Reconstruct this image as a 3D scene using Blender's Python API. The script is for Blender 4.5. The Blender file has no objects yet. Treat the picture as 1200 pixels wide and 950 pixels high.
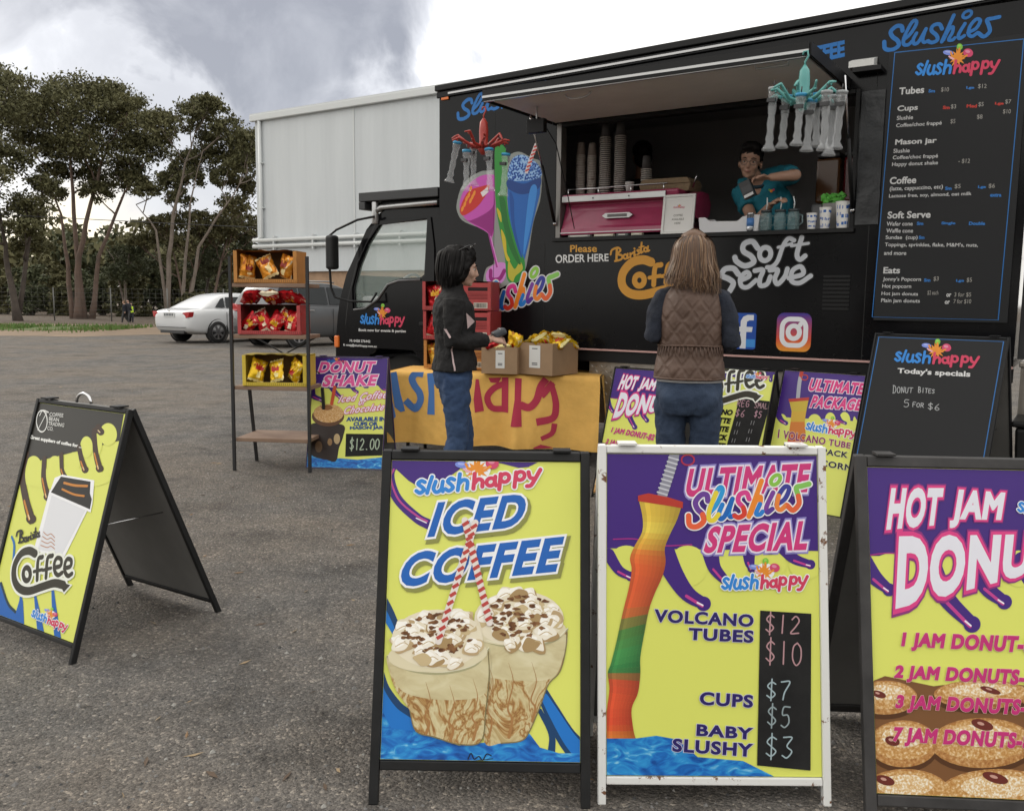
import bpy, bmesh, math, random
from math import sin, cos, pi, radians, sqrt, atan2
from mathutils import Vector, Matrix, noise
from mathutils.geometry import tessellate_polygon

SC = bpy.context.scene
COL = SC.collection
random.seed(7)

# ------------------------------------------------------------------ camera
CAM_H, FPX, CX, CY = 1.35, 1025.0, 600.0, 475.0
_p, _r = radians(6.9), 0.010
_R0, _U0 = Vector((1, 0, 0)), Vector((0, sin(_p), cos(_p)))
CF = Vector((0, cos(_p), -sin(_p)))
CR = _R0 * cos(_r) + _U0 * sin(_r)
CU = _U0 * cos(_r) - _R0 * sin(_r)
CC = Vector((0, 0, CAM_H))
cam = bpy.data.cameras.new('camera')
cam.sensor_fit = 'HORIZONTAL'
cam.sensor_width = 36.0
cam.lens = FPX / 1200.0 * 36.0
cam.clip_start = 0.05
cam.clip_end = 2000
cam_o = bpy.data.objects.new('camera', cam)
COL.objects.link(cam_o)
cam_o.matrix_world = Matrix(((CR.x, CU.x, -CF.x, 0), (CR.y, CU.y, -CF.y, 0), (CR.z, CU.z, -CF.z, CAM_H), (0, 0, 0, 1)))
SC.camera = cam_o

# ------------------------------------------------------------------ world, sun, exposure
SUN_EL, SUN_AZ = radians(30), radians(-48)      # azimuth from +Y towards +X
W = bpy.data.worlds.new('World')
SC.world = W
W.use_nodes = True
def _world():
    nt = W.node_tree
    N, L = nt.nodes, nt.links
    N.clear()
    out = N.new('ShaderNodeOutputWorld')
    sky = N.new('ShaderNodeTexSky')
    sky.sky_type = 'NISHITA'
    sky.sun_disc = False
    sky.sun_elevation = SUN_EL
    sky.sun_rotation = SUN_AZ
    bsky = N.new('ShaderNodeBackground')
    bsky.inputs[1].default_value = 0.10
    L.new(sky.outputs[0], bsky.inputs[0])
    tc = N.new('ShaderNodeTexCoord')
    def math_(op, a, b=None, clamp=False):
        n = N.new('ShaderNodeMath'); n.operation = op; n.use_clamp = clamp
        for i, v in enumerate((a, b)):
            if v is None: continue
            if isinstance(v, (int, float)): n.inputs[i].default_value = v
            else: L.new(v, n.inputs[i])
        return n.outputs[0]
    def noise_(scale, detail, dist, vec, rough=.55):
        n = N.new('ShaderNodeTexNoise'); n.inputs['Scale'].default_value = scale
        n.inputs['Detail'].default_value = detail; n.inputs['Distortion'].default_value = dist
        n.inputs['Roughness'].default_value = rough
        L.new(vec, n.inputs['Vector']); return n.outputs[0]
    def blob(az, el, rad, soft, wob):
        d = Vector((sin(radians(az)) * cos(radians(el)), cos(radians(az)) * cos(radians(el)), sin(radians(el))))
        n = N.new('ShaderNodeVectorMath'); n.operation = 'DISTANCE'
        n.inputs[1].default_value = d
        L.new(tc.outputs['Generated'], n.inputs[0])
        dd = math_('ADD', n.outputs['Value'], math_('MULTIPLY', math_('SUBTRACT', wob, .5), .55))
        m = N.new('ShaderNodeMapRange'); m.interpolation_type = 'SMOOTHSTEP'
        m.inputs['From Min'].default_value = rad + soft; m.inputs['From Max'].default_value = rad - soft
        L.new(dd, m.inputs['Value']); return m.outputs[0]
    n1 = noise_(4.5, 7, .6, tc.outputs['Generated'])
    n2 = noise_(9, 8, .4, tc.outputs['Generated'], .6)
    n3 = noise_(1.6, 4, .2, tc.outputs['Generated'])
    dark = math_('MAXIMUM', blob(-15, 19.5, .185, .075, n1), math_('MULTIPLY', blob(-26, 24, .15, .07, n1), .75), True)
    dark2 = math_('MULTIPLY', blob(-20, 8, .22, .15, n2), .60)
    dk = math_('MAXIMUM', dark, dark2, True)
    ramp = N.new('ShaderNodeValToRGB')                    # bright overcast -> grey-blue cloud belly
    e = ramp.color_ramp.elements
    e[0].position = 0.0; e[0].color = (1.12, 1.09, 1.03, 1)
    e[1].position = 1.0; e[1].color = (.27, .28, .32, 1)
    m = e.new(.45); m.color = (.62, .63, .665, 1)
    L.new(math_('ADD', math_('MULTIPLY', dk, math_('ADD', math_('MULTIPLY', n2, .7), .62)), math_('MULTIPLY', math_('SUBTRACT', n3, .5), .55), True), ramp.inputs[0])
    bcl = N.new('ShaderNodeBackground')
    bcl.inputs[1].default_value = 1.0
    L.new(ramp.outputs[0], bcl.inputs[0])
    warm = N.new('ShaderNodeMix'); warm.data_type = 'RGBA'
    L.new(math_('MULTIPLY', blob(-27, 2.5, .07, .06, n1), .75), warm.inputs[0]); L.new(ramp.outputs[0], warm.inputs[6]); warm.inputs[7].default_value = (1.15, 1.0, .72, 1)
    L.new(warm.outputs[2], bcl.inputs[0])
    mix = N.new('ShaderNodeMixShader')
    mix.inputs[0].default_value = .93
    L.new(bsky.outputs[0], mix.inputs[1]); L.new(bcl.outputs[0], mix.inputs[2])
    L.new(mix.outputs[0], out.inputs[0])
_world()
sun = bpy.data.lights.new('sun', 'SUN')
sun.energy = 0.6
sun.angle = radians(14)
sun.color = (1.0, .93, .82)
sun_o = bpy.data.objects.new('sun', sun)
COL.objects.link(sun_o)
sun_o.rotation_euler = Vector((-sin(SUN_AZ) * cos(SUN_EL), -cos(SUN_AZ) * cos(SUN_EL), -sin(SUN_EL))).to_track_quat('-Z', 'Y').to_euler()
SC.view_settings.view_transform = 'Standard'
SC.view_settings.look = 'None'
SC.view_settings.exposure = 0.55
SC.view_settings.gamma = 1.0
SC.view_settings.use_curve_mapping = False
SC.cycles.use_denoising = True
SC.cycles.max_bounces = 6
SC.cycles.transparent_max_bounces = 12
SC.cycles.caustics_reflective = False
SC.cycles.caustics_refractive = False

# ------------------------------------------------------------------ helpers: pixel rays of the survey, frames
def ray(x, y):
    return CF + CR * ((x - CX) / FPX) - CU * ((y - CY) / FPX)
def ground(x, y, z=0.0):
    d = ray(x, y)
    return CC + d * ((z - CAM_H) / d.z)
def atY(x, y, Y):
    d = ray(x, y)
    return CC + d * (Y / d.y)
def hexc(h):
    h = h.lstrip('#')
    c = [int(h[i:i + 2], 16) / 255 for i in (0, 2, 4)]
    return tuple((v / 12.92 if v <= .04045 else ((v + .055) / 1.055) ** 2.4) for v in c) + (1,)

# ------------------------------------------------------------------ materials
MATS = {}
def mat(name, col, rough=.6, metal=0.0, noise_amt=.0, noise_scale=20, bump=0.0, bump_scale=60, spec=.5, col2=None, trans=0.0, alpha=1.0, coat=0.0, thresh=None):
    if name in MATS: return MATS[name]
    m = bpy.data.materials.new(name); m.use_nodes = True
    nt = m.node_tree; N, L = nt.nodes, nt.links
    b = N['Principled BSDF']
    c = hexc(col) if isinstance(col, str) else tuple(col) + (1,)
    b.inputs['Base Color'].default_value = c
    b.inputs['Roughness'].default_value = rough
    b.inputs['Metallic'].default_value = metal
    b.inputs['Specular IOR Level'].default_value = spec
    if trans: b.inputs['Transmission Weight'].default_value = trans
    if alpha < 1: b.inputs['Alpha'].default_value = alpha
    if coat: b.inputs['Coat Weight'].default_value = coat; b.inputs['Coat Roughness'].default_value = .08
    tc = None
    if noise_amt or col2 or bump:
        tc = N.new('ShaderNodeTexCoord')
    if noise_amt or col2:
        n = N.new('ShaderNodeTexNoise'); n.inputs['Scale'].default_value = noise_scale; n.inputs['Detail'].default_value = 6
        n.inputs['Roughness'].default_value = .65
        L.new(tc.outputs['Object'], n.inputs['Vector'])
        r = N.new('ShaderNodeValToRGB')
        if thresh: r.color_ramp.elements[0].position, r.color_ramp.elements[1].position = thresh
        else: r.color_ramp.elements[0].position, r.color_ramp.elements[1].position = .3, .7
        c2 = (hexc(col2) if isinstance(col2, str) else tuple(col2) + (1,)) if col2 else tuple(min(1, v * (1 + noise_amt)) for v in c[:3]) + (1,)
        c1 = c if col2 else tuple(v * (1 - noise_amt) for v in c[:3]) + (1,)
        r.color_ramp.elements[0].color = c1; r.color_ramp.elements[1].color = c2
        L.new(n.outputs[0], r.inputs[0]); L.new(r.outputs[0], b.inputs['Base Color'])
    if bump:
        n = N.new('ShaderNodeTexNoise'); n.inputs['Scale'].default_value = bump_scale; n.inputs['Detail'].default_value = 5
        L.new(tc.outputs['Object'], n.inputs['Vector'])
        bp = N.new('ShaderNodeBump'); bp.inputs['Strength'].default_value = bump; bp.inputs['Distance'].default_value = .02
        L.new(n.outputs[0], bp.inputs['Height']); L.new(bp.outputs[0], b.inputs['Normal'])
    MATS[name] = m
    return m
def paint(h, rough=.38):
    """printed or painted flat colour"""
    return mat('print_' + h.lstrip('#').lower() + ('' if rough == .38 else '_%d' % int(rough * 100)), h, rough, spec=.35)
def ramp_mat(name, stops, kind='noise', scale=8, detail=5, rough=.45, stretch=(1, 1, 1), dist=0.0, bump=0):
    """procedural print: colour ramp driven by a noise / voronoi / wave texture"""
    if name in MATS: return MATS[name]
    m = bpy.data.materials.new(name); m.use_nodes = True
    nt = m.node_tree; N, L = nt.nodes, nt.links
    b = N['Principled BSDF']; b.inputs['Roughness'].default_value = rough
    b.inputs['Specular IOR Level'].default_value = .35
    tc = N.new('ShaderNodeTexCoord'); mp = N.new('ShaderNodeMapping'); mp.inputs['Scale'].default_value = stretch
    L.new(tc.outputs['Object'], mp.inputs[0])
    if kind == 'noise':
        t = N.new('ShaderNodeTexNoise'); t.inputs['Scale'].default_value = scale; t.inputs['Detail'].default_value = detail; t.inputs['Distortion'].default_value = dist
        o = t.outputs[0]
    elif kind == 'voronoi':
        t = N.new('ShaderNodeTexVoronoi'); t.inputs['Scale'].default_value = scale; o = t.outputs['Distance']
    else:
        t = N.new('ShaderNodeTexWave'); t.inputs['Scale'].default_value = scale; t.inputs['Distortion'].default_value = dist; t.inputs['Detail'].default_value = detail
        t.bands_direction = 'Z' if kind == 'waveZ' else 'X'; o = t.outputs[0]
    L.new(mp.outputs[0], t.inputs['Vector'])
    r = N.new('ShaderNodeValToRGB'); el = r.color_ramp.elements
    while len(el) < len(stops): el.new(.5)
    for e, (p_, c_) in zip(el, stops): e.position = p_; e.color = hexc(c_)
    L.new(o, r.inputs[0]); L.new(r.outputs[0], b.inputs['Base Color'])
    if bump:
        bp = N.new('ShaderNodeBump'); bp.inputs['Strength'].default_value = bump; bp.inputs['Distance'].default_value = .02
        L.new(o, bp.inputs['Height']); L.new(bp.outputs[0], b.inputs['Normal'])
    MATS[name] = m
    return m

# ------------------------------------------------------------------ object tree
def tag(o, label=None, cat=None, group=None, kind=None):
    if label: o['label'] = label
    if cat: o['category'] = cat
    if group: o['group'] = group
    if kind: o['kind'] = kind
    return o
def thing(name, label, cat, loc=(0, 0, 0), rz=0.0, group=None):
    o = bpy.data.objects.new(name, None); COL.objects.link(o)
    o.empty_display_size = .1
    o.location = loc; o.rotation_euler = (0, 0, rz)
    return tag(o, label, cat, group)
def copy_tree(o, parent=None):
    c = o.copy(); COL.objects.link(c); c.parent = parent
    for ch in list(o.children): copy_tree(ch, c)
    return c

class MB:
    """mesh builder: shapes collect into ONE mesh object with material slots"""
    def __init__(s):
        s.v, s.f, s.mi, s.mats, s.sm = [], [], [], [], []
        s.M = Matrix()
    def slot(s, m):
        if m not in s.mats: s.mats.append(m)
        return s.mats.index(m)
    def add(s, verts, faces, m, smooth=False):
        b = len(s.v); i = s.slot(m)
        s.v += [s.M @ Vector(v) for v in verts]
        for f in faces:
            s.f.append([b + k for k in f]); s.mi.append(i); s.sm.append(smooth)
    def box(s, c, d, m, R=None):
        x, y, z = d[0] / 2, d[1] / 2, d[2] / 2
        vs = [Vector((sx * x, sy * y, sz * z)) for sx in (-1, 1) for sy in (-1, 1) for sz in (-1, 1)]
        if R: vs = [R @ v for v in vs]
        vs = [v + Vector(c) for v in vs]
        s.add(vs, [(0, 1, 3, 2), (4, 6, 7, 5), (0, 4, 5, 1), (2, 3, 7, 6), (0, 2, 6, 4), (1, 5, 7, 3)], m)
    def span(s, a, b, m):
        s.box([(a[i] + b[i]) / 2 for i in range(3)], [abs(b[i] - a[i]) for i in range(3)], m)
    def bar(s, p0, p1, w, h, m, up=(0, 0, 1)):
        p0, p1 = Vector(p0), Vector(p1); d = (p1 - p0); L = d.length; d.normalize()
        u = Vector(up); x = d.cross(u)
        if x.length < 1e-4: x = d.cross(Vector((1, 0, 0)))
        x.normalize(); u = x.cross(d)
        R = Matrix((x, d, u)).transposed()
        s.box((p0 + p1) / 2, (w, L, h), m, R)
    def tube(s, pts, r, m, n=8, cap=True, ell=None, smooth=True):
        """tube through pts; r number or list; ell=(axis, factor) squashes sections along an axis"""
        pts = [Vector(p) for p in pts]
        rs = r if isinstance(r, (list, tuple)) else [r] * len(pts)
        vs, fs = [], []
        prev = None
        for i, p in enumerate(pts):
            t = (pts[min(i + 1, len(pts) - 1)] - pts[max(i - 1, 0)])
            t = t.normalized() if t.length > 1e-9 else Vector((0, 0, 1))
            if prev is None:
                x = t.cross(Vector((0, 0, 1)))
                if x.length < .1: x = t.cross(Vector((0, 1, 0)))
                x.normalize()
            else:
                x = prev - t * prev.dot(t)
                if x.length < 1e-5: x = t.orthogonal()
                x.normalize()
            prev = x; y = t.cross(x)
            for k in range(n):
                a = 2 * pi * k / n
                o = (x * cos(a) + y * sin(a)) * rs[i]
                if ell:
                    ax = Vector(ell[0]).normalized(); o = o + ax * o.dot(ax) * (ell[1] - 1)
                vs.append(p + o)
        for i in range(len(pts) - 1):
            for k in range(n):
                a, b = i * n + k, i * n + (k + 1) % n
                fs.append((a, b, b + n, a + n))
        if cap:
            fs.append(tuple(range(n))[::-1]); fs.append(tuple(range((len(pts) - 1) * n, len(pts) * n)))
        s.add(vs, fs, m, smooth)
    def cyl(s, p0, p1, r, m, n=16, r2=None):
        s.tube([p0, p1], [r, r if r2 is None else r2], m, n)
    def lathe(s, prof, m, c=(0, 0, 0), n=20, axis='Z', smooth=True, sx=1, sy=1, cap=True):
        c = Vector(c); vs, fs = [], []
        for (r, h) in prof:
            for k in range(n):
                a = 2 * pi * k / n
                v = Vector((r * cos(a) * sx, r * sin(a) * sy, h))
                if axis == 'Y': v = Vector((v.x, v.z, v.y))
                if axis == 'X': v = Vector((v.z, v.x, v.y))
                vs.append(c + v)
        for i in range(len(prof) - 1):
            for k in range(n):
                a, b = i * n + k, i * n + (k + 1) % n
                fs.append((a, b, b + n, a + n))
        if cap and prof[0][0] > 1e-6: fs.append(tuple(range(n))[::-1])
        if cap and prof[-1][0] > 1e-6: fs.append(tuple(range((len(prof) - 1) * n, len(prof) * n)))
        s.add(vs, fs, m, smooth)
    def ball(s, c, r, m, n=14, k=9):
        r = (r, r, r) if isinstance(r, (int, float)) else r
        vs, fs = [], []
        for i in range(k + 1):
            th = pi * i / k
            for j in range(n):
                a = 2 * pi * j / n
                vs.append((c[0] + r[0] * sin(th) * cos(a), c[1] + r[1] * sin(th) * sin(a), c[2] + r[2] * cos(th)))
        for i in range(k):
            for j in range(n):
                a, b = i * n + j, i * n + (j + 1) % n
                fs.append((a, a + n, b + n, b))
        s.add(vs, fs, m, True)
    def prism(s, poly, axis_fn, depth, m, smooth=False):
        """poly: 2-D outline; axis_fn(x, y, d) -> 3-D; d 0..depth; closed solid"""
        n = len(poly)
        vs = [Vector(axis_fn(x, y, 0)) for x, y in poly] + [Vector(axis_fn(x, y, depth)) for x, y in poly]
        fs = [(i, (i + 1) % n, n + (i + 1) % n, n + i) for i in range(n)]
        tr = tessellate_polygon([[Vector((x, y, 0)) for x, y in poly]])
        fs += [tuple(t) for t in tr] + [tuple(n + i for i in t)[::-1] for t in tr]
        s.add(vs, fs, m, smooth)
    def mesh(s, name):
        me = bpy.data.meshes.new(name)
        me.from_pydata([tuple(v) for v in s.v], [], s.f)
        for m in s.mats: me.materials.append(m)
        me.polygons.foreach_set('material_index', s.mi)
        me.polygons.foreach_set('use_smooth', s.sm)
        me.update()
        return me
    def build(s, name, parent=None, bevel=0.0, fix=True, seg=2):
        me = s.mesh(name)
        if fix:
            bm = bmesh.new(); bm.from_mesh(me)
            bmesh.ops.remove_doubles(bm, verts=bm.verts, dist=1e-6) if len(s.v) < 4000 else None
            bmesh.ops.recalc_face_normals(bm, faces=bm.faces)
            bm.to_mesh(me); bm.free()
        o = bpy.data.objects.new(name, me); COL.objects.link(o)
        if parent: o.parent = parent
        if bevel:
            b = o.modifiers.new('bevel', 'BEVEL'); b.width = bevel; b.segments = seg; b.limit_method = 'ANGLE'; b.angle_limit = radians(40)
            b.harden_normals = False
        return o
def fuse(mb, name, m, parent=None, voxel=.012, smooth=6, wrinkle=0.0, wscale=.12, loc=None):
    """melt the collected shapes into one continuous surface"""
    me = mb.mesh(name + '_raw')
    o = bpy.data.objects.new(name + '_raw', me); COL.objects.link(o)
    r = o.modifiers.new('r', 'REMESH'); r.mode = 'VOXEL'; r.voxel_size = voxel; r.use_smooth_shade = True
    sm = o.modifiers.new('s', 'SMOOTH'); sm.iterations = smooth; sm.factor = .5
    if wrinkle:
        t = bpy.data.textures.new('folds', 'CLOUDS'); t.noise_scale = wscale; t.noise_depth = 3
        d = o.modifiers.new('d', 'DISPLACE'); d.texture = t; d.strength = wrinkle; d.mid_level = .5; d.texture_coords = 'LOCAL'
    dg = bpy.context.evaluated_depsgraph_get(); dg.update()
    new = bpy.data.meshes.new_from_object(o.evaluated_get(dg))
    bpy.data.objects.remove(o); bpy.data.meshes.remove(me)
    new.name = name
    new.materials.clear(); new.materials.append(m)
    for p in new.polygons: p.material_index = 0; p.use_smooth = True
    q = bpy.data.objects.new(name, new); COL.objects.link(q)
    if parent: q.parent = parent
    return q

# ------------------------------------------------------------------ flat artwork on a surface
def catmull(pts, closed=False, n=6):
    P = [Vector((p[0], p[1])) for p in pts]
    if len(P) < 3: return P
    out = []
    N_ = len(P)
    rng = range(N_) if closed else range(N_ - 1)
    for i in rng:
        p0 = P[(i - 1) % N_] if (closed or i > 0) else P[0] * 2 - P[1]
        p1, p2 = P[i], P[(i + 1) % N_]
        p3 = P[(i + 2) % N_] if (closed or i + 2 < N_) else P[-1] * 2 - P[-2]
        for k in range(n):
            t = k / n
            out.append(.5 * ((2 * p1) + (p2 - p0) * t + (2 * p0 - 5 * p1 + 4 * p2 - p3) * t * t + (3 * p1 - p0 - 3 * p2 + p3) * t ** 3))
    if not closed: out.append(P[-1])
    return out
_TX = {}
def text_raw(s, bold, shear, space):
    key = (s, round(bold, 4), shear, space)
    if key in _TX: return _TX[key]
    c = bpy.data.curves.new('t', 'FONT'); c.body = s; c.size = 1; c.shear = shear; c.space_character = space
    c.resolution_u = 4; c.bevel_depth = bold; c.bevel_resolution = 0; c.fill_mode = 'FRONT'; c.space_line = .9
    o = bpy.data.objects.new('t', c); COL.objects.link(o)
    dg = bpy.context.evaluated_depsgraph_get(); dg.update()
    me = bpy.data.meshes.new_from_object(o.evaluated_get(dg))
    vs = [v.co.copy() for v in me.vertices]
    fs = [tuple(p.vertices) for p in me.polygons if all(vs[k].z > -1e-6 for k in p.vertices)]
    bpy.data.objects.remove(o); bpy.data.curves.remove(c); bpy.data.meshes.remove(me)
    used = sorted({k for f in fs for k in f}); mp = {k: i for i, k in enumerate(used)}
    vs = [vs[k] for k in used]; fs = [tuple(mp[k] for k in f) for f in fs]
    _TX[key] = (vs, fs)
    return vs, fs
class Art:
    """2-D shapes on a plane. to3(a, b, layer) -> point in the parent's space; px(x, y) -> (a, b)"""
    STEP = .0003
    def __init__(s, o, ex, ey, ez, px=None):
        s.o, s.ex, s.ey, s.ez, s.px = Vector(o), Vector(ex), Vector(ey), Vector(ez), px
        s.reset()
    def reset(s):
        s.mb = MB(); s.k = 0
    def zoom(s, x0, y0, sc):
        """points read in an enlarged crop of the survey photo"""
        s.z = lambda p: s.px(x0 + p[0] / sc, y0 + p[1] / sc)
        return s
    clip = None
    def emit(s, P, ds, faces, m):
        if not s.clip:
            s.mb.add([s.to3(p[0], p[1], d) for p, d in zip(P, ds)], faces, m); return
        x0, y0, x1, y1 = s.clip
        for f in faces:
            poly = [(P[k][0], P[k][1], ds[k]) for k in f]
            for ax, lim, sg in ((0, x0, 1), (0, x1, -1), (1, y0, 1), (1, y1, -1)):
                q = []
                for i in range(len(poly)):
                    a, b = poly[i], poly[(i + 1) % len(poly)]
                    da, db = (a[ax] - lim) * sg, (b[ax] - lim) * sg
                    if da >= 0: q.append(a)
                    if (da >= 0) != (db >= 0):
                        t = da / (da - db); q.append(tuple(a[j] + (b[j] - a[j]) * t for j in range(3)))
                poly = q
                if len(poly) < 3: break
            if len(poly) >= 3: s.mb.add([s.to3(*p) for p in poly], [tuple(range(len(poly)))], m)
    def to3(s, a, b, d): return s.o + s.ex * a + s.ey * b + s.ez * d
    def poly(s, pts, m, layer, smooth=False, conv=True, eps=None):
        P = [s.z(p) for p in pts] if conv else pts
        P = catmull(P, True) if smooth else [Vector((p[0], p[1])) for p in P]
        s.k += 1
        d = layer * s.STEP + (s.k % 20) * 1.2e-5
        tr = tessellate_polygon([[Vector((p.x, p.y, 0)) for p in P]])
        s.emit(P, [d] * len(P), [tuple(t) for t in tr], m)
    def ring(s, c, r, m, layer, rot=0, n=28, conv=True):
        """filled ellipse; r in the same units as c"""
        pts = []
        for k in range(n):
            a = 2 * pi * k / n
            x, y = r[0] * cos(a), r[1] * sin(a)
            pts.append((c[0] + x * cos(rot) - y * sin(rot), c[1] + x * sin(rot) + y * cos(rot)))
        s.poly(pts, m, layer, conv=conv)
    def stroke(s, pts, w, m, layer, smooth=True, conv=True, closed=False, taper=None, wz=True, n=6, cap=True):
        """ribbon with round ends; w in zoom px (wz) or metres; taper=(w0, w1)"""
        P = [Vector(s.z(p)) for p in pts] if conv else [Vector((p[0], p[1])) for p in pts]
        if conv and wz:
            c = pts[len(pts) // 2]
            q0, q1, q2 = Vector(s.z(c)), Vector(s.z((c[0] + 10, c[1]))), Vector(s.z((c[0], c[1] + 10)))
            f = sqrt((q1 - q0).length * (q2 - q0).length) / 10
        else: f = 1
        if len(P) < 2: return
        if smooth: P = catmull(P, closed, n)
        if closed: P = P + [P[0], P[1]]
        N_ = len(P)
        ws = [(w if taper is None else taper[0] + (taper[1] - taper[0]) * i / (N_ - 1)) * f / 2 for i in range(N_)]
        s.k += 1
        d = layer * s.STEP + (s.k % 20) * 1.2e-5
        Lf, Rt = [], []
        for i, p in enumerate(P):
            t = P[min(i + 1, N_ - 1)] - P[max(i - 1, 0)]
            if t.length < 1e-9: t = Vector((1, 0))
            t.normalize(); nn = Vector((-t.y, t.x))
            Lf.append(p + nn * ws[i]); Rt.append(p - nn * ws[i])
        g_ = 6e-5 / N_
        fs = [(i, i + N_, i + 1 + N_, i + 1) for i in range(N_ - 1)]
        s.emit(Lf + Rt, [d + i * g_ for i in range(N_)] * 2, fs, m)
        if cap and not closed:
            for p, r, q in ((P[0], ws[0], P[1]), (P[-1], ws[-1], P[-2])):
                if r < 1e-5: continue
                a0 = atan2((p - q).y, (p - q).x)
                pp = [p + Vector((cos(a0 + t_), sin(a0 + t_))) * r for t_ in [(-pi / 2) + pi * k / 8 for k in range(9)]]
                s.emit(pp, [d + 1.5e-6] * 9, [tuple(range(9))], m)
    def text(s, body, quad, m, layer, bold=.0, shear=0, grow=0.0, space=1.0, conv=True, ref=None):
        """lettering stretched into quad (tl, tr, br, bl); grow widens it into an outline of the same letters"""
        bv, _ = text_raw(body, max(bold, 1e-4) if bold else 0, shear, space)
        x0, x1 = min(v.x for v in bv), max(v.x for v in bv)
        y0, y1 = min(v.y for v in bv), max(v.y for v in bv)
        vs, fs = text_raw(body, bold + grow, shear, space)
        q = [Vector(s.z(p)) if conv else Vector(p) for p in quad]
        zt = max(max(v.z for v in vs), 1e-6)
        d = layer * s.STEP
        out = []
        for v in vs:
            a, b = (v.x - x0) / (x1 - x0), (v.y - y0) / (y1 - y0)
            top = q[0] + (q[1] - q[0]) * a; bot = q[3] + (q[2] - q[3]) * a
            p = bot + (top - bot) * b
            out.append((p.x, p.y))
        s.emit(out, [d + .0002 * (v.z / zt) for v in vs], fs, m)
    def line(s, body, x, y, h, m, layer, bold=.03, shear=0, w=None, space=1.0, dy=0, conv=True, cap=None):
        """one line whose letters keep their own proportions: left end (x, y) on the base line, capital height h, optional width w"""
        vs, fs = text_raw(body, bold, shear, space)
        x0, x1 = min(v.x for v in vs), max(v.x for v in vs)
        H = .70
        if conv:
            p0 = Vector(s.z((x, y))); p1 = Vector(s.z((x + 10, y + dy))); pu = Vector(s.z((x, y - 10)))
            ex, ey = (p1 - p0) / 10, (pu - p0) / 10
        else: p0 = Vector((x, y)); ex, ey = Vector((1, dy)), Vector((0, 1))
        sy = h / H; sx = (w / (x1 - x0)) if w else sy
        zt = max(max(v.z for v in vs), 1e-6); d = layer * s.STEP
        s.mb.add([s.to3(*(p0 + ex * ((v.x - x0) * sx) + ey * (v.y * sy)), d + .0002 * (v.z / zt)) for v in vs], fs, m)
    def build(s, name, parent):
        mb = s.mb
        o = mb.build(name, parent, fix=False)
        # every flat face looks outwards
        me = o.data
        wn = s.ez
        bm = bmesh.new(); bm.from_mesh(me)
        bm.normal_update()
        for f in bm.faces:
            if f.normal.dot(wn) < 0: f.normal_flip()
        bm.to_mesh(me); bm.free()
        s.reset()
        return o
def plane_px(root_mat, o, ex, ey, ez):
    """survey pixel -> (a, b) on a plane given in the thing's local space"""
    R3 = root_mat.to_3x3()
    O, X, Y, Z = root_mat @ Vector(o), R3 @ Vector(ex), R3 @ Vector(ey), R3 @ Vector(ez)
    def f(x, y):
        d = ray(x, y); P = CC + d * ((O - CC).dot(Z) / d.dot(Z))
        return ((P - O).dot(X), (P - O).dot(Y))
    return f
def root_matrix(loc, rz): return Matrix.Translation(Vector(loc)) @ Matrix.Rotation(rz, 4, 'Z')
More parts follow.
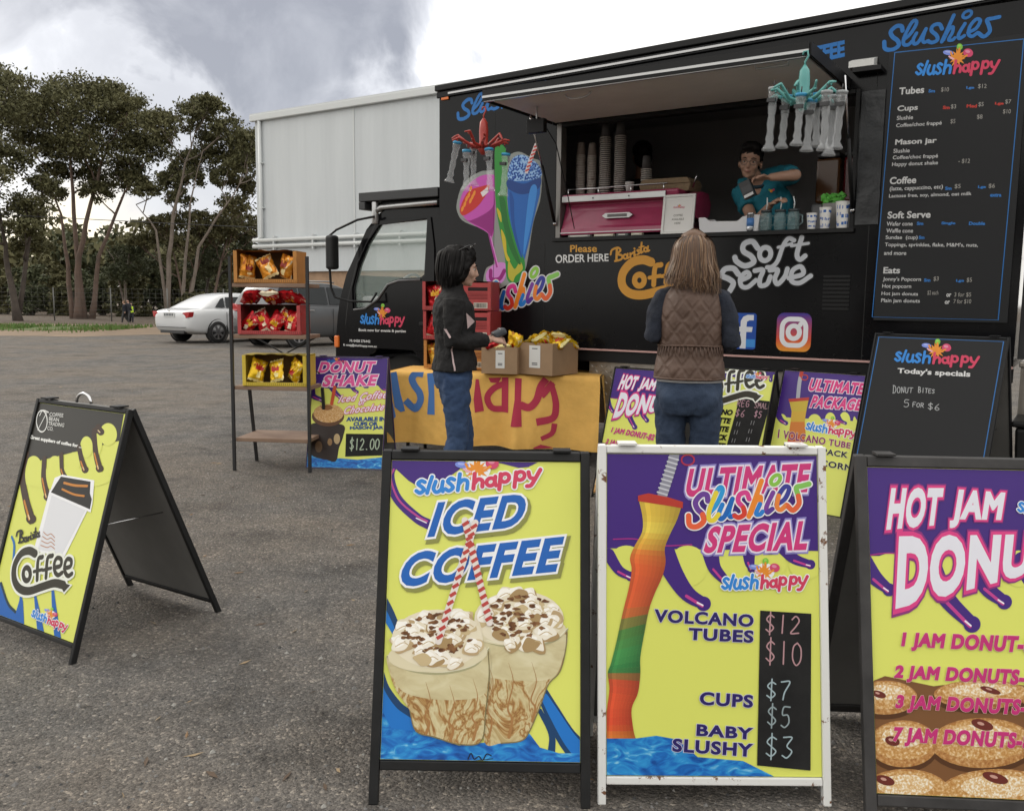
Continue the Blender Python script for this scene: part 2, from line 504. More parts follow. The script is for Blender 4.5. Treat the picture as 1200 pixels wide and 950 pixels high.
# ================================================================== SETTING: ground
def ground_material():
    m = bpy.data.materials.new('asphalt_gravel'); m.use_nodes = True
    nt = m.node_tree; N, L = nt.nodes, nt.links
    b = N['Principled BSDF']; b.inputs['Roughness'].default_value = .88; b.inputs['Specular IOR Level'].default_value = .25
    tc = N.new('ShaderNodeTexCoord')
    def tex(kind, scale, **k):
        n = N.new(kind); n.inputs['Scale'].default_value = scale
        for a, v in k.items(): n.inputs[a].default_value = v
        L.new(tc.outputs['Object'], n.inputs['Vector']); return n
    def ramp(src, stops):
        r = N.new('ShaderNodeValToRGB'); el = r.color_ramp.elements
        while len(el) < len(stops): el.new(.5)
        for e, (p, c) in zip(el, stops): e.position = p; e.color = (c if len(c) == 4 else tuple(c) + (1,))
        L.new(src, r.inputs[0]); return r.outputs[0]
    def mixc(f, a, c, mode='MIX'):
        x = N.new('ShaderNodeMix'); x.data_type = 'RGBA'; x.blend_type = mode
        if isinstance(f, float): x.inputs[0].default_value = f
        else: L.new(f, x.inputs[0])
        for i, v in ((6, a), (7, c)):
            if isinstance(v, tuple): x.inputs[i].default_value = v
            else: L.new(v, x.inputs[i])
        return x.outputs[2]
    stones = tex('ShaderNodeTexVoronoi', 105)
    stones2 = tex('ShaderNodeTexVoronoi', 260)
    big = tex('ShaderNodeTexNoise', .55, Detail=6, Roughness=.6)
    mid = tex('ShaderNodeTexNoise', 5, Detail=8, Roughness=.7)
    fine = tex('ShaderNodeTexNoise', 130, Detail=3, Roughness=.7)
    base = ramp(mid.outputs[0], [(.3, (.106, .104, .102)), (.5, (.150, .146, .142)), (.72, (.205, .198, .190))])
    dusty = ramp(big.outputs[0], [(.40, (0, 0, 0)), (.62, (1, 1, 1))])
    f = N.new('ShaderNodeMath'); f.operation = 'MULTIPLY'; f.inputs[1].default_value = .65
    L.new(dusty, f.inputs[0])
    c = mixc(f.outputs[0], base, (.200, .172, .143, 1))
    # single stones: each Voronoi cell its own grey
    sc_ = N.new('ShaderNodeSeparateColor'); L.new(stones.outputs['Color'], sc_.inputs[0])
    st = ramp(sc_.outputs[0], [(0, (.62, .61, .61)), (.5, (.9, .9, .9)), (.9, (1.12, 1.1, 1.07)), (.985, (1.9, 1.84, 1.75))])
    c = mixc(1.0, c, st, 'MULTIPLY')
    sc2 = N.new('ShaderNodeSeparateColor'); L.new(stones2.outputs['Color'], sc2.inputs[0])
    st2 = ramp(sc2.outputs[0], [(0, (.68, .68, .68)), (.6, (1.0, 1.0, 1.0)), (.95, (1.4, 1.37, 1.33))])
    c = mixc(1.0, c, st2, 'MULTIPLY')
    pat = tex('ShaderNodeTexNoise', 1.7, Detail=9, Roughness=.72)
    c = mixc(1.0, c, ramp(pat.outputs[0], [(.34, (.58, .57, .56)), (.46, (.92, .91, .90)), (.56, (1.02, 1.0, .98)), (.68, (1.25, 1.21, 1.16))]), 'MULTIPLY')
    L.new(c, b.inputs['Base Color'])
    h = N.new('ShaderNodeMath'); h.operation = 'ADD'
    h2 = N.new('ShaderNodeMath'); h2.operation = 'MULTIPLY'; h2.inputs[1].default_value = -1.2
    L.new(stones.outputs['Distance'], h2.inputs[0]); L.new(h2.outputs[0], h.inputs[0]); L.new(fine.outputs[0], h.inputs[1])
    bp = N.new('ShaderNodeBump'); bp.inputs['Strength'].default_value = .75; bp.inputs['Distance'].default_value = .012
    L.new(h.outputs[0], bp.inputs['Height']); L.new(bp.outputs[0], b.inputs['Normal'])
    return m
mb = MB()
GM = ground_material()
n = 40
vs = [(-400 + 800 * i / n, -250 + 800 * j / n, 0) for j in range(n + 1) for i in range(n + 1)]
mb.add(vs, [(j * (n + 1) + i, j * (n + 1) + i + 1, (j + 1) * (n + 1) + i + 1, (j + 1) * (n + 1) + i) for j in range(n) for i in range(n)], GM)
tag(mb.build('ground', fix=False), kind='structure')

def sheet(name, outline, z, m, kind='structure', jag=0.0):
    mb = MB(); P = []
    for i, p in enumerate(outline):
        q = outline[(i + 1) % len(outline)]
        k = max(1, int((Vector(q) - Vector(p)).length / 1.2)) if jag else 1
        for j in range(k):
            v = Vector(p) + (Vector(q) - Vector(p)) * (j / k)
            if jag: v += Vector((random.uniform(-jag, jag), random.uniform(-jag, jag)))
            P.append(v)
    tr = tessellate_polygon([[Vector((p.x, p.y, 0)) for p in P]])
    mb.add([(p.x, p.y, z) for p in P], [tuple(t) for t in tr], m)
    o = mb.build(name, fix=False)
    for p in o.data.polygons:
        if p.normal.z < 0: o.data.flip_normals(); break
    return tag(o, kind=kind)
DIRT = mat('dirt', (.26, .185, .12), .95, col2=(.17, .125, .085), noise_scale=.9, bump=.5, bump_scale=8)
LITTER = mat('leaf_litter', (.075, .055, .04), .95, col2=(.13, .095, .065), noise_scale=1.4, bump=.6, bump_scale=6)
GRASS = mat('turf', (.075, .12, .028), .9, col2=(.12, .13, .05), noise_scale=1.1, bump=.6, bump_scale=18)
sheet('dirt_verge', [(-60, 27.5), (-14.5, 28.6), (-11.5, 31.5), (-10.5, 41), (-60, 41)], .004, DIRT, jag=.35)
sheet('leaf_litter_ground', [(-160, 40), (-9.6, 41.5), (40, 60), (120, 110), (120, 200), (-160, 200)], .008, LITTER, jag=.3)
sheet('turf_base', [(-60, 32.2), (-17.8, 33.2), (-15.6, 35.8), (-17, 38.3), (-60, 38.6)], .012, GRASS, jag=.3)
mb = MB()
gm = [mat('grass_blade', (.085, .16, .03), .8), mat('grass_dry_blade', (.16, .16, .06), .8)]
rg = random.Random(3)
for k in range(9000):
    x = rg.uniform(-34, -15.5); y = rg.gauss(35.6, 1.5)
    if not 31 < y < 39.5: continue
    if noise.noise((x * .35, y * .35, 0)) < -.22: continue
    h = rg.uniform(.06, .20); a = rg.uniform(0, pi); w = .03
    mb.add([(x - w * cos(a), y - w * sin(a), .01), (x + w * cos(a), y + w * sin(a), .01), (x + rg.uniform(-.06, .06), y + rg.uniform(-.06, .06), h)], [(0, 1, 2)], gm[k % 5 == 0])
tag(mb.build('grass', fix=False), 'short green grass strip along the dirt verge before the trees', 'grass', kind='stuff')
mb = MB()
gs = [mat('pebble_grey', (.16, .155, .15), .9), mat('pebble_pale', (.30, .29, .27), .9), mat('pebble_dark', (.05, .05, .05), .9)]
for k in range(5200):
    y = 1.7 + 6.0 * rg.random() ** 1.4; x = rg.uniform(-.75, .75) * (y + .4) - .1
    r = rg.uniform(.0025, .0065) * (1.7 if k % 17 == 0 else 1)
    a = rg.uniform(0, pi)
    c, s_ = cos(a) * r, sin(a) * r
    mb.add([(x + c, y + s_, 0), (x - s_, y + c, 0), (x - c * 1.3, y - s_ * 1.3, 0), (x + s_, y - c, 0), (x + rg.uniform(-.3, .3) * r, y, r * .9)], [(0, 1, 4), (1, 2, 4), (2, 3, 4), (3, 0, 4)], gs[rg.choice((0, 0, 0, 1, 2))])
tag(mb.build('gravel', fix=False), 'loose grey gravel chips scattered over the worn asphalt', 'gravel', kind='stuff')

mb = MB()
lm = [mat('dry_leaf', (.20, .12, .06), .8), mat('dry_leaf_pale', (.30, .22, .13), .8), mat('dry_leaf_dark', (.08, .05, .03), .8)]
for k in range(420):
    y = 1.9 + 16 * rg.random() ** 1.6; x = rg.uniform(-.72, .6) * (y + .5)
    a = rg.uniform(0, pi * 2); l_ = rg.uniform(.012, .034); w = l_ * .22; z = .003
    d = Vector((cos(a), sin(a), 0)); n_ = Vector((-sin(a), cos(a), 0)); p = Vector((x, y, z))
    mb.add([p - d * l_, p + n_ * w + Vector((0, 0, rg.uniform(0, .008))), p + d * l_ + Vector((0, 0, rg.uniform(0, .006))), p - n_ * w], [(0, 1, 2), (0, 2, 3)], lm[k % 3])
tag(mb.build('fallen_leaves', fix=False), 'small dry gum leaves blown over the asphalt', 'leaves', kind='stuff')

# ================================================================== truck axes (used by the shed, which stands parallel)
TO = Vector((-0.67612, 8.09448, 0)); TRZ = atan2(-.54849, .83616)
TM = root_matrix(TO, TRZ)
TX = Vector((.83616, -.54849, 0)); TN = Vector((-.54849, -.83616, 0))
def tw(x, y, w):
    """survey pixel -> (u, z) at distance w in front of the truck's flank"""
    d = ray(x, y); P = CC + d * ((TO + TN * w - CC).dot(TN) / d.dot(TN))
    return ((P - TO).dot(TX), P.z)

# ================================================================== shed
SO = atY(303, 320, 33.0); SO.z = 0
sr = thing('metal_shed', 'large pale grey metal clad shed with tan brick base behind the black truck', 'shed', SO, TRZ)
def clad_material():
    m = bpy.data.materials.new('wall_cladding'); m.use_nodes = True
    nt = m.node_tree; N, L = nt.nodes, nt.links
    b = N['Principled BSDF']; b.inputs['Roughness'].default_value = .5
    tc = N.new('ShaderNodeTexCoord')
    w = N.new('ShaderNodeTexWave'); w.inputs['Scale'].default_value = 1.55; w.bands_direction = 'X'
    L.new(tc.outputs['Object'], w.inputs['Vector'])
    bp = N.new('ShaderNodeBump'); bp.inputs['Strength'].default_value = .2; bp.inputs['Distance'].default_value = .03
    L.new(w.outputs[0], bp.inputs['Height']); L.new(bp.outputs[0], b.inputs['Normal'])
    n = N.new('ShaderNodeTexNoise'); n.inputs['Scale'].default_value = .6; n.inputs['Detail'].default_value = 6
    mp = N.new('ShaderNodeMapping'); mp.inputs['Scale'].default_value = (2.5, 1, .25)
    L.new(tc.outputs['Object'], mp.inputs[0]); L.new(mp.outputs[0], n.inputs['Vector'])
    r = N.new('ShaderNodeValToRGB'); r.color_ramp.elements[0].color = (.46, .485, .50, 1); r.color_ramp.elements[1].color = (.62, .65, .665, 1)
    L.new(n.outputs[0], r.inputs[0]); L.new(r.outputs[0], b.inputs['Base Color'])
    return m
CLAD = clad_material()
SHW = mat('shed_trim', (.58, .60, .60), .45)
BRK = mat('tan_brick', (.36, .235, .15), .9, noise_amt=.18, noise_scale=3, bump=.3, bump_scale=9)
SH, SL, SD = 7.85, 19.0, 9.0
mb = MB(); mb.span((0, 0, 2.27), (SL, SD, SH), CLAD); mb.build('wall', sr)
mb = MB(); mb.span((.06, .12, 0), (SL - .06, SD - .12, 2.27), BRK); mb.build('brick_base', sr)
mb = MB()
mb.prism([(-.15, SH), (SD / 2, SH + 1.0), (SD + .15, SH), (SD + .15, SH + .1), (SD / 2, SH + 1.12), (-.15, SH + .1)], lambda x, y, d: (-.1 + d, x, y + .003), SL + .2, SHW)
mb.build('roof', sr)
mb = MB(); mb.span((-.12, -.16, SH - .16), (SL, -.003, SH + .06), SHW); mb.build('gutter', sr, bevel=.02)
mb = MB(); mb.tube([(.34, -.09, SH - .16), (.34, -.09, 3.55), (.2, -.09, 3.45)], .065, SHW, 10)
for z in (4.6, 6.2): mb.box((.34, -.07, z), (.22, .14, .05), SHW)
mb.build('downpipe', sr)
mb = MB()
for z in (3.42, 3.2): mb.tube([(-.12, -.1, z), (SL, -.1, z)], .075, SHW, 10)
for x in range(1, 19, 2): mb.box((x, -.08, 3.31), (.06, .15, .5), SHW)
mb.build('pipe_run', sr)
mb = MB(); mb.box((4.9, -.012, 5.05), (.06, .02, 5.3), SHW); mb.build('joint_strip', sr)

# ================================================================== trees
def leaf_mat(name, a, b):
    m = mat(name, a, .75, col2=b, noise_scale=.9, spec=.25)
    return m
LEAF = [leaf_mat('eucalypt_leaf', (.068, .070, .032), (.138, .130, .062)), leaf_mat('eucalypt_leaf_olive', (.082, .080, .036), (.150, .138, .068)), leaf_mat('bush_leaf', (.056, .068, .036), (.105, .112, .060))]
BARKP = mat('bark_pink', (.20, .135, .105), .9, col2=(.12, .09, .075), noise_scale=2.5, bump=.4, bump_scale=7)
BARKD = mat('bark_dark', (.055, .045, .04), .95, col2=(.10, .08, .065), noise_scale=3, bump=.5, bump_scale=8)
BARKG = mat('bark_grey', (.23, .19, .16), .9, col2=(.13, .105, .085), noise_scale=2.5, bump=.4, bump_scale=7)
def leaves(mb, c, r, n, m, rg, size=.3, droop=.5):
    """a clump: puffs on an ellipsoid shell, each a spray of narrow hanging leaves"""
    npuff = max(3, n // 30)
    for i in range(npuff):
        while True:
            d = Vector((rg.gauss(0, 1), rg.gauss(0, 1), rg.gauss(.35, .9)))
            if d.length > .1: break
        d.normalize(); q = rg.uniform(.45, 1.0)
        pc = Vector(c) + Vector((d.x * r[0], d.y * r[1], d.z * r[2])) * q
        pr = rg.uniform(.20, .36) * min(r[0], r[2] * 1.3)
        for k in range(44):
            o = Vector((rg.gauss(0, .72), rg.gauss(0, .72), rg.gauss(.06, .44))) * pr
            p = pc + o
            L_ = size * rg.uniform(.5, 1.25)
            t = Vector((rg.uniform(-1, 1), rg.uniform(-1, 1), rg.uniform(-1.0, .7) - droop * .4)).normalized()
            w = t.cross(Vector((rg.uniform(-1, 1), rg.uniform(-1, 1), rg.uniform(-1, 1)))).normalized() * L_ * .26
            mb.add([p - t * L_ * .5, p + w, p + t * L_ * .5, p - w], [(0, 1, 2, 3)], m)
def limb(rg, a, b, sag=.12, n=5):
    a, b = Vector(a), Vector(b); L_ = (b - a).length; pts = []
    for i in range(n + 1):
        t = i / n
        p = a + (b - a) * t
        p.z += -sag * L_ * sin(pi * t) * .6
        if 0 < i < n: p += Vector((rg.uniform(-1, 1), rg.uniform(-1, 1), rg.uniform(-.6, .6))) * L_ * .035
        pts.append(p)
    return pts
def tree(name, label, stems, clumps, Y, bark, leaf, dens=1.0, group=None, seed=1, spread=.9, r0=.3, cat='tree', size=.20, fork=.45):
    """stems: list of pixel polylines (foot first); clumps: (px, py, rx, ry) pixel ellipses, spread in depth about Y"""
    rg = random.Random(seed)
    f0 = atY(stems[0][0][0], stems[0][0][1], Y); base = Vector((f0.x, Y, 0))
    root = thing(name, label, cat, base, 0, group)
    k = Y / FPX
    tk = MB(); tops = []
    for si, st in enumerate(stems):
        dy = 0 if si == 0 else rg.uniform(-.35, .35)
        pts = []
        for i, (x, y) in enumerate(st):
            p = atY(x, y, Y) - base
            p.y = dy * (1 + i * .5)
            if i == 0: p.z = -.1
            pts.append(p)
        pp = []
        for i in range(len(pts) - 1):
            for j in range(3): pp.append(pts[i].lerp(pts[i + 1], j / 3))
        pp.append(pts[-1])
        for i in range(1, len(pp) - 1): pp[i] = pp[i] + Vector((rg.uniform(-.05, .05), rg.uniform(-.05, .05), 0))
        rr = [r0 * .62 * max(.16, 1 - .92 * i / (len(pp) - 1)) * (1 if si == 0 else .72) for i in range(len(pp))]
        rr[0] *= 1.35
        tk.tube(pp, rr, bark, 9)
        tops.append((pp, rr))
    cr = MB()
    for ci, (cx, cy, rx, ry) in enumerate(clumps):
        rx, ry = rx * 1.16, ry * 1.12
        c = atY(cx, cy, Y) - base
        c.y = rg.uniform(-1, 1) * spread * 2.6
        r = (rx * k, rx * k * rg.uniform(.8, 1.1), ry * k)
        leaves(cr, c, r, int(1500 * dens * (.4 + (rx * ry) / 1000)), leaf, rg, size)
        # limb from the nearest stem below the clump
        best = None
        for pp, rr in tops:
            for i in range(int(len(pp) * fork), len(pp)):
                p = pp[i]
                if p.z > c.z - .2: continue
                dd = (c - p).length + max(0, 1.2 - (c.z - p.z)) * 2
                if best is None or dd < best[0]: best = (dd, p, rr[i])
        if best:
            L_ = limb(rg, best[1], c)
            rr = [max(.03, best[2] * .7 * (1 - .82 * i / (len(L_) - 1))) for i in range(len(L_))]
            tk.tube(L_, rr, bark, 6)
            for q in range(3):
                e = c + Vector((rg.uniform(-.8, .8) * r[0], rg.uniform(-.8, .8) * r[1], rg.uniform(-.1, .8) * r[2]))
                tk.tube(limb(rg, L_[3], e, .05, 3), [rr[3] * .6, rr[3] * .45, .03, .015], bark, 5)
    tk.build('trunk', root, fix=False)
    cr.build('crown', root, fix=False)
    return root
TG = 'gum trees beyond the car park'
tree('gum_tree', 'dark trunked gum tree at the far left edge, leaves hanging low', [[(22, 381), (10, 320), (4, 270), (-8, 200)], [(12, 330), (30, 270), (44, 235)]],
     [(-8, 120, 34, 34), (4, 215, 32, 22), (26, 245, 26, 20), (40, 270, 18, 11), (10, 285, 22, 10), (-20, 170, 36, 30), (-22, 260, 26, 26), (44, 215, 16, 10), (12, 185, 22, 16)], 45, BARKD, LEAF[0], seed=11, group=TG, r0=.33, fork=.4)
tree('gum_tree', 'tallest spreading gum tree with several pinkish trunks and a broad crown', [[(92, 374), (90, 320), (100, 262), (120, 190), (138, 150)], [(84, 374), (76, 310), (66, 250), (44, 190)], [(104, 374), (112, 300), (140, 225), (168, 180)], [(96, 350), (84, 250), (80, 180), (80, 130)]],
     [(66, 100, 34, 15), (30, 112, 30, 17), (100, 108, 38, 18), (132, 118, 30, 16), (10, 140, 28, 22), (48, 138, 36, 22), (88, 140, 40, 24), (126, 146, 38, 22), (160, 138, 28, 16), (178, 136, 16, 11), (28, 168, 30, 18), (66, 172, 30, 18), (108, 176, 34, 20), (146, 178, 30, 20), (170, 168, 20, 15), (132, 200, 26, 18), (92, 205, 20, 14), (54, 198, 18, 12), (150, 212, 18, 12), (112, 226, 16, 10), (60, 226, 12, 8)], 50, BARKP, LEAF[0], dens=1.1, seed=5, group=TG, r0=.36, fork=.42)
tree('gum_tree', 'open crowned gum tree beside the shed, second trunk leaning right', [[(196, 368), (198, 300), (204, 250), (218, 190), (232, 140)], [(215, 364), (222, 300), (228, 240), (244, 180)], [(219, 358), (234, 290), (268, 240), (292, 205)], [(196, 330), (184, 270), (160, 240)]],
     [(236, 122, 22, 11), (250, 130, 14, 11), (222, 138, 22, 14), (206, 158, 22, 15), (238, 158, 20, 13), (226, 178, 22, 14), (266, 152, 16, 11), (276, 162, 18, 13), (292, 170, 16, 14), (298, 185, 12, 14), (262, 178, 18, 12), (198, 186, 18, 14), (212, 206, 16, 11), (250, 205, 16, 10), (284, 194, 16, 11), (186, 208, 16, 11), (200, 230, 16, 9), (176, 225, 12, 8)], 48, BARKG, LEAF[0], dens=1.0, seed=21, group=TG, r0=.25, fork=.4)
tree('gum_tree', 'lower gum tree with rounded olive crown in front of the shed corner', [[(216, 372), (226, 330), (240, 290), (262, 262)], [(222, 345), (208, 300), (196, 275)], [(240, 300), (268, 270), (288, 240)]],
     [(238, 262, 24, 11), (262, 255, 22, 10), (286, 246, 18, 11), (212, 268, 22, 10), (188, 276, 20, 10), (250, 278, 24, 11), (278, 268, 22, 11), (292, 222, 14, 12), (300, 262, 14, 14), (226, 288, 22, 9), (166, 284, 14, 8)], 52, BARKP, LEAF[1], dens=1.1, seed=31, group=TG, r0=.2, fork=.3)
tree('gum_tree', 'slim pale gum tree standing between the tallest one and the sedan', [[(150, 376), (146, 330), (152, 290), (160, 262)], [(148, 340), (132, 306), (122, 290)]],
     [(150, 306, 22, 12), (128, 300, 16, 10), (168, 300, 18, 10), (158, 320, 20, 12), (138, 322, 18, 11)], 54, BARKG, LEAF[2], dens=1.0, seed=41, group=TG, r0=.16, fork=.3)
tree('gum_tree', 'slender gum tree partly behind the open crowned one', [[(236, 368), (248, 310), (272, 270), (300, 230)], [(240, 350), (256, 320), (280, 300)]],
     [(282, 296, 20, 12), (262, 306, 20, 12), (298, 288, 14, 14), (244, 318, 18, 11), (300, 310, 18, 14)], 55, BARKD, LEAF[2], dens=1.0, seed=51, group=TG, r0=.16, fork=.3)
def bush(label, x, y, rx, ry, Y, leaf, seed, name='shrub', group='shrubs under the gum trees', size=.3):
    rg = random.Random(seed)
    b = atY(x, y, Y); base = Vector((b.x, Y, 0)); k = Y / FPX
    root = thing(name, label, 'shrub', base, 0, group)
    zc = b.z
    cr = MB(); st = MB()
    for q in range(9):
        a = rg.uniform(0, 2 * pi); d = rg.uniform(.1, .75)
        c = Vector((cos(a) * rx * k * d, sin(a) * rx * k * d * .7, zc * rg.uniform(.35, .8) + (ry * k * .5 if q % 3 == 0 else 0)))
        leaves(cr, c, (rx * k * .45, rx * k * .45, ry * k * .5), 260, leaf, rg, size)
        st.tube(limb(rg, (rg.uniform(-.2, .2), rg.uniform(-.2, .2), -.05), c, -.05, 4), [.06, .05, .035, .025, .012], BARKD, 5)
    st.build('stem', root, fix=False); cr.build('foliage', root, fix=False)
for i, (lb, x, y, rx, ry, Y, lf) in enumerate([
    ('grey green shrub beside the dark left trunk', 34, 346, 32, 44, 58, 2), ('tall loose shrub behind the fence left of the broad tree', 60, 330, 28, 50, 62, 1),
    ('dense shrub right behind the broad tree', 120, 342, 34, 48, 60, 2), ('rounded shrub behind the two walkers', 150, 348, 26, 40, 57, 0),
    ('dark shrub left of the white sedan roof', 176, 344, 30, 46, 59, 2), ('dark shrub behind the white sedan boot', 206, 340, 28, 46, 60, 0),
    ('dark bushy shrub under the open crowned tree', 240, 338, 30, 50, 62, 2), ('dense shrub between sedan and shed corner', 274, 334, 30, 54, 60, 0),
    ('low yellowish green shrub over the dark parked car', 226, 352, 20, 14, 47, 1), ('dark shrub against the shed corner', 302, 330, 26, 50, 57, 2),
    ('pale shrub low at the left picture edge', 4, 350, 26, 40, 60, 1), ('small shrub in the gap right of the dark left trunk', 82, 356, 24, 30, 58, 0)]):
    bush(lb, x, y, rx, ry, Y, LEAF[lf], 100 + i)
# the wood far behind reads as one dark mass
mb = MB(); rg = random.Random(77)
for k in range(190):
    x = rg.uniform(-75, -4); y = rg.uniform(70, 96); h = rg.uniform(4.2, 8.6)
    leaves(mb, (x, y, h * .5), (rg.uniform(2, 3.6), 2.2, h * .55), 240, LEAF[k % 3], rg, .75)
tag(mb.build('distant_wood', fix=False), 'dark distant wood closing the view behind the trees', 'wood', kind='stuff')
mb = MB()
for k in range(110):
    x = -62 + 124 * k / 110 + rg.uniform(-1, 1); y = rg.uniform(-46, -38); h = rg.uniform(8, 13)
    leaves(mb, (x, y, h * .5), (rg.uniform(2.4, 4), 2.2, h * .52), 200, LEAF[k % 3], rg, 1.1)
tag(mb.build('wood_opposite', fix=False), 'dark wood across the car park behind the viewer', 'wood', kind='stuff')
# wire fence with power line
fr = thing('wire_fence', 'thin wire mesh fence with grey posts in front of the shrubs', 'fence', (-24, 46, 0), radians(4))
STEEL = mat('galvanised_steel', (.16, .16, .15), .6, .3)
for i in range(-7, 8):
    mb = MB(); mb.cyl((i * 2.9, 0, 0), (i * 2.9, 0, 1.75), .035, STEEL, 8); mb.build('post', fr)
mb = MB()
for i in range(8): mb.tube([(-20.3, 0, .15 + i * .22), (20.3, 0, .15 + i * .22)], .004, STEEL, 4)
for i in range(0, 136): mb.tube([(-20.3 + i * .3, .004, .1), (-20.3 + i * .3, .004, 1.72)], .0025, STEEL, 4)
mb.build('wire_mesh', fr, fix=False)
mb = MB(); p0, p1 = Vector((-70, 44, 7.6)), Vector((60, 44, 3.6))
mb.tube([p0.lerp(p1, i / 20) - Vector((0, 0, 1.1 * sin(pi * i / 20))) for i in range(21)], .018, mat('cable_black', (.04, .04, .045), .6), 5)
tag(mb.build('overhead_cable'), 'thin dark overhead cable sagging across the trees', 'cable')
# ================================================================== logos (centre lines of the lettering)
def ell(cx, cy, rx, ry, rot=0, n=12, a0=0, a1=2 * pi):
    out = []
    for k in range(n):
        a = a0 + (a1 - a0) * k / (n if abs(a1 - a0 - 2 * pi) < 1e-6 else n - 1)
        x, y = rx * cos(a), ry * sin(a)
        out.append((cx + x * cos(rot) - y * sin(rot), cy + x * sin(rot) + y * cos(rot)))
    return out
# name: (origin, ex, ey, [(colour key, points, closed, width)])
LOGO = {}
LOGO['slushhappy'] = ((140, 385), (750, 12), (0, -265), [
    ('b', [(196, 258), (176, 247), (156, 262), (176, 284), (190, 304), (166, 320), (144, 304)], 0, 19),
    ('b', [(240, 232), (222, 280), (207, 327)], 0, 19),
    ('b', [(260, 264), (246, 306), (262, 330), (290, 316), (302, 270)], 0, 19), ('b', [(303, 270), (296, 300), (300, 332)], 0, 18),
    ('b', [(370, 270), (348, 259), (331, 275), (350, 297), (360, 318), (336, 333), (315, 318)], 0, 19),
    ('b', [(404, 240), (396, 290), (388, 338)], 0, 19), ('b', [(393, 304), (420, 280), (446, 292), (442, 338)], 0, 19),
    ('r', [(491, 252), (486, 300), (480, 342)], 0, 20), ('r', [(484, 314), (510, 290), (534, 302), (533, 338)], 0, 20),
    ('r', ell(583, 317, 24, 23), 1, 19), ('r', [(612, 288), (609, 320), (614, 344)], 0, 19),
    ('r', [(644, 278), (638, 325), (632, 370)], 0, 20), ('r', ell(668, 305, 25, 25), 1, 19),
    ('r', [(735, 282), (728, 328), (722, 370)], 0, 20), ('r', ell(759, 307, 25, 25), 1, 19),
    ('r', [(808, 292), (816, 325), (838, 336)], 0, 20), ('r', [(878, 288), (845, 340), (820, 374), (796, 376)], 0, 20)])
LOGO['Slushies'] = ((20, 545), (1110, -140), (12, -360), [
    ('S', [(222, 305), (212, 264), (165, 262), (112, 312), (128, 362), (176, 402), (184, 450), (124, 488), (60, 478), (50, 412)], 0, 40),
    ('l', [(236, 392), (300, 330), (352, 238), (336, 206), (296, 246), (236, 372), (234, 436), (276, 440), (318, 400)], 0, 34),
    ('u', [(352, 330), (322, 392), (334, 432), (376, 408), (442, 288)], 0, 34), ('u', [(442, 288), (412, 380), (424, 418), (462, 402)], 0, 32),
    ('s', [(592, 288), (566, 244), (508, 258), (494, 306), (540, 350), (548, 396), (500, 420), (462, 408)], 0, 36),
    ('h', [(590, 412), (640, 300), (702, 158)], 0, 36), ('h', [(606, 396), (654, 300), (694, 270), (690, 322), (654, 392), (690, 396), (712, 376)], 0, 32),
    ('i', [(806, 240), (748, 342), (756, 382), (800, 356)], 0, 34), ('o', ell(828, 150, 46, 28, -.6), 1, 28),
    ('e', [(836, 326), (912, 284), (950, 212), (912, 198), (856, 262), (840, 336), (874, 362), (926, 326)], 0, 34),
    ('z', [(1128, 176), (1066, 190), (1014, 204), (1032, 262), (1038, 318), (984, 364), (932, 330)], 0, 38)])
LOGO['Coffee'] = ((90, 590), (455, -60), (30, -400), [
    ('c', [(268, 244), (222, 222), (162, 246), (116, 330), (112, 430), (150, 500), (220, 520), (320, 488), (410, 462), (478, 476)], 0, 46),
    ('c', ell(205, 395, 26, 48), 1, 30),
    ('c', [(322, 268), (290, 290), (282, 436)], 0, 27), ('c', [(258, 376), (318, 362)], 0, 20),
    ('c', [(396, 258), (360, 280), (348, 420)], 0, 27), ('c', [(326, 366), (386, 350)], 0, 20),
    ('c', [(408, 348), (456, 332), (460, 286), (430, 276), (410, 316), (414, 376), (438, 402), (468, 384)], 0, 26),
    ('c', [(484, 352), (530, 336), (534, 292), (506, 284), (488, 322), (490, 380), (512, 408), (540, 392)], 0, 26)])
LOGO['Soft Serve'] = ((605, 345), (510, -45), (12, -320), [
    ('w', [(822, 96), (792, 60), (748, 74), (744, 112), (786, 140), (800, 172), (752, 192), (708, 168), (698, 146)], 0, 31),
    ('w', ell(862, 128, 30, 36, .25), 1, 28),
    ('w', [(1018, 54), (988, 44), (958, 86), (930, 164), (900, 196), (872, 200)], 0, 25), ('w', [(932, 92), (1006, 72)], 0, 17),
    ('w', [(1060, 38), (1034, 128), (1050, 158), (1078, 138)], 0, 28), ('w', [(1004, 84), (1096, 70)], 0, 17),
    ('w', [(716, 236), (690, 206), (644, 210), (628, 244), (664, 262), (690, 286), (672, 326)], 0, 31),
    ('w', [(726, 272), (776, 248), (762, 226), (728, 256), (734, 300), (768, 306), (812, 270)], 0, 26),
    ('w', [(806, 218), (850, 214), (834, 262), (836, 298), (872, 290), (890, 250)], 0, 27),
    ('w', [(888, 216), (930, 214), (914, 262), (930, 290), (968, 250), (982, 208)], 0, 27),
    ('w', [(990, 258), (1066, 236), (1054, 196), (1010, 218), (1004, 272), (1048, 284), (1108, 246)], 0, 27)])
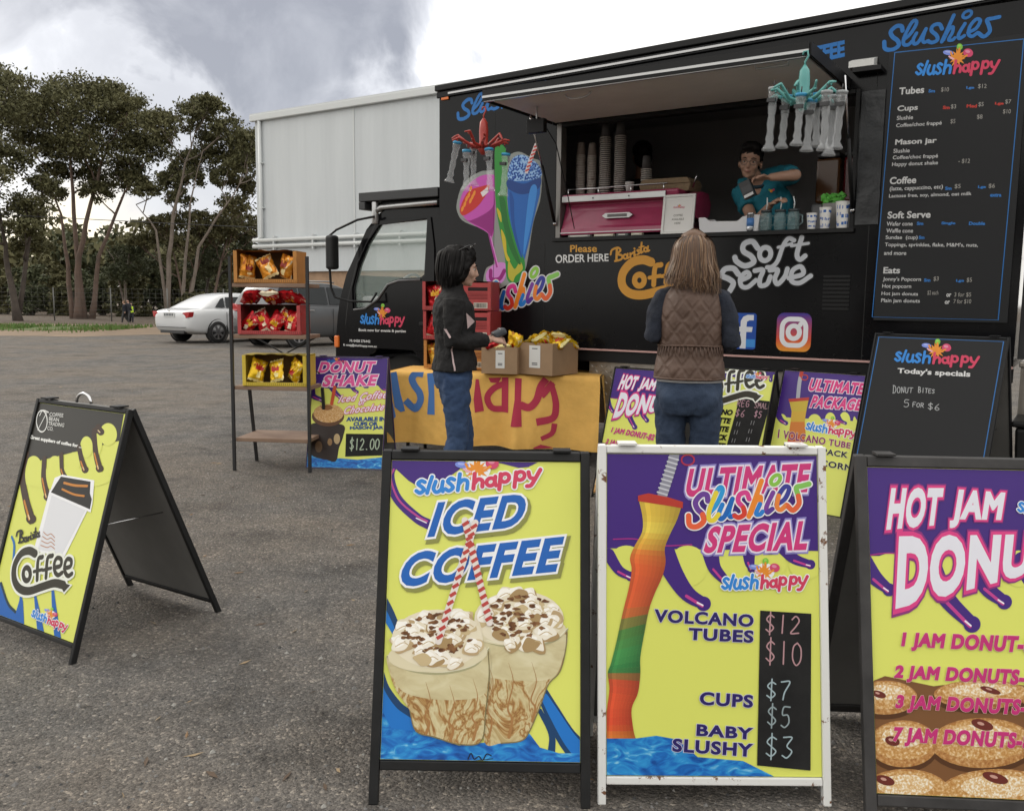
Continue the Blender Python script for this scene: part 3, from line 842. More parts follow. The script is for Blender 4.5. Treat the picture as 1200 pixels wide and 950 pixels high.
LOGO['Barista'] = ((18, 182), (222, -62), (0, -96), [
    ('c', [(60, 100), (58, 158)], 0, 13), ('c', [(26, 130), (34, 106), (66, 94), (80, 108), (62, 128), (88, 136), (84, 156), (50, 166)], 0, 11),
    ('c', ell(106, 142, 10, 12), 1, 10), ('c', [(119, 126), (117, 150), (126, 146)], 0, 10),
    ('c', [(132, 124), (134, 146)], 0, 10), ('c', [(134, 132), (148, 120)], 0, 10),
    ('c', [(156, 112), (154, 136), (162, 132)], 0, 10), ('c', [(155, 98), (157, 100)], 0, 10),
    ('c', [(182, 106), (170, 108), (182, 122), (172, 130)], 0, 10),
    ('c', [(194, 66), (190, 118), (200, 116)], 0, 11), ('c', [(180, 92), (206, 86)], 0, 8),
    ('c', ell(216, 104, 9, 11), 1, 10), ('c', [(229, 86), (227, 112), (236, 108)], 0, 10)])
PAL = {
    'slushhappy': {'b': '#2f86d8', 'r': '#cf3d5e'},
    'blue': {k: '#1c6cb4' for k in 'Slushioez'},
}
MULTI = {'S': ('#6b3f98', '#e8623a'), 'l': ('#2d9ad8', '#e6d23c'), 'u': ('#1d7fd0', '#1a66b8'), 's': ('#d8408e', '#d8402f'), 'h': ('#ee8a2c', '#2b7fd0'),
         'i': ('#7a3f9c', '#5a3a96'), 'o': ('#8bc34a', '#8bc34a'), 'e': ('#3a3f98', '#e9853a'), 'z': ('#86c45c', '#e2653a')}
def affine(src, dst):
    """source frame (origin, ex, ey) -> destination (bl, br, tl)"""
    (ox, oy), (ax, ay), (bx, by) = src
    det = ax * by - bx * ay
    bl, br, tl = dst
    def f(p):
        x, y = p[0] - ox, p[1] - oy
        a, b = (x * by - bx * y) / det, (ax * y - x * ay) / det
        return (bl[0] + (br[0] - bl[0]) * a + (tl[0] - bl[0]) * b, bl[1] + (br[1] - bl[1]) * a + (tl[1] - bl[1]) * b)
    k = sqrt(abs((br[0] - bl[0]) * (tl[1] - bl[1]) - (tl[0] - bl[0]) * (br[1] - bl[1])) / abs(det))
    return f, k
def logo(art, name, dst, layer, pal=None, out=None, outw=10, fat=1.0, conv=True, glow=None):
    o, ex, ey, st = LOGO[name]
    f, k = affine((o, ex, ey), dst)
    if name == 'slushhappy':
        if out: art.ring(f((510, 226)), (78 * k, 66 * k), paint(out), layer, conv=conv)
        star = []
        for i in range(26):
            a = 2 * pi * i / 26; r = (80 if i % 2 else 46) * (1.15 if i in (3, 9, 19) else .95)
            star.append(f((502 + r * cos(a) * .95, 232 + r * sin(a) * .82)))
        art.poly(star, paint('#e8912d'), layer + 1, conv=conv)
        for c, r, rot, h1, h2 in (((418, 186), (42, 20), .1, '#7d8fe0', '#aab6f0'), ((517, 153), (24, 26), 0, '#7cc142', '#9ed55c'), ((596, 205), (40, 34), .2, '#d2466f', '#e08aa6')):
            art.ring(f(c), (r[0] * k, r[1] * k), paint(h1), layer + 2, rot, conv=conv)
            art.ring(f((c[0] - r[0] * .12, c[1] - r[1] * .3)), (r[0] * k * .5, r[1] * k * .36), paint(h2), layer + 3, rot, conv=conv)
        art.stroke([f((428, 214)), f((446, 226)), f((470, 240))], 13 * k, paint('#e7b0c0'), layer + 2, conv=conv, wz=conv)
        for a_, b_ in (((470, 250), (440, 185)), ((500, 245), (516, 165)), ((540, 245), (585, 222))):
            art.stroke([f(a_), f(b_)], 15 * k, paint('#e8912d'), layer + 2, conv=conv, wz=conv)
    P = PAL.get(name, {})
    for key, pts, closed, w in st:
        q = [f(p) for p in pts]; w = w * k * fat
        if glow: art.stroke(q, w + 2 * outw * k * 1.9, paint(glow), layer, conv=conv, closed=bool(closed), wz=conv)
        if out: art.stroke(q, w + 2 * outw * k, paint(out), layer + 1, conv=conv, closed=bool(closed), wz=conv)
        c = pal if isinstance(pal, str) else (pal or P).get(key)
        if isinstance(c, tuple):
            art.stroke(q, w, paint(c[0]), layer + 2, conv=conv, closed=bool(closed), wz=conv)
            if not closed and len(q) > 3: art.stroke(q[len(q) // 2:], w, paint(c[1]), layer + 3, conv=conv, wz=conv)
        else: art.stroke(q, w, paint(c), layer + 3, conv=conv, closed=bool(closed), wz=conv)
    if name == 'Coffee':
        hd = [f(p) for p in ((440, 446), (528, 476), (480, 530), (462, 494))]
        if out: art.poly([f(p) for p in ((432, 436), (544, 474), (482, 545), (450, 500))], paint(out), layer + 1, conv=conv)
        art.poly(hd, paint(pal), layer + 3, conv=conv)
def off(k, dst):
    """shift a layout (bl, br, tl) out of an enlarged crop"""
    x0, y0, s = k
    return [(x0 + p[0] / s, y0 + p[1] / s) for p in dst]

# ================================================================== FOOD TRUCK
BLK = mat('truck_black', (.0055, .0055, .0065), .14, noise_amt=.25, noise_scale=2.2, spec=.2)
BLK2 = mat('black_trim', (.007, .007, .0075), .5, spec=.3)
RUB = mat('rubber', (.018, .018, .018), .85)
INT = mat('interior_dark', (.42, .41, .42), .6)
SIL = mat('silver_trim', (.45, .45, .45), .35, .8)
CHR = mat('chrome', (.62, .62, .63), .18, 1.0)
GREYU = mat('hatch_lining', (.68, .665, .64), .5, noise_amt=.08, noise_scale=3)
PINKT = mat('pink_trim', (.55, .33, .30), .5)
truck = thing('food_truck', 'black food truck with an open serving hatch and painted drinks on its side', 'food truck', TO, TRZ)
D = 2.15; Z0, Z1, BL_ = .95, 3.20, 4.62
OU0, OU1, OZ0, OZ1 = 1.22, 3.60, 1.85, 2.79
mb = MB()
mb.span((0, 0, Z0), (OU0, .05, Z1), BLK)
mb.span((OU1, 0, Z0), (BL_, .05, Z1), BLK)
mb.span((OU0, 0, Z0), (OU1, .05, OZ0), BLK)
mb.span((OU0, 0, OZ1), (OU1, .05, Z1), BLK)
mb.span((0, .05, Z0), (.05, D, Z1), BLK); mb.span((BL_ - .05, .05, Z0), (BL_, D, Z1), BLK)
mb.span((.05, .05, Z1 - .05), (BL_ - .05, D, Z1), BLK)
mb.span((.05, D - .05, Z0), (BL_ - .05, D, Z1 - .05), BLK)
mb.build('body', truck)
mb = MB()
mb.span((.06, D - .09, 1.01), (BL_ - .06, D - .055, Z1 - .06), INT)
mb.span((.055, .055, Z0 + .003), (BL_ - .055, D - .055, 1.0), INT)
mb.span((.06, .055, Z1 - .10), (BL_ - .06, D - .1, Z1 - .055), INT)
mb.span((.055, .055, 1.01), (.09, D - .1, Z1 - .11), INT); mb.span((BL_ - .09, .055, 1.01), (BL_ - .055, D - .1, Z1 - .11), INT)
mb.build('interior_lining', truck)
mb = MB(); mb.span((.1, D - .55, 1.0), (BL_ - .1, D - .1, 1.86), mat('back_bench', (.06, .06, .062), .4)); mb.build('back_bench', truck)
mb = MB(); mb.span((OU0 - .01, -.035, OZ0 - .02), (OU1 + .01, .42, OZ0 + .012), BLK2); mb.build('counter', truck, bevel=.004)
mb = MB()                                                         # bright frame round the opening
GFR = mat('hatch_frame', (.20, .19, .18), .4, .5)
mb.span((OU0 + .003, .003, OZ0 + .013), (OU0 + .045, .09, OZ1 - .003), GFR); mb.span((OU1 - .03, .003, OZ0 + .013), (OU1 - .003, .09, OZ1 - .003), BLK2)
mb.span((OU0 + .05, .003, OZ1 - .03), (OU1 - .035, .09, OZ1 - .003), BLK2)
mb.build('hatch_frame', truck)
SHEAR = Matrix(((1, 0, 0, 0), (0, 1, 0, 0), (.0195, 0, 1, 0), (0, 0, 0, 1)))      # the roof line climbs towards the rear
mb = MB(); mb.M = SHEAR; mb.span((-.03, -.035, 3.185), (BL_ + .02, D, 3.235), BLK2); mb.span((-.02, -.02, 3.125), (BL_, -.002, 3.18), BLK)
mb.build('roof_lip', truck, bevel=.006)
mb = MB(); mb.M = SHEAR; mb.span((.12, -.034, 3.142), (BL_ - .12, -.022, 3.158), SIL); mb.build('roof_rail', truck)
mb = MB(); mb.span((0, -.012, .942), (BL_, -.002, .956), PINKT); mb.build('trim_strip', truck)
mb = MB(); mb.span((.02, .01, .85), (BL_, .09, .938), BLK2); mb.span((.1, .3, .62), (BL_ - .1, .42, .86), BLK2); mb.span((-1.1, .5, .52), (.3, .66, .7), BLK2)
mb.build('chassis_rail', truck)
CHK = mat('checker_plate', (.34, .31, .27), .42, .7, noise_amt=.2, noise_scale=6)
def checker(mb, u0, u1, z0, z1, y=.04, s=.045):
    mb.span((u0, y, z0), (u1, y + .006, z1), CHK)
    nx, nz = int((u1 - u0) / s), int((z1 - z0) / s)
    for i in range(nx):
        for j in range(nz):
            a = pi / 4 if (i + j) % 2 else -pi / 4
            cx, cz = u0 + (i + .5) * s, z0 + (j + .5) * s
            L_, w = s * .42, s * .13
            p = [(cx + L_ * cos(a), y, cz + L_ * sin(a)), (cx - w * sin(a), y, cz + w * cos(a)), (cx - L_ * cos(a), y, cz - L_ * sin(a)), (cx + w * sin(a), y, cz - w * cos(a)), (cx, y - .004, cz)]
            mb.add(p, [(0, 1, 4), (1, 2, 4), (2, 3, 4), (3, 0, 4)], CHK)
mb = MB(); checker(mb, 1.55, 2.15, .34, .846); mb.build('checker_skirt', truck, fix=False)
for ua, ub in ((2.5, 3.4), (3.9, 4.6)): mb = MB(); checker(mb, ua, ub, .34, .846); mb.build('checker_skirt', truck, fix=False)
mb = MB(); mb.span((BL_ + .012, .12, 1.0), (BL_ + .9, .16, 3.1), mat('rear_door_grey', (.03, .03, .032), .5)); rd = mb.build('rear_door', truck, bevel=.004)
mb = MB(); mb.tube([(BL_ + .06, .10, 1.2), (BL_ + .06, .10, 2.9)], .014, SIL, 8); mb.build('locking_bar', rd)
SEAM = mat('seam_dark', (.002, .002, .002), .6)
for u in (.60, 1.12, 3.70):
    mb = MB(); mb.span((u, -.0018, .96), (u + .005, -.0002, OZ0 - .03 if u < 3.6 and u > 1 else 2.95), SEAM); mb.build('panel_seam', truck)
for k in range(24):
    mb = MB(); mb.lathe([(.007, 0), (.005, -.003), (0, -.004)], BLK2, (.10 + k * .19, -.0005, .985), 8, 'Y'); mb.build('rivet', truck)
mb = MB()                                                         # vent louvres
for i in range(9): mb.span((3.42, -.008, 1.30 + i * .028), (3.60, -.002, 1.316 + i * .028), BLK2)
mb.build('vent_grille', truck)
mb = MB(); mb.span((.03, -.016, 3.105), (.11, -.003, 3.155), mat('amber_lens', (.75, .18, .03), .25)); mb.build('marker_light', truck, bevel=.004)
# black side curtain right of the opening
mb = MB()
cm = mat('curtain_black', (.012, .013, .015), .3, bump=.5, bump_scale=6)
mb.span((3.612, -.016, 1.88), (3.762, -.003, 2.76), cm)
mb.build('side_curtain', truck)
def wheel(parent, c, r, w, rimm, n=24, name='wheel', hub=True, spokes=0):
    """tyre standing across local Y at c"""
    tb = MB()
    tb.lathe([(r * .62, -w / 2), (r * .93, -w / 2), (r, -w * .32), (r, w * .32), (r * .93, w / 2), (r * .62, w / 2), (r * .6, -w * .3)], RUB, c, n, 'Y', cap=False)
    o = tb.build(name, parent)
    rb = MB()
    if spokes:
        rb.lathe([(r * .60, -w * .40), (r * .66, -w * .47), (r * .60, -w * .3)], rimm, c, n, 'Y', cap=False)
        rb.lathe([(0, -w * .30), (r * .6, -w * .26)], RUB, c, n, 'Y', cap=False)
        for k in range(spokes):
            a = 2 * pi * k / spokes
            rb.bar((c[0], c[1] - w * .36, c[2]), (c[0] + r * .6 * cos(a), c[1] - w * .42, c[2] + r * .6 * sin(a)), r * .14, w * .1, rimm, up=(0, 1, 0))
        rb.lathe([(0, -w * .44), (r * .13, -w * .42), (r * .14, -w * .3)], rimm, c, 12, 'Y', cap=False)
    else:
        rb.lathe([(0, -w * .2), (r * .22, -w * .22), (r * .3, -w * .1), (r * .5, -w * .3), (r * .66, -w * .47), (r * .6, -w * .2)], rimm, c, n, 'Y', cap=False)
    rb.build('rim', o)
    return o
for u in (-.62, 3.05):
    for y in (.32, 1.85): wheel(truck, (u, y, .40), .40, .22, mat('steel_rim', (.30, .30, .30), .5, .6))
# ------ cab (profile surveyed on the near side)
def z5(X, Y): return tw(390 + X / 3.8, 180 + Y / 3.8, -.08)
CY0, CY1 = .08, 2.02
out_ = [z5(*p) for p in ((474, 240), (240, 250), (206, 268), (150, 338), (100, 450), (60, 540), (34, 640), (22, 720), (16, 800), (14, 860))]
out_ = out_ + [(out_[-1][0] - .01, .52), (-1.05, .46), (-1.02, .62), (-.93, .80), (-.76, .92), (-.48, .92), (-.31, .80), (-.22, .62), (-.2, .5), (-.03, .5)]
win = [z5(*p) for p in ((212, 314), (420, 294), (407, 538), (392, 552), (300, 556), (248, 574), (205, 640), (150, 682), (100, 686), (96, 600), (120, 500), (160, 400))]
def side_with_hole(mb, outer, hole, y, m, th):
    cont = [[Vector((p[0], p[1], 0)) for p in outer], [Vector((p[0], p[1], 0)) for p in hole]]
    tr = tessellate_polygon(cont); al = list(outer) + list(hole)
    n = len(al)
    vs = [(p[0], y, p[1]) for p in al] + [(p[0], y + th, p[1]) for p in al]
    fs = [tuple(t) for t in tr] + [tuple(i + n for i in t)[::-1] for t in tr]
    a, b = len(outer), len(hole)
    fs += [(i, (i + 1) % a, n + (i + 1) % a, n + i) for i in range(a)]
    fs += [(a + i, a + (i + 1) % b, n + a + (i + 1) % b, n + a + i) for i in range(b)]
    mb.add(vs, fs, m)
mb = MB()
side_with_hole(mb, out_, win, CY0, BLK, .04); side_with_hole(mb, out_, win, CY1 - .04, BLK, .04)
skip = (2, 3, 4)                                                  # windscreen bays
for i in range(len(out_)):
    p, q = out_[i], out_[(i + 1) % len(out_)]
    if i in skip or (10 <= i <= 18): continue
    mb.add([(p[0], CY0 + .04, p[1]), (q[0], CY0 + .04, q[1]), (q[0], CY1 - .04, q[1]), (p[0], CY1 - .04, p[1])], [(0, 1, 2, 3)], BLK)
cab = mb.build('cab', truck, fix=True)
GLS = mat('window_glass', (.55, .68, .62), .03, alpha=.28, spec=.8)
mb = MB()
for i in skip:
    p, q = out_[i], out_[i + 1]
    mb.add([(p[0], CY0 + .05, p[1]), (q[0], CY0 + .05, q[1]), (q[0], CY1 - .05, q[1]), (p[0], CY1 - .05, p[1])], [(0, 1, 2, 3)], GLS)
mb.build('windscreen', cab)
for y in (CY0 + .018, CY1 - .018):
    mb = MB(); tr = tessellate_polygon([[Vector((p[0], p[1], 0)) for p in win]]); mb.add([(p[0], y, p[1]) for p in win], [tuple(t) for t in tr], GLS); mb.build('side_window', cab, fix=False)
door_o = [z5(*p) for p in ((200, 300), (440, 282), (456, 420), (456, 600), (436, 800), (432, 880), (240, 868), (70, 862), (60, 760), (72, 640), (110, 490))]
mb = MB(); side_with_hole(mb, door_o, [z5(*p) for p in ((210, 320), (424, 290), (411, 543), (394, 557), (300, 561), (251, 579), (208, 645), (152, 688), (94, 692), (90, 600), (115, 500), (156, 400))], CY0 - .014, BLK, .011)
door = mb.build('door', cab, bevel=.004)
mb = MB(); c = z5(428, 757); mb.span((c[0] - .09, CY0 - .04, c[1] - .02), (c[0] + .03, CY0 - .016, c[1] + .015), BLK2); mb.build('handle', door, bevel=.006)
mb = MB(); q = [z5(*p) for p in ((100, 690), (150, 684), (205, 644), (250, 578), (300, 560), (395, 556))]
mb.tube([(p[0], CY0 - .018, p[1] - .012) for p in q], .012, mat('satin_grey', (.12, .12, .125), .3), 6); mb.build('window_sill', door)
mb = MB(); q = [z5(*p) for p in ((200, 268), (222, 250), (300, 243), (474, 228))]
mb.tube([(p[0], CY0 - .02, p[1] + .02) for p in q], .026, SIL, 8); mb.build('roof_rail', cab)
# seat and wheel inside
mb = MB()
for y in (.5, 1.5):
    mb.box((-.45, y, 1.28), (.42, .46, .14), INT); mb.box((-.27, y, 1.52), (.12, .46, .42), INT); mb.box((-.25, y, 1.80), (.09, .28, .17), INT)
mb.box((-1.02, 1.02, 1.30), (.22, 1.7, .14), INT)
mb.build('seat', cab, bevel=.03)
mb = MB(); mb.tube([(-.78 + .06 * sin(a), .5 + .19 * cos(a), 1.42 + .17 * sin(a)) for a in [2 * pi * k / 20 for k in range(21)]], .014, INT, 6, cap=False); mb.tube([(-.78, .5, 1.42), (-1.0, .5, 1.3)], .02, INT, 6); mb.build('steering_wheel', cab)
# mirror on its loop
mb = MB(); q = [z5(*p) for p in ((210, 284), (150, 300), (70, 345), (52, 370), (54, 480), (62, 600), (75, 640), (130, 658), (210, 660), (220, 620))]
mb.tube([(p[0], CY0 - .08 - .14 * sin(pi * i / 9), p[1]) for i, p in enumerate(q)], .012, BLK2, 6); mr = mb.build('mirror_arm', cab)
mb = MB(); a_, b_ = z5(60, 372), z5(96, 520); mb.span((a_[0], CY0 - .30, b_[1]), (b_[0], CY0 - .2, a_[1]), BLK2); mb.build('mirror', mr, bevel=.025)
mb = MB(); c = z5(22, 845); mb.box((c[0] - .005, CY0 + .03, c[1] + .02), (.06, .1, .12), mat('amber_lens', (.75, .18, .03), .25)); mb.build('indicator_light', cab, bevel=.012)
mb = MB(); mb.box((-1.31, 1.05, .62), (.10, 1.96, .26), BLK2); mb.build('bumper', cab, bevel=.03)
# visor deck over the cab
DKG = mat('deck_grey', (.030, .031, .033), .5)
mb = MB(); mb.span((-1.01, .02, 2.275), (-.035, 2.0, 2.36), DKG); mb.span((-1.01, .02, 2.2), (-.93, 2.0, 2.272), DKG); mb.span((-.80, .1, 2.205), (-.035, 1.95, 2.272), BLK2)
mb.tube([(-.83, .06, 2.06), (-.83, .06, 2.27)], .035, SIL, 8)
mb.build('roof_deck', truck, bevel=.006)
# ------ raised hatch
hz = 2.805; HU0, HU1, HW = 1.19, 3.52, 1.0
mb = MB(); mb.span((HU0 + .03, -HW + .03, hz - .012), (HU1 - .03, -.012, hz - .002), GREYU); mb.span((HU0, -HW, hz), (HU1, -.008, hz + .05), BLK)
hatch = mb.build('hatch', truck)
mb = MB(); mb.span((HU0, -HW - .012, hz - .02), (HU1, -HW - .002, hz + .055), BLK2); mb.span((HU0, -HW - .02, hz - .004), (HU1, -HW - .013, hz + .012), SIL)
mb.span((HU0 - .012, -HW, hz - .02), (HU0 - .002, -.01, hz + .055), BLK2); mb.span((HU1 + .002, -HW, hz - .02), (HU1 + .012, -.01, hz + .055), BLK2)
mb.span((HU0 + .002, -HW, hz - .026), (HU1 - .002, -HW + .028, hz - .014), SIL)
mb.build('hatch_edge', hatch)
mb = MB()
mb.tube([(1.9 + .10 * cos(a), -.86, hz - .02 - .035 * sin(a)) for a in [pi * k / 10 for k in range(11)]], .006, SIL, 6); mb.build('hatch_handle', hatch)
mb = MB(); mb.tube([(3.18, -.96, hz - .015), (3.18, -.93, hz - .04), (3.38, -.93, hz - .04), (3.38, -.96, hz - .015)], .008, SIL, 6)
mb.build('hatch_handle', hatch)
for u, w0 in ((OU0 + .005, .42), (OU1 - .01, .42)):
    mb = MB(); mb.tube([(u, -.012, 1.98), (u, -.012 - (w0 - .02) * .55, 1.98 + (hz - 2.0) * .55)], .014, BLK2, 8); st = mb.build('gas_strut', hatch)
    mb = MB(); mb.tube([(u, -.012 - (w0 - .02) * .55, 1.98 + (hz - 2.0) * .55), (u, -w0, hz - .02)], .007, CHR, 8); mb.build('strut_rod', st); mb = MB(); mb.ball((u, -.012, 1.98), .018, CHR, 8, 6); mb.build('ball_joint', st)
mb = MB(); lx, lz = tw(629, 148, .62); mb.box((lx, -.62, lz), (.15, .05, .10), BLK2); mb.box((lx, -.585, lz - .002), (.12, .012, .075), mat('lamp_lens', (.55, .56, .54), .2)); mb.tube([(lx, -.62, lz + .04), (lx, -.62, hz - .01)], .008, SIL, 6)
mb.tube([(lx + .07, -.62, lz), (lx + .1, -.5, lz - .12), (lx + .1, -.3, lz - .5), (lx + .02, -.05, lz - .72)], .005, BLK2, 5); mb.build('work_lamp', hatch, bevel=.004)
mb = MB()                                                        # flood lamp on the flank beside the hatch
mb.prism([(0, 0), (.10, 0), (.10, .05), (0, .09)], lambda x, y, d: (3.535 + d, -.003 - x, 2.905 + y * .8), .16, mat('lamp_white', (.62, .62, .60), .4))
mb.span((3.56, -.10, 2.875), (3.74, -.003, 2.903), BLK2)
mb.build('flood_lamp', truck)

# ------ painted work on the flank
FL = Art((0, 0, 0), (1, 0, 0), (0, 0, 1), (0, -1, 0), px=lambda x, y: tw(x, y, 0)).zoom(0, 0, 1)
ST = Art.STEP
FL.o = Vector((0, -.001, 0))
def flank(name): return FL.build(name, truck)
logo(FL, 'Slushies', off((1030, 0, 8), [(20, 525), (1130, 385), (32, 175)]), 1, PAL['blue']); flank('lettering')
logo(FL, 'Slushies', [(534, 146), (640, 118), (535, 112)], 1, PAL['blue']); flank('lettering')
FL.text('COFFEE', [(930, 60), (990, 47), (990, 67), (930, 80)], paint('#1c6cb4'), 1, .05); flank('lettering')
FL.zoom(500, 60, 2.64)
FL.text('Please', [(444, 600), (527, 598), (527, 622), (444, 622)], paint('#d29a3c'), 1, .02)
FL.text('ORDER HERE', [(399, 630), (563, 626), (563, 650), (399, 656)], paint('#d8d8d8'), 1, .02); flank('lettering')
FL.zoom(710, 270, 4.615)
logo(FL, 'Barista', [(18, 182), (240, 120), (18, 86)], 1, '#c98f33')
logo(FL, 'Coffee', [(67, 397), (522, 347), (97, 141)], 1, '#c98f33', fat=1.25); flank('lettering')
logo(FL, 'Soft Serve', [(605, 345), (1115, 300), (617, 25)], 1, '#b9bcc2', '#050505', 7, .95); flank('lettering')
# app icons
def rrect(x0, y0, x1, y1, r, n=5):
    pts = []
    for cx, cy, a in ((x1 - r, y0 + r, -pi / 2), (x1 - r, y1 - r, 0), (x0 + r, y1 - r, pi / 2), (x0 + r, y0 + r, pi)):
        for k in range(n + 1):
            t = a + pi / 2 * k / n; pts.append((cx + r * cos(t), cy + r * sin(t)))
    return pts
u0, z0_ = tw(845, 408, 0); u1, z1_ = tw(887, 367, 0)
zz = lambda a, b: (u0 + (u1 - u0) * a, z0_ + (z1_ - z0_) * b)
FL.poly([zz(*p) for p in rrect(0, 0, 1, 1, .08)], paint('#1d4aa0'), 1, conv=False)
FL.poly([zz(*p) for p in ((.02, .06), (.98, .06), (.98, .28), (.02, .28))], paint('#3f8ad0'), 2, conv=False)
FL.poly([zz(*p) for p in ((.55, .02), (.55, .48), (.42, .48), (.42, .62), (.55, .62), (.55, .78), (.62, .90), (.74, .95), (.92, .95), (.92, .80), (.80, .80), (.73, .76), (.72, .62), (.90, .62), (.88, .48), (.72, .48), (.72, .02))], paint('#d9dade'), 3, conv=False)
flank('app_icon')
u0, z0_ = tw(909, 411, 0); u1, z1_ = tw(952, 367, 0)
gm = bpy.data.materials.new('icon_gradient'); gm.use_nodes = True
nt = gm.node_tree; b = nt.nodes['Principled BSDF']; b.inputs['Roughness'].default_value = .35
tc = nt.nodes.new('ShaderNodeTexCoord'); sx_ = nt.nodes.new('ShaderNodeSeparateXYZ'); nt.links.new(tc.outputs['Object'], sx_.inputs[0])
mr_ = nt.nodes.new('ShaderNodeMapRange'); mr_.inputs['From Min'].default_value = z0_; mr_.inputs['From Max'].default_value = z1_; nt.links.new(sx_.outputs['Z'], mr_.inputs['Value'])
rp = nt.nodes.new('ShaderNodeValToRGB'); el_ = rp.color_ramp.elements
for i, (p_, h_) in enumerate(((0, '#e89a30'), (.3, '#d8502c'), (.55, '#b02a68'), (1, '#26288c'))):
    e = el_[i] if i < 2 else el_.new(.5)
    e.position = p_; e.color = hexc(h_)
nt.links.new(mr_.outputs[0], rp.inputs[0]); nt.links.new(rp.outputs[0], b.inputs['Base Color'])
FL.poly([zz(*p) for p in rrect(0, 0, 1, 1, .2)], gm, 1, conv=False)
WH = paint('#e4e4e8')
sq = [zz(*p) for p in rrect(.16, .16, .84, .84, .22, 6)]
FL.stroke(sq, .034, WH, 2, smooth=False, conv=False, closed=True)
FL.stroke([zz(*p) for p in ell(.5, .5, .165, .165, n=24)], .034, WH, 2, conv=False, closed=True)
FL.ring(zz(.68, .70), (.016, .018), WH, 2, conv=False)
flank('app_icon')
# painted drinks: pink cocktail glass, green tube, blue cup with striped straw
FL.zoom(520, 170, 4.75)
halo = paint('#8e938f', .6)
FL.poly([(72, 330), (110, 215), (200, 150), (270, 140), (360, 100), (370, 55), (420, 38), (470, 60), (500, 75), (545, 110), (540, 290), (500, 430), (470, 620), (452, 700), (420, 760), (350, 780), (300, 800), (225, 780), (235, 690), (280, 650), (262, 520), (215, 470), (120, 430), (85, 395)], halo, 0, smooth=True)
FL.poly([(88, 340), (120, 240), (200, 175), (285, 170), (292, 250), (280, 470), (262, 520), (240, 485), (130, 420)], paint('#c14fae'), 1, smooth=True)
FL.poly([(100, 405), (150, 420), (270, 350), (285, 240), (280, 450), (262, 512), (236, 475), (140, 425)], paint('#8e1c78'), 2, smooth=True)
FL.poly([(92, 350), (135, 262), (205, 232), (258, 230), (200, 330), (130, 385), (100, 388)], paint('#c22c22'), 2, smooth=True)
for x, y in ((150, 245), (140, 280), (160, 290), (128, 300), (118, 330), (150, 310), (105, 355), (170, 270)): FL.ring((x, y), (7, 17), paint('#e48a2c'), 3, .3)
FL.poly([(205, 265), (245, 235), (250, 262), (218, 290)], paint('#e0d8d8'), 3)
FL.stroke([(256, 500), (275, 580), (300, 680)], 16, paint('#9c2f8c'), 2)
FL.stroke([(262, 510), (282, 590), (304, 676)], 6, paint('#d98ad0'), 3)
FL.poly([(235, 740), (250, 690), (300, 655), (345, 660), (352, 700), (330, 760), (270, 785)], paint('#c985cc'), 2, smooth=True)
FL.stroke([(262, 700), (266, 745), (310, 745), (338, 700)], 22, paint('#8e1c78'), 3)
FL.poly([(290, 0), (350, 30), (355, 180), (352, 300), (372, 430), (410, 560), (450, 640), (445, 730), (390, 770), (352, 740), (340, 620), (312, 470), (290, 330), (285, 180)], paint('#2c8a34'), 2, smooth=True)
FL.poly([(320, 470), (345, 520), (352, 600), (370, 640), (350, 640), (330, 560)], paint('#c9b52e'), 3, smooth=True)
FL.poly([(362, 645), (395, 690), (425, 650), (440, 690), (400, 730), (385, 760), (360, 730)], paint('#b9b33a'), 3, smooth=True)
FL.poly([(296, 350), (318, 380), (322, 430), (306, 400)], paint('#c9b52e'), 3, smooth=True)
FL.poly([(310, 300), (340, 300), (360, 430), (395, 560), (430, 660), (400, 640), (350, 520)], paint('#1f6c2b'), 3, smooth=True)
FL.poly([(360, 175), (540, 170), (536, 270), (500, 420), (470, 560), (450, 640), (430, 640), (395, 540), (365, 420), (355, 300)], paint('#1f63b4'), 2)
FL.poly([(358, 195), (450, 215), (536, 178), (530, 240), (440, 275), (362, 245)], paint('#123f86'), 3, smooth=True)
FL.poly([(480, 250), (520, 240), (495, 400), (460, 560), (445, 610), (450, 500)], paint('#3b8ad8'), 3, smooth=True)
FL.poly([(366, 270), (390, 300), (395, 430), (420, 560), (438, 620), (424, 610), (384, 470)], paint('#174f9c'), 3, smooth=True)
FL.poly([(362, 190), (365, 120), (390, 70), (440, 55), (500, 85), (540, 130), (538, 178), (450, 200)], ramp_mat('painted_ice', [(.35, '#123a86'), (.5, '#2a6cc4'), (.62, '#9cc0e6')], 'voronoi', 60), 3, smooth=True)
FL.stroke([(462, 148), (488, 70), (515, 0)], 22, paint('#d8cfcf'), 4, smooth=False)
for k in range(7):
    x, y = 464 + k * 8, 142 - k * 22
    FL.stroke([(x - 9, y + 3), (x + 13, y - 7)], 9, paint('#c2352c'), 5, smooth=False, cap=False)
flank('painted_drinks')
FL.zoom(520, 170, 4.75)
logo(FL, 'Slushies', [(150, 1010), (632, 878), (160, 760)], 6, MULTI, '#cfd0d0', 12, 1.15); flank('lettering')
# ------ writing on the cab door
CD = Art((0, CY0 - .0155, 0), (1, 0, 0), (0, 0, 1), (0, -1, 0), px=lambda x, y: tw(x, y, -.08)).zoom(390, 180, 3.8)
logo(CD, 'slushhappy', [(128, 782), (326, 776), (128, 668)], 1, fat=1.15)
CD.text('Book now for events & parties', [(120, 778), (330, 784), (330, 800), (120, 794)], paint('#c9c9c9'), 1, .035)
CD.text('M: 0428 276442', [(80, 826), (172, 830), (172, 842), (80, 838)], paint('#c9c9c9'), 1, .035)
CD.text('E: craig@slushhappy.com.au', [(52, 845), (200, 853), (200, 866), (52, 858)], paint('#c9c9c9'), 1, .035)
CD.build('lettering', door)

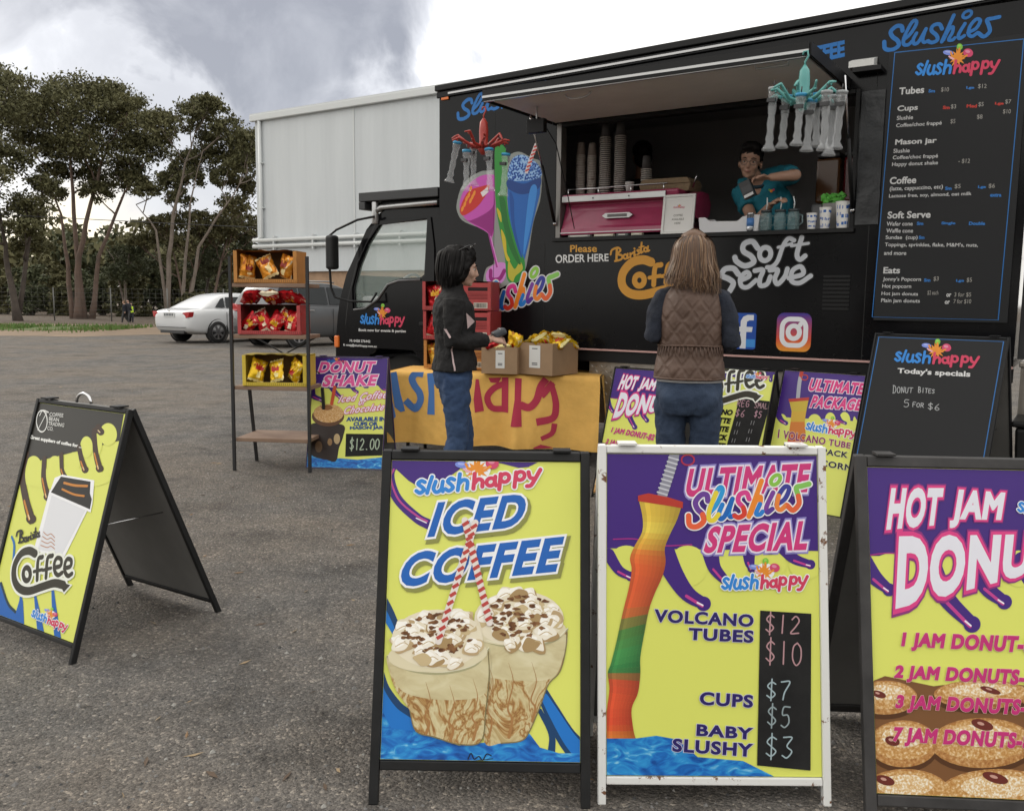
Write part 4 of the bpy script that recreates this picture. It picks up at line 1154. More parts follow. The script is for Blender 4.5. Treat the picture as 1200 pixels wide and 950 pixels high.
# ================================================================== menu board fixed beside the hatch
MENU = mat('menu_black', (.013, .0135, .015), .55, spec=.3)
mq = thing('menu_board', 'tall black menu board with white price lists right of the serving hatch', 'menu board', TM @ Vector((3.77, -.006, 1.235)), TRZ)
mb = MB(); mb.span((0, -.014, 0), (.80, -.002, 1.76), MENU); mb.build('panel', mq)
MA = Art((-3.77, -.0145, -1.235), (1, 0, 0), (0, 0, 1), (0, -1, 0), px=lambda x, y: tw(x, y, .02)).zoom(1000, 0, 2.2619)
MA.stroke([(110, 140), (452, 104), (384, 848), (50, 840)], 2.6, paint('#2a6cae'), 1, smooth=False, closed=True); MA.build('border', mq)
logo(MA, 'slushhappy', [(164, 222), (388, 200), (170, 126)], 1, fat=1.1); MA.build('logo', mq)
wm, bm_, rm, gmn = paint('#c4c4c4'), paint('#2f74bd'), paint('#c0392f'), paint('#96938e')
def ml(t, x, y, h, m, bold=.03, w=None, dy=-.6): MA.line(t, x, y, 0, m, 1, bold, 0, w, 1.0, dy) if False else MA.text(t, [(x + h * .09, y - h + dy * 0), (x + w, y - h + dy * w / 10), (x + w - h * .09, y + dy * w / 10), (x, y)], m, 1, bold)
for t, x, y, h, w, k in (('Tubes', 121, 252, 19, 68, -.7), ('Cups', 116, 300, 19, 56, -.7), ('Mason jar', 110, 389, 19, 112, -.5), ('Coffee', 96, 489, 19, 72, -.4), ('Soft Serve', 90, 580, 19, 116, -.2), ('Eats', 79, 725, 17, 46, 0)):
    ml(t, x, y, h, wm, .028, w, k)
for t, x, y, h, w, k in (('Slushie', 115, 319, 11, 44, -.6), ('Coffee/choc frappé', 113, 341, 13, 122, -.6), ('Slushie', 106, 406, 11, 44, -.4), ('Coffee/choc frappé', 104, 426, 13, 121, -.4), ('Happy donut shake', 102, 444, 13, 123, -.4),
                      ('(latte, cappuccino, etc)', 96, 509, 14, 142, -.4), ('Lactose free, soy, almond, oat milk', 94, 527, 12, 220, -.3), ('Wafer cone', 88, 599, 11, 70, -.1), ('Waffle cone', 87, 617, 11, 72, 0), ('Sundae  (cup)', 85, 637, 13, 86, 0),
                      ("Toppings, sprinkles, flake, M&M's, nuts,", 83, 656, 13, 248, .05), ('and more', 81, 676, 11, 60, .05), ("Jonny's Popcorn", 78, 747, 13, 102, .1), ('Hot popcorn', 76, 766, 13, 78, .1), ('Hot jam donuts', 74, 785, 12, 98, .15), ('Plain jam donuts', 73, 804, 13, 104, .15)):
    ml(t, x, y, h, wm, .014, w, k)
for t, x, y, w in (('Sm', 199, 246, 18), ('Lge', 299, 238, 22), ('Sm', 243, 504, 18), ('Lge', 330, 501, 22), ('Sm', 168, 597, 18), ('Single', 233, 597, 38), ('Double', 306, 597, 44), ('Sm', 173, 634, 16), ('Sm', 187, 747, 18), ('Lge', 272, 749, 22), ('extra', 362, 522, 31)): ml(t, x, y, 9, bm_, .04, w, 0)
for t, x, y, w in (('Sm', 237, 290, 19), ('Med', 300, 286, 28), ('Lge', 375, 280, 24)): ml(t, x, y, 9, rm, .04, w, 0)
for t, x, y, w in (('or', 246, 787, 14), ('or', 242, 806, 14)): ml(t, x, y, 9, wm, .04, w, 0)
MA.build('lettering', mq)
for t, x, y, w in (('$10', 232, 245, 22), ('$12', 330, 236, 24), ('$3', 258, 290, 15), ('$5', 331, 284, 15), ('$7', 402, 277, 17), ('$5', 257, 329, 14), ('$8', 327, 317, 16), ('$10', 396, 303, 22), ('- $12', 278, 434, 32), ('$5', 268, 501, 17), ('$6', 358, 500, 18), ('$3', 212, 746, 15), ('$5', 300, 749, 15), ('$2 each', 196, 783, 30), ('3 for $5', 267, 788, 46), ('7 for $10', 265, 806, 48)): ml(t, x, y, 13, gmn, .008, w, 0); MA.build('chalk_price', mq)
# ================================================================== inside the hatch
def tl(px, py, w):
    """survey pixel at distance w in front of the flank -> truck axes (u, -w, z)"""
    u, z = tw(px, py, w); return Vector((u, -w, z))
def tthing(name, label, cat, p, group=None, rz=0.0):
    """thing standing at truck-axes point p"""
    return thing(name, label, cat, TM @ Vector(p), TRZ + rz, group)
CTZ = OZ0 + .012
MAG = mat('machine_magenta', (.30, .028, .085), .28, noise_amt=.12, noise_scale=9, coat=.3)
MDK = mat('machine_dark', (.03, .03, .032), .4)
PAPER = mat('paper_white', (.72, .71, .69), .7)
em = tthing('coffee_machine', 'magenta espresso machine with silver top rail at the left of the serving hatch', 'coffee machine', (1.27, .05, CTZ))
mb = MB()
mb.prism([(.0, .0), (.005, .05), (.02, .07), (.07, .20), (.085, .255), (.03, .262), (.02, .31), (.02, .33), (.50, .33), (.50, .0)], lambda x, y, d: (d, x - .05, y + .02), 1.03, MAG)
mb.build('body', em, bevel=.012)
mb = MB(); mb.span((.01, -.045, .287), (.93, -.034, .335), SIL)
for x in (.3, .62): mb.cyl((x, -.045, .31), (x, -.05, .31), .007, MDK, 8)
mb.build('top_rail', em, bevel=.003)
mb = MB(); mb.span((0, -.052, .035), (1.02, -.046, .042), SIL); mb.build('trim_strip', em)
mb = MB(); mb.prism([(.38, .165), (.41, .185), (.62, .185), (.65, .165), (.62, .145), (.41, .145)], lambda x, y, d: (x, -.005 - d, y), .03, SIL); mb.prism([(.43, .176), (.60, .176), (.60, .154), (.43, .154)], lambda x, y, d: (x, -.037 - d, y), .003, mat('badge_dark', (.12, .11, .11), .4)); mb.build('badge', em)
mb = MB(); mb.prism([(-.02, .20), (.05, .30), (.16, .335), (.30, .33), (.36, .26), (.34, .16), (.26, .12), (.05, .12)], lambda x, y, d: (1.035 + d, x, y), .12, MAG); mb.build('side_cover', em, bevel=.03)
mb = MB()
for x in (.05, .33, .62, .9): mb.cyl((x, -.01, .335), (x, -.01, .40), .006, CHR, 6)
mb.tube([(.02, -.01, .395), (.3, -.01, .39), (.55, -.01, .395), (.93, -.01, .395)], .006, CHR, 6)
mb.build('cup_rail', em)
mb = MB(); mb.tube([(1.10, .08, .36), (1.13, .06, .42), (1.14, .05, .44)], .006, CHR, 6); mb.build('steam_lever', em)
mb = MB()
for x in (.08, .5, .95): mb.cyl((x, .05, -.012), (x, .05, .02), .025, MDK, 10)
mb.build('feet', em)
for x, w_, c in ((1.36, .20, '#8d8f8c'), (1.60, .17, '#c9c6b2'), (1.80, .10, '#5f6a68'), (1.93, .09, '#b8b6a4')):
    r = tthing('paper_box', 'pale folded packet lying under the magenta machine, %s' % {1.36: 'leftmost and widest', 1.60: 'the cream one', 1.80: 'the grey green one', 1.93: 'rightmost one'}[x], 'packet', (x, -.02, CTZ))
    mb = MB(); mb.span((0, 0, 0), (w_, .045, .018), paint(c, .7)); mb.build('carton', r)
    mb = MB(); mb.span((.02, -.004, .005), (w_ - .02, 0, .012), paint('#e0ded6', .7)); mb.build('flap', r)
# stacks of paper cups on the machine
CUPD = mat('cup_dark', (.045, .04, .04), .55); CUPL = mat('cup_rim', (.50, .46, .42), .55); CUPG = mat('cup_kraft', (.24, .20, .175), .65)
def cup_proto(r, h, body):
    mb = MB(); mb.lathe([(r * .72, 0), (r * .74, .003), (r * .98, h - .008)], body, n=16)
    mb.lathe([(r * .98, h - .008), (r * 1.06, h - .005), (r * 1.06, h), (r * .96, h + .001), (r * .9, h - .01), (r * .68, .006)], CUPL, n=16)
    return mb.mesh('paper_cup')
MT = CTZ + .35
stacks = [(680, 2.66, .038, .0135, CUPG, 'the leftmost short stack on the machine'), (693, 2.655, .036, .0135, CUPG, 'the second short stack from the left on the machine'),
          (708.5, 2.80, .045, .0165, CUPD, 'the left one of the two tallest stacks on the machine'), (726, 2.795, .045, .0165, CUPD, 'the right one of the two tallest stacks on the machine'), (757, 2.52, .042, .0165, CUPD, 'the small stack right of the tall ones')]
for x, zt, r, st, bm_, lb in stacks:
    u = tw(x, 220, -.22)[0]; me = cup_proto(r, .11, bm_)
    nn = int((zt - MT - .11) / st)
    for k in range(nn + 1):
        o = bpy.data.objects.new('paper_cup', me); COL.objects.link(o)
        z = MT + k * st
        if k == nn: z += .0
        # nested upside down: mouths downwards, the upper ones stand a little apart
        o.matrix_world = TM @ Matrix.Translation(Vector((u + random.uniform(-.002, .002), .22 + random.uniform(-.002, .002), z + .11))) @ Matrix.Rotation(pi, 4, 'X')
        tag(o, 'upturned paper cup nested in ' + lb, 'cup', 'cups in ' + lb)
o = tthing('paper_cup', 'single white paper cup standing between the tall and the small stack', 'cup', (tw(738, 215, -.2)[0], .2, MT))
mb = MB(); mb.lathe([(.026, 0), (.036, .09), (.038, .093), (.034, .092), (.025, .005)], PAPER, n=16); mb.build('cup_wall', o)
o = tthing('wicker_tray', 'low brown lidded wicker tray on the right end of the machine', 'tray', (2.13, .26, MT - .01))
KR = mat('kraft_brown', (.24, .17, .10), .8, noise_amt=.2, noise_scale=40)
mb = MB(); mb.prism([(-.20, 0), (.20, 0), (.22, .06), (-.22, .06)], lambda x, y, d: (x, -.12 + d, y), .24, KR); mb.build('base', o, bevel=.006)
mb = MB(); mb.prism([(-.22, .062), (.22, .062), (.19, .105), (-.19, .105)], lambda x, y, d: (x, -.125 + d, y), .25, KR); mb.build('lid', o, bevel=.006)
# framed notice
fo = tthing('framed_notice', 'white framed notice standing on the counter before the magenta machine', 'notice', (2.185, -.02, CTZ))
LEANM = Matrix.Rotation(radians(-8), 4, 'X')
mb = MB(); mb.M = LEANM
for a, b in (((0, -.012, 0), (.26, .006, .018)), ((0, -.012, .282), (.26, .006, .30)), ((0, -.0115, .0185), (.018, .0055, .2815)), ((.242, -.0115, .0185), (.26, .0055, .2815))): mb.span(a, b, mat('frame_silver', (.55, .54, .52), .4, .2))
mb.build('frame', fo)
mb = MB(); mb.M = LEANM; mb.span((.0185, -.004, .0185), (.2415, .003, .2815), PAPER); mb.build('sheet', fo)
NA = Art(LEANM @ Vector((0, -.0046, 0)), (1, 0, 0), LEANM @ Vector((0, 0, 1)), LEANM @ Vector((0, -1, 0)))
logo(NA, 'slushhappy', [(.085, .19), (.18, .19), (.085, .225)], 1, {'b': '#c9788c', 'r': '#c04868'}, conv=False)
for i, t in enumerate(('COFFEE', 'AVAILABLE', 'HERE')):
    w_ = (.075, .10, .05)[i]; NA.text(t, [(.13 - w_ / 2, .148 - i * .03), (.13 + w_ / 2, .148 - i * .03), (.13 + w_ / 2, .132 - i * .03), (.13 - w_ / 2, .132 - i * .03)], paint('#77726c'), 1, .01, conv=False)
NA.build('lettering', fo)
# white tray, can, jars, cups
o = tthing('serving_tub', 'white plastic tub with a dipped rim on the counter beside the framed notice', 'tub', (2.48, -.005, CTZ))
WPL = mat('white_plastic', (.62, .62, .64), .35)
mb = MB()
prof = [(0, .115), (.05, .115), (.09, .085), (.30, .078), (.34, .11), (.42, .12), (.47, .118)]
for y0 in (0, .20):
    mb.prism([(.012, 0), (.455, 0)] + [(x, z) for x, z in prof[::-1]], lambda x, y, d: (x, y0 + d, y), .008, WPL)
mb.prism([(.008, .002), (.20, .002), (.20, .11), (.008, .11)], lambda x, y, d: (.004 + d, x, y), .008, WPL); mb.prism([(.008, .002), (.20, .002), (.20, .113), (.008, .113)], lambda x, y, d: (.452 + d, x, y), .008, WPL)
mb.span((.014, .010, .003), (.45, .198, .01), WPL)
mb.build('tub_wall', o, bevel=.003)
o = tthing('drink_can', 'slim silver drink can between the white tub and the glass jars', 'can', (2.735 + .235, .0, CTZ))
o.location = TM @ Vector((tw(879.5, 262, 0)[0], .0, CTZ))
mb = MB(); mb.lathe([(.022, 0), (.027, .006), (.028, .02), (.028, .12)], mat('can_silver', (.5, .52, .56), .25, .8), n=20); mb.build('can_wall', o)
mb = MB(); mb.lathe([(.028, .1205), (.024, .132), (.022, .134), (.0, .131)], CHR, n=20); mb.build('lid', o)
mb = MB(); mb.lathe([(.0284, .035), (.0284, .095)], paint('#4a78b4'), n=20); mb.build('label_band', o)
JGL = mat('jar_glass', (.22, .34, .35), .05, alpha=.34, spec=.9)
for i, (x, lb) in enumerate(((897.5, 'left of three glass mason jars with straws on the counter'), (914, 'middle of three glass mason jars with straws on the counter'), (929.5, 'right of three glass mason jars with straws on the counter'))):
    o = tthing('mason_jar', lb, 'jar', (tw(x, 262, .0)[0], .0, CTZ), 'mason jars on the counter')
    mb = MB(); mb.lathe([(.036, 0), (.042, .008), (.043, .105), (.038, .122), (.036, .128)], JGL, n=20)
    for k in range(3): mb.tube([(.043 * cos(a), .043 * sin(a), .03 + k * .028) for a in [2 * pi * q / 20 for q in range(21)]], .0022, JGL, 5, cap=False)
    mb.build('jar_wall', o)
    mb = MB(); mb.lathe([(.038, .1285), (.039, .146), (.0, .148)], mat('jar_lid', (.055, .065, .07), .4, .5), n=20); mb.build('lid', o)
    mb = MB(); mb.tube([(.0, 0, .14), (.004, 0, .19), (.002 - .004 * i, 0, .235)], .0045, mat('straw_clear', (.62, .66, .66), .3), 8); mb.build('straw', o)
    mb = MB(); mb.tube([(.043, 0, .105), (.064, -.005, .10), (.066, -.005, .05), (.043, 0, .035)], .006, JGL, 6); mb.build('handle', o)
def print_cup(x, h, r, label, extra=None):
    o = tthing('paper_cup', label, 'cup', (tw(x, 262, .0)[0], .0, CTZ), None)
    mb = MB(); mb.lathe([(r * .72, 0), (r * .74, .004), (r, h)], PAPER, n=20); mb.lathe([(r, h), (r * 1.05, h + .002), (r * 1.04, h + .006), (r * .95, h + .004), (r * .7, .01)], PAPER, n=20); mb.build('cup_wall', o)
    rg = random.Random(int(x))
    for zb in (.12, .45, .78):
        mb = MB()
        for k in range(9):
            a = 2 * pi * k / 9 + rg.uniform(-.2, .2); z0 = h * (zb + rg.uniform(-.06, .04)); z1 = z0 + h * rg.uniform(.08, .16); da = rg.uniform(.18, .34)
            rr = lambda z: (r * (.74 + .26 * z / h)) + .0008
            mb.add([(rr(z0) * cos(a - da), rr(z0) * sin(a - da), z0), (rr(z0) * cos(a + da), rr(z0) * sin(a + da), z0), (rr(z1) * cos(a + da), rr(z1) * sin(a + da), z1), (rr(z1) * cos(a - da), rr(z1) * sin(a - da), z1)], [(0, 1, 2, 3)], paint('#2f63ad'))
        mb.build('blue_print', o, fix=False)
    return o
print_cup(951, .105, .036, 'smallest of the three blue and white paper cups on the counter')
print_cup(966.5, .14, .040, 'medium blue and white paper cup under the green bundle')
print_cup(986.5, .175, .046, 'tallest of the three blue and white paper cups, at the counter end')
c = tthing('napkin_holder', 'dark holder stuffed with a bright green bundle behind the paper cups', 'holder', (tw(969, 240, -.12)[0] - .03, .12, CTZ))
mb = MB(); mb.span((0, 0, 0), (.13, .07, .19), mat('holder_grey', (.24, .23, .22), .5)); mb.build('holder_box', c, bevel=.006)
mb = MB(); rg = random.Random(9)
for k in range(60):
    p = Vector((rg.uniform(-.01, .14), rg.uniform(.0, .07), rg.uniform(.19, .25)))
    mb.box(p, (.03, .008, .02), mat('leaf_green', (.10, .42, .05), .6), Matrix.Rotation(rg.uniform(-1, 1), 3, 'Y') @ Matrix.Rotation(rg.uniform(-1, 1), 3, 'Z'))
mb.build('green_bundle', c)
# slush dispenser in the shade at the right
o = tthing('slush_dispenser', "slush dispenser with a brown and a dark red tank at the hatch's shaded right end", 'dispenser', (3.16, .55, CTZ + .012))
mb = MB(); mb.span((0, 0, 0), (.42, .36, .22), mat('dispenser_grey', (.30, .30, .31), .4)); mb.build('base', o, bevel=.015)
for i, (x, c_) in enumerate(((.02, (.16, .07, .03)), (.22, (.14, .012, .016)))):
    mb = MB(); mb.span((x, .02, .225), (x + .18, .34, .56), mat('tank_%d' % i, c_, .15, alpha=.85)); t = mb.build('tank', o, bevel=.02)
    mb = MB(); mb.span((x + .005, .015, .563), (x + .175, .345, .60), MDK); mb.build('lid', t, bevel=.01)
    mb = MB(); mb.span((x + .07, -.05, .16), (x + .11, -.002, .215), MDK); mb.build('tap', t, bevel=.006)
# ------ hangers shaped like octopuses, with empty yard cups
def octo(name, label, hookp, m, h, spread, seed):
    """hookp in truck axes: where it hangs; returns the arm tips"""
    rg = random.Random(seed)
    o = tthing(name, label, 'hanger', hookp)
    mb = MB(); mb.tube([(.0, 0, -.09), (.0, 0, -.05), (.018, 0, -.02), (.012, 0, .008), (-.010, 0, .006), (-.014, 0, -.012)], .006, m, 7); mb.build('hook', o)
    mb = MB(); mb.tube([(0, 0, -.07), (0, 0, -.10), (0, 0, -.16), (0, 0, -.24), (0, 0, -.29), (0, 0, -.33)], [.008, .028, .034, .032, .046, .02], m, 12); mb.build('head', o)
    tips = []
    for k in range(10):
        a = 2 * pi * k / 10 + .2
        R_ = spread * rg.uniform(.8, 1.1); zz_ = -.28
        p = [Vector((.03 * cos(a), .03 * sin(a), zz_)), Vector((R_ * .45 * cos(a), R_ * .45 * sin(a), zz_ + .02)), Vector((R_ * .8 * cos(a + .15), R_ * .8 * sin(a + .15), zz_ + .075 + rg.uniform(-.03, .03))), Vector((R_ * cos(a + .1), R_ * sin(a + .1), zz_ + .06 + rg.uniform(-.05, .03)))]
        mb = MB(); q = []
        for i in range(3):
            for j in range(4): q.append(p[i].lerp(p[i + 1], j / 4))
        q.append(p[3]); mb.tube(q, [.015 - .009 * i / 12 for i in range(13)], m, 8)
        for i in (3, 6, 9): mb.ball(q[i] + Vector((0, 0, -.014)), .007, m, 6, 4)
        mb.build('arm', o)
        tips.append(q[8] + Vector((0, 0, -.02)))
    return o, tips
YGL = mat('yard_clear', (.74, .76, .78), .06, alpha=.20, spec=1.0)
def yard(p, label, group, cap, L_=.44, tiltx=0.0, tilty=0.0, clip=True):
    o = tthing('yard_cup', label, 'cup', p, group)
    o.rotation_euler = (tiltx, tilty, TRZ)
    mb = MB(); k = L_
    mb.lathe([(.030, -.012 * k / .44), (.031, -.05 * k / .44), (.022, -.10 * k / .44), (.026, -.14 * k / .44), (.019, -.20 * k / .44), (.024, -.25 * k / .44), (.018, -.31 * k / .44), (.026, -.36 * k / .44), (.020, -.385 * k / .44), (.040, -.43 * k / .44), (.041, -.44 * k / .44), (.0, -.436 * k / .44)], YGL, n=14)
    mb.build('tube', o)
    mb = MB(); mb.lathe([(.033, -.016), (.034, -.002), (.032, .002), (.0, .003)], cap, n=14); mb.build('cap', o)
    if clip:
        mb = MB(); mb.tube([(0, 0, .002), (0, 0, .04)], .004, MDK, 6); mb.box((0, -.028, -.075), (.05, .02, .022), MDK); mb.build('strap', o)
    return o
CAPB = mat('cap_blue', (.05, .33, .58), .35); CAPC = mat('cap_clear', (.35, .37, .38), .3)
tealm = mat('teal_plastic', (.10, .33, .31), .4); redm = mat('red_plastic', (.36, .035, .025), .4)
hk = tl(945, 62, .97); hk.z = hz - .005
octo('octopus_hanger', 'teal octopus shaped hanger at the right front corner of the raised hatch', tuple(tl(944, 62, 1.03)), tealm, .4, .22, 3)
for i, (x, yt, yb, w, cap, lb) in enumerate([
    (907, 103, 176, 1.05, CAPC, 'leftmost clear yard cup under the teal octopus'), (922, 112, 173, .98, CAPB, 'second clear yard cup from the left under the teal octopus, blue cap'),
    (939, 110, 170, 1.12, CAPB, 'third clear yard cup under the teal octopus, hanging shortest'), (951, 117, 177, 1.04, CAPB, 'fourth clear yard cup under the teal octopus, narrow with a blue cap'),
    (957, 110, 172, .92, CAPB, 'fifth clear yard cup under the teal octopus, partly hidden by its neighbours'), (969, 107, 176, 1.10, CAPC, 'sixth clear yard cup under the teal octopus, with a black strap'),
    (979, 112, 182, .95, CAPC, 'lowest hanging clear yard cup under the teal octopus'), (987, 107, 174, 1.03, CAPC, 'rightmost clear yard cup under the teal octopus')]):
    p = tl(x, yt, w); L_ = p.z - tw(x, yb, w)[1]
    yard(p, lb, 'yard cups under the teal octopus', cap, L_, 0, random.uniform(-.05, .07), clip=True)
octo('octopus_hanger', 'red octopus shaped hanger at the left front corner of the raised hatch', tuple(tl(567, 127, 1.0)), redm, .4, .23, 4)
for i, (x, yt, yb, w, cap, ty, lb) in enumerate([
    (536, 166, 213, .98, CAPB, .26, 'leftmost clear yard cup under the red octopus, swung outwards'), (547, 176, 222, 1.06, CAPB, .02, 'second clear yard cup from the left under the red octopus'),
    (555, 168, 216, .92, CAPB, 0, 'third clear yard cup under the red octopus, tucked behind'), (573, 174, 222, 1.05, CAPB, -.04, 'fourth clear yard cup under the red octopus, beside the head'),
    (593, 180, 228, .97, CAPB, .08, 'rightmost clear yard cup under the red octopus')]):
    p = tl(x, yt, w); L_ = p.z - tw(x, yb, w)[1]
    yard(p, lb, 'yard cups under the red octopus', cap, L_ * 1.03, 0, ty, clip=i != 0)
# ================================================================== A-frame signs
YEL, PUR, PNK, BLU, NAVY = '#dde26c', '#42247c', '#d63a80', '#1d6cc4', '#2a2064'
SBLK = mat('frame_black', (.010, .010, .0105), .5, noise_amt=.35, noise_scale=14, spec=.3)
SGRY = mat('frame_charcoal', (.036, .034, .034), .6, noise_amt=.4, noise_scale=9)
SWHT = mat('frame_white_worn', (.16, .07, .03), .5, col2=(.74, .74, .72), noise_scale=22, thresh=(.36, .395))
BACKP = mat('panel_back', (.16, .157, .15), .6, noise_amt=.12, noise_scale=5)
CHALK = mat('chalkboard', (.008, .008, .0085), .7, col2=(.020, .020, .020), noise_scale=7, spec=.25)
WATER = ramp_mat('print_water', [(.25, '#0c3f8c'), (.45, '#1a6cc0'), (.6, '#2f95d6'), (.72, '#8fd0ea')], 'noise', 14, 7, .4, (1, 1, 2.4), 1.6)
DONUT = ramp_mat('print_donut', [(.3, '#b07838'), (.5, '#c99a5c'), (.62, '#dcbb8a'), (.75, '#f0e4cc')], 'noise', 150, 4, .45)
DONUTL = ramp_mat('print_donut_sugar', [(.35, '#d2a56a'), (.5, '#e2c596'), (.6, '#f3ead8')], 'noise', 170, 4, .45)
DONUTD = ramp_mat('print_donut_dark', [(.3, '#9a6230'), (.55, '#bd8a50'), (.75, '#d8b888')], 'noise', 120, 4, .45)
COFP = ramp_mat('print_coffee', [(.30, '#b39a68'), (.40, '#cdbf92'), (.465, '#b08a52'), (.49, '#8f6236'), (.515, '#b08a52'), (.58, '#d2c79c'), (.72, '#b99f70')], 'noise', 5, 4, .4, (2.1, 2.1, .95), 3.2)
CREAM = ramp_mat('print_cream', [(.36, '#8a6a48'), (.44, '#d9caa2'), (.58, '#f0eadb'), (.8, '#fbf8f0')], 'noise', 24, 6, .4, (1, 1, 1), 1.0)
COCOA = ramp_mat('print_cocoa', [(.40, '#5a3418'), (.62, '#8a603a')], 'noise', 60, 4, .5)
GLYPH = {'0': [[(.5, 1), (.15, .8), (.1, .3), (.45, 0), (.85, .25), (.85, .75), (.5, 1)]], '1': [[(.5, 1), (.5, 0)]], '2': [[(.15, .8), (.5, 1), (.85, .75), (.5, .35), (.1, 0), (.9, .02)]],
         '3': [[(.15, .95), (.8, .95), (.45, .55), (.85, .3), (.5, 0), (.12, .1)]], '5': [[(.85, 1), (.3, .98), (.22, .6), (.7, .6), (.85, .25), (.5, 0), (.15, .08)]],
         '6': [[(.75, 1), (.3, .6), (.15, .2), (.5, 0), (.85, .22), (.5, .45), (.2, .3)]], '7': [[(.1, .98), (.85, 1), (.45, .4), (.35, 0)]], '8': [[(.5, .55), (.2, .8), (.5, 1), (.8, .8), (.5, .55), (.15, .25), (.5, 0), (.85, .25), (.5, .55)]],
         '$': [[(.85, .85), (.5, .95), (.15, .72), (.5, .5), (.85, .28), (.5, .06), (.12, .18)], [(.5, 1.12), (.5, -.1)]],
         'D': [[(.15, 1), (.12, 0)], [(.0, 1), (.55, .95), (.9, .5), (.6, .05), (0, 0)]], 'O': [[(.5, .9), (.1, .6), (.2, .1), (.7, .05), (.9, .6), (.5, .9)]], 'N': [[(.1, 0), (.12, .9), (.8, .05), (.85, .95)]],
         'U': [[(.1, .9), (.15, .1), (.7, .05), (.85, .9)]], 'T': [[(.0, .9), (1, .95)], [(.5, .92), (.45, 0)]], 'B': [[(.15, 1), (.12, 0)], [(.1, 1), (.7, .9), (.6, .55), (.15, .5)], [(.15, .5), (.85, .4), (.7, .02), (.1, 0)]],
         'I': [[(.5, .9), (.48, 0)]], 'E': [[(.85, .9), (.15, .88), (.12, .02), (.85, .05)], [(.15, .48), (.7, .5)]], 'S': [[(.85, .85), (.4, .92), (.15, .7), (.6, .45), (.8, .2), (.4, 0), (.1, .1)]],
         'F': [[(.9, .95), (.15, .92), (.12, 0)], [(.15, .5), (.7, .52)]], 'R': [[(.15, .95), (.12, 0)], [(.12, .95), (.8, .85), (.7, .5), (.15, .45)], [(.4, .45), (.9, 0)]], '.': [[(.4, .04), (.5, .0)]],
         'G': [[(.85, .8), (.5, .95), (.12, .6), (.3, .05), (.85, .15), (.85, .45), (.5, .45)]], 'M': [[(.05, 0), (.12, .95), (.5, .4), (.85, .95), (.95, 0)]], 'A': [[(.05, 0), (.5, .95), (.95, 0)], [(.25, .35), (.75, .35)]], 'L': [[(.15, .95), (.12, .02), (.85, .05)]]}
def chalk(art, body, quad, col, layer, w, gap=.25):
    n = len(body); q = [Vector(p) for p in quad]
    unit = 1.0 / (n + gap * (n - 1))
    for i, ch in enumerate(body):
        for st in GLYPH.get(ch, []):
            pts = []
            for x, y in st:
                a = (i * (1 + gap) + x) * unit
                if ch == '1': a = (i * (1 + gap) + .5 + (x - .5) * .2) * unit
                top = q[0] + (q[1] - q[0]) * a; bot = q[3] + (q[2] - q[3]) * a
                p = bot + (top - bot) * y; pts.append((p.x, p.y))
            art.stroke(pts, w, paint(col, .8), layer)
def title(art, body, quad, fill, edge, layer, bold=.05, grow=.035, glow=None, ggrow=.07, shear=0, root=None, drop=None, space=1.12):
    bold *= .62
    if glow: art.text(body, quad, paint(glow), layer, bold, shear, ggrow, space)
    if drop: art.text(body, [(p[0] + drop[1], p[1] + drop[2]) for p in quad], paint(drop[0]), layer, bold, shear, grow * 1.5, space)
    if edge: art.text(body, quad, paint(edge), layer + 1, bold, shear, grow, space)
    art.text(body, quad, paint(fill), layer + 2, bold, shear, 0.0, space)
    if root: art.build('lettering', root)
def drip(art, pts, w0, w1, col, layer, hi='#c2408f', glint='#efe6f2'):
    art.stroke(pts, w0, paint(col), layer, taper=(w0, w1))
    e = pts[-1]; p = pts[-2]
    art.ring(e, (w1 * .62, w1 * .62), paint(col), layer)
    d = Vector((e[0] - p[0], e[1] - p[1])).normalized(); nrm = Vector((-d.y, d.x))
    if nrm.x > 0: nrm = -nrm
    q = [(x + nrm.x * w1 * .22, y + nrm.y * w1 * .22) for x, y in pts]
    if hi: art.stroke(q[len(q) // 2:], w1 * .26, paint(hi), layer + 1)
    if glint: art.stroke([(e[0] + nrm.x * w1 * .2 - d.x * w1 * .5, e[1] + nrm.y * w1 * .2 - d.y * w1 * .5), (e[0] + nrm.x * w1 * .15, e[1] + nrm.y * w1 * .15)], w1 * .14, paint(glint), layer + 2)
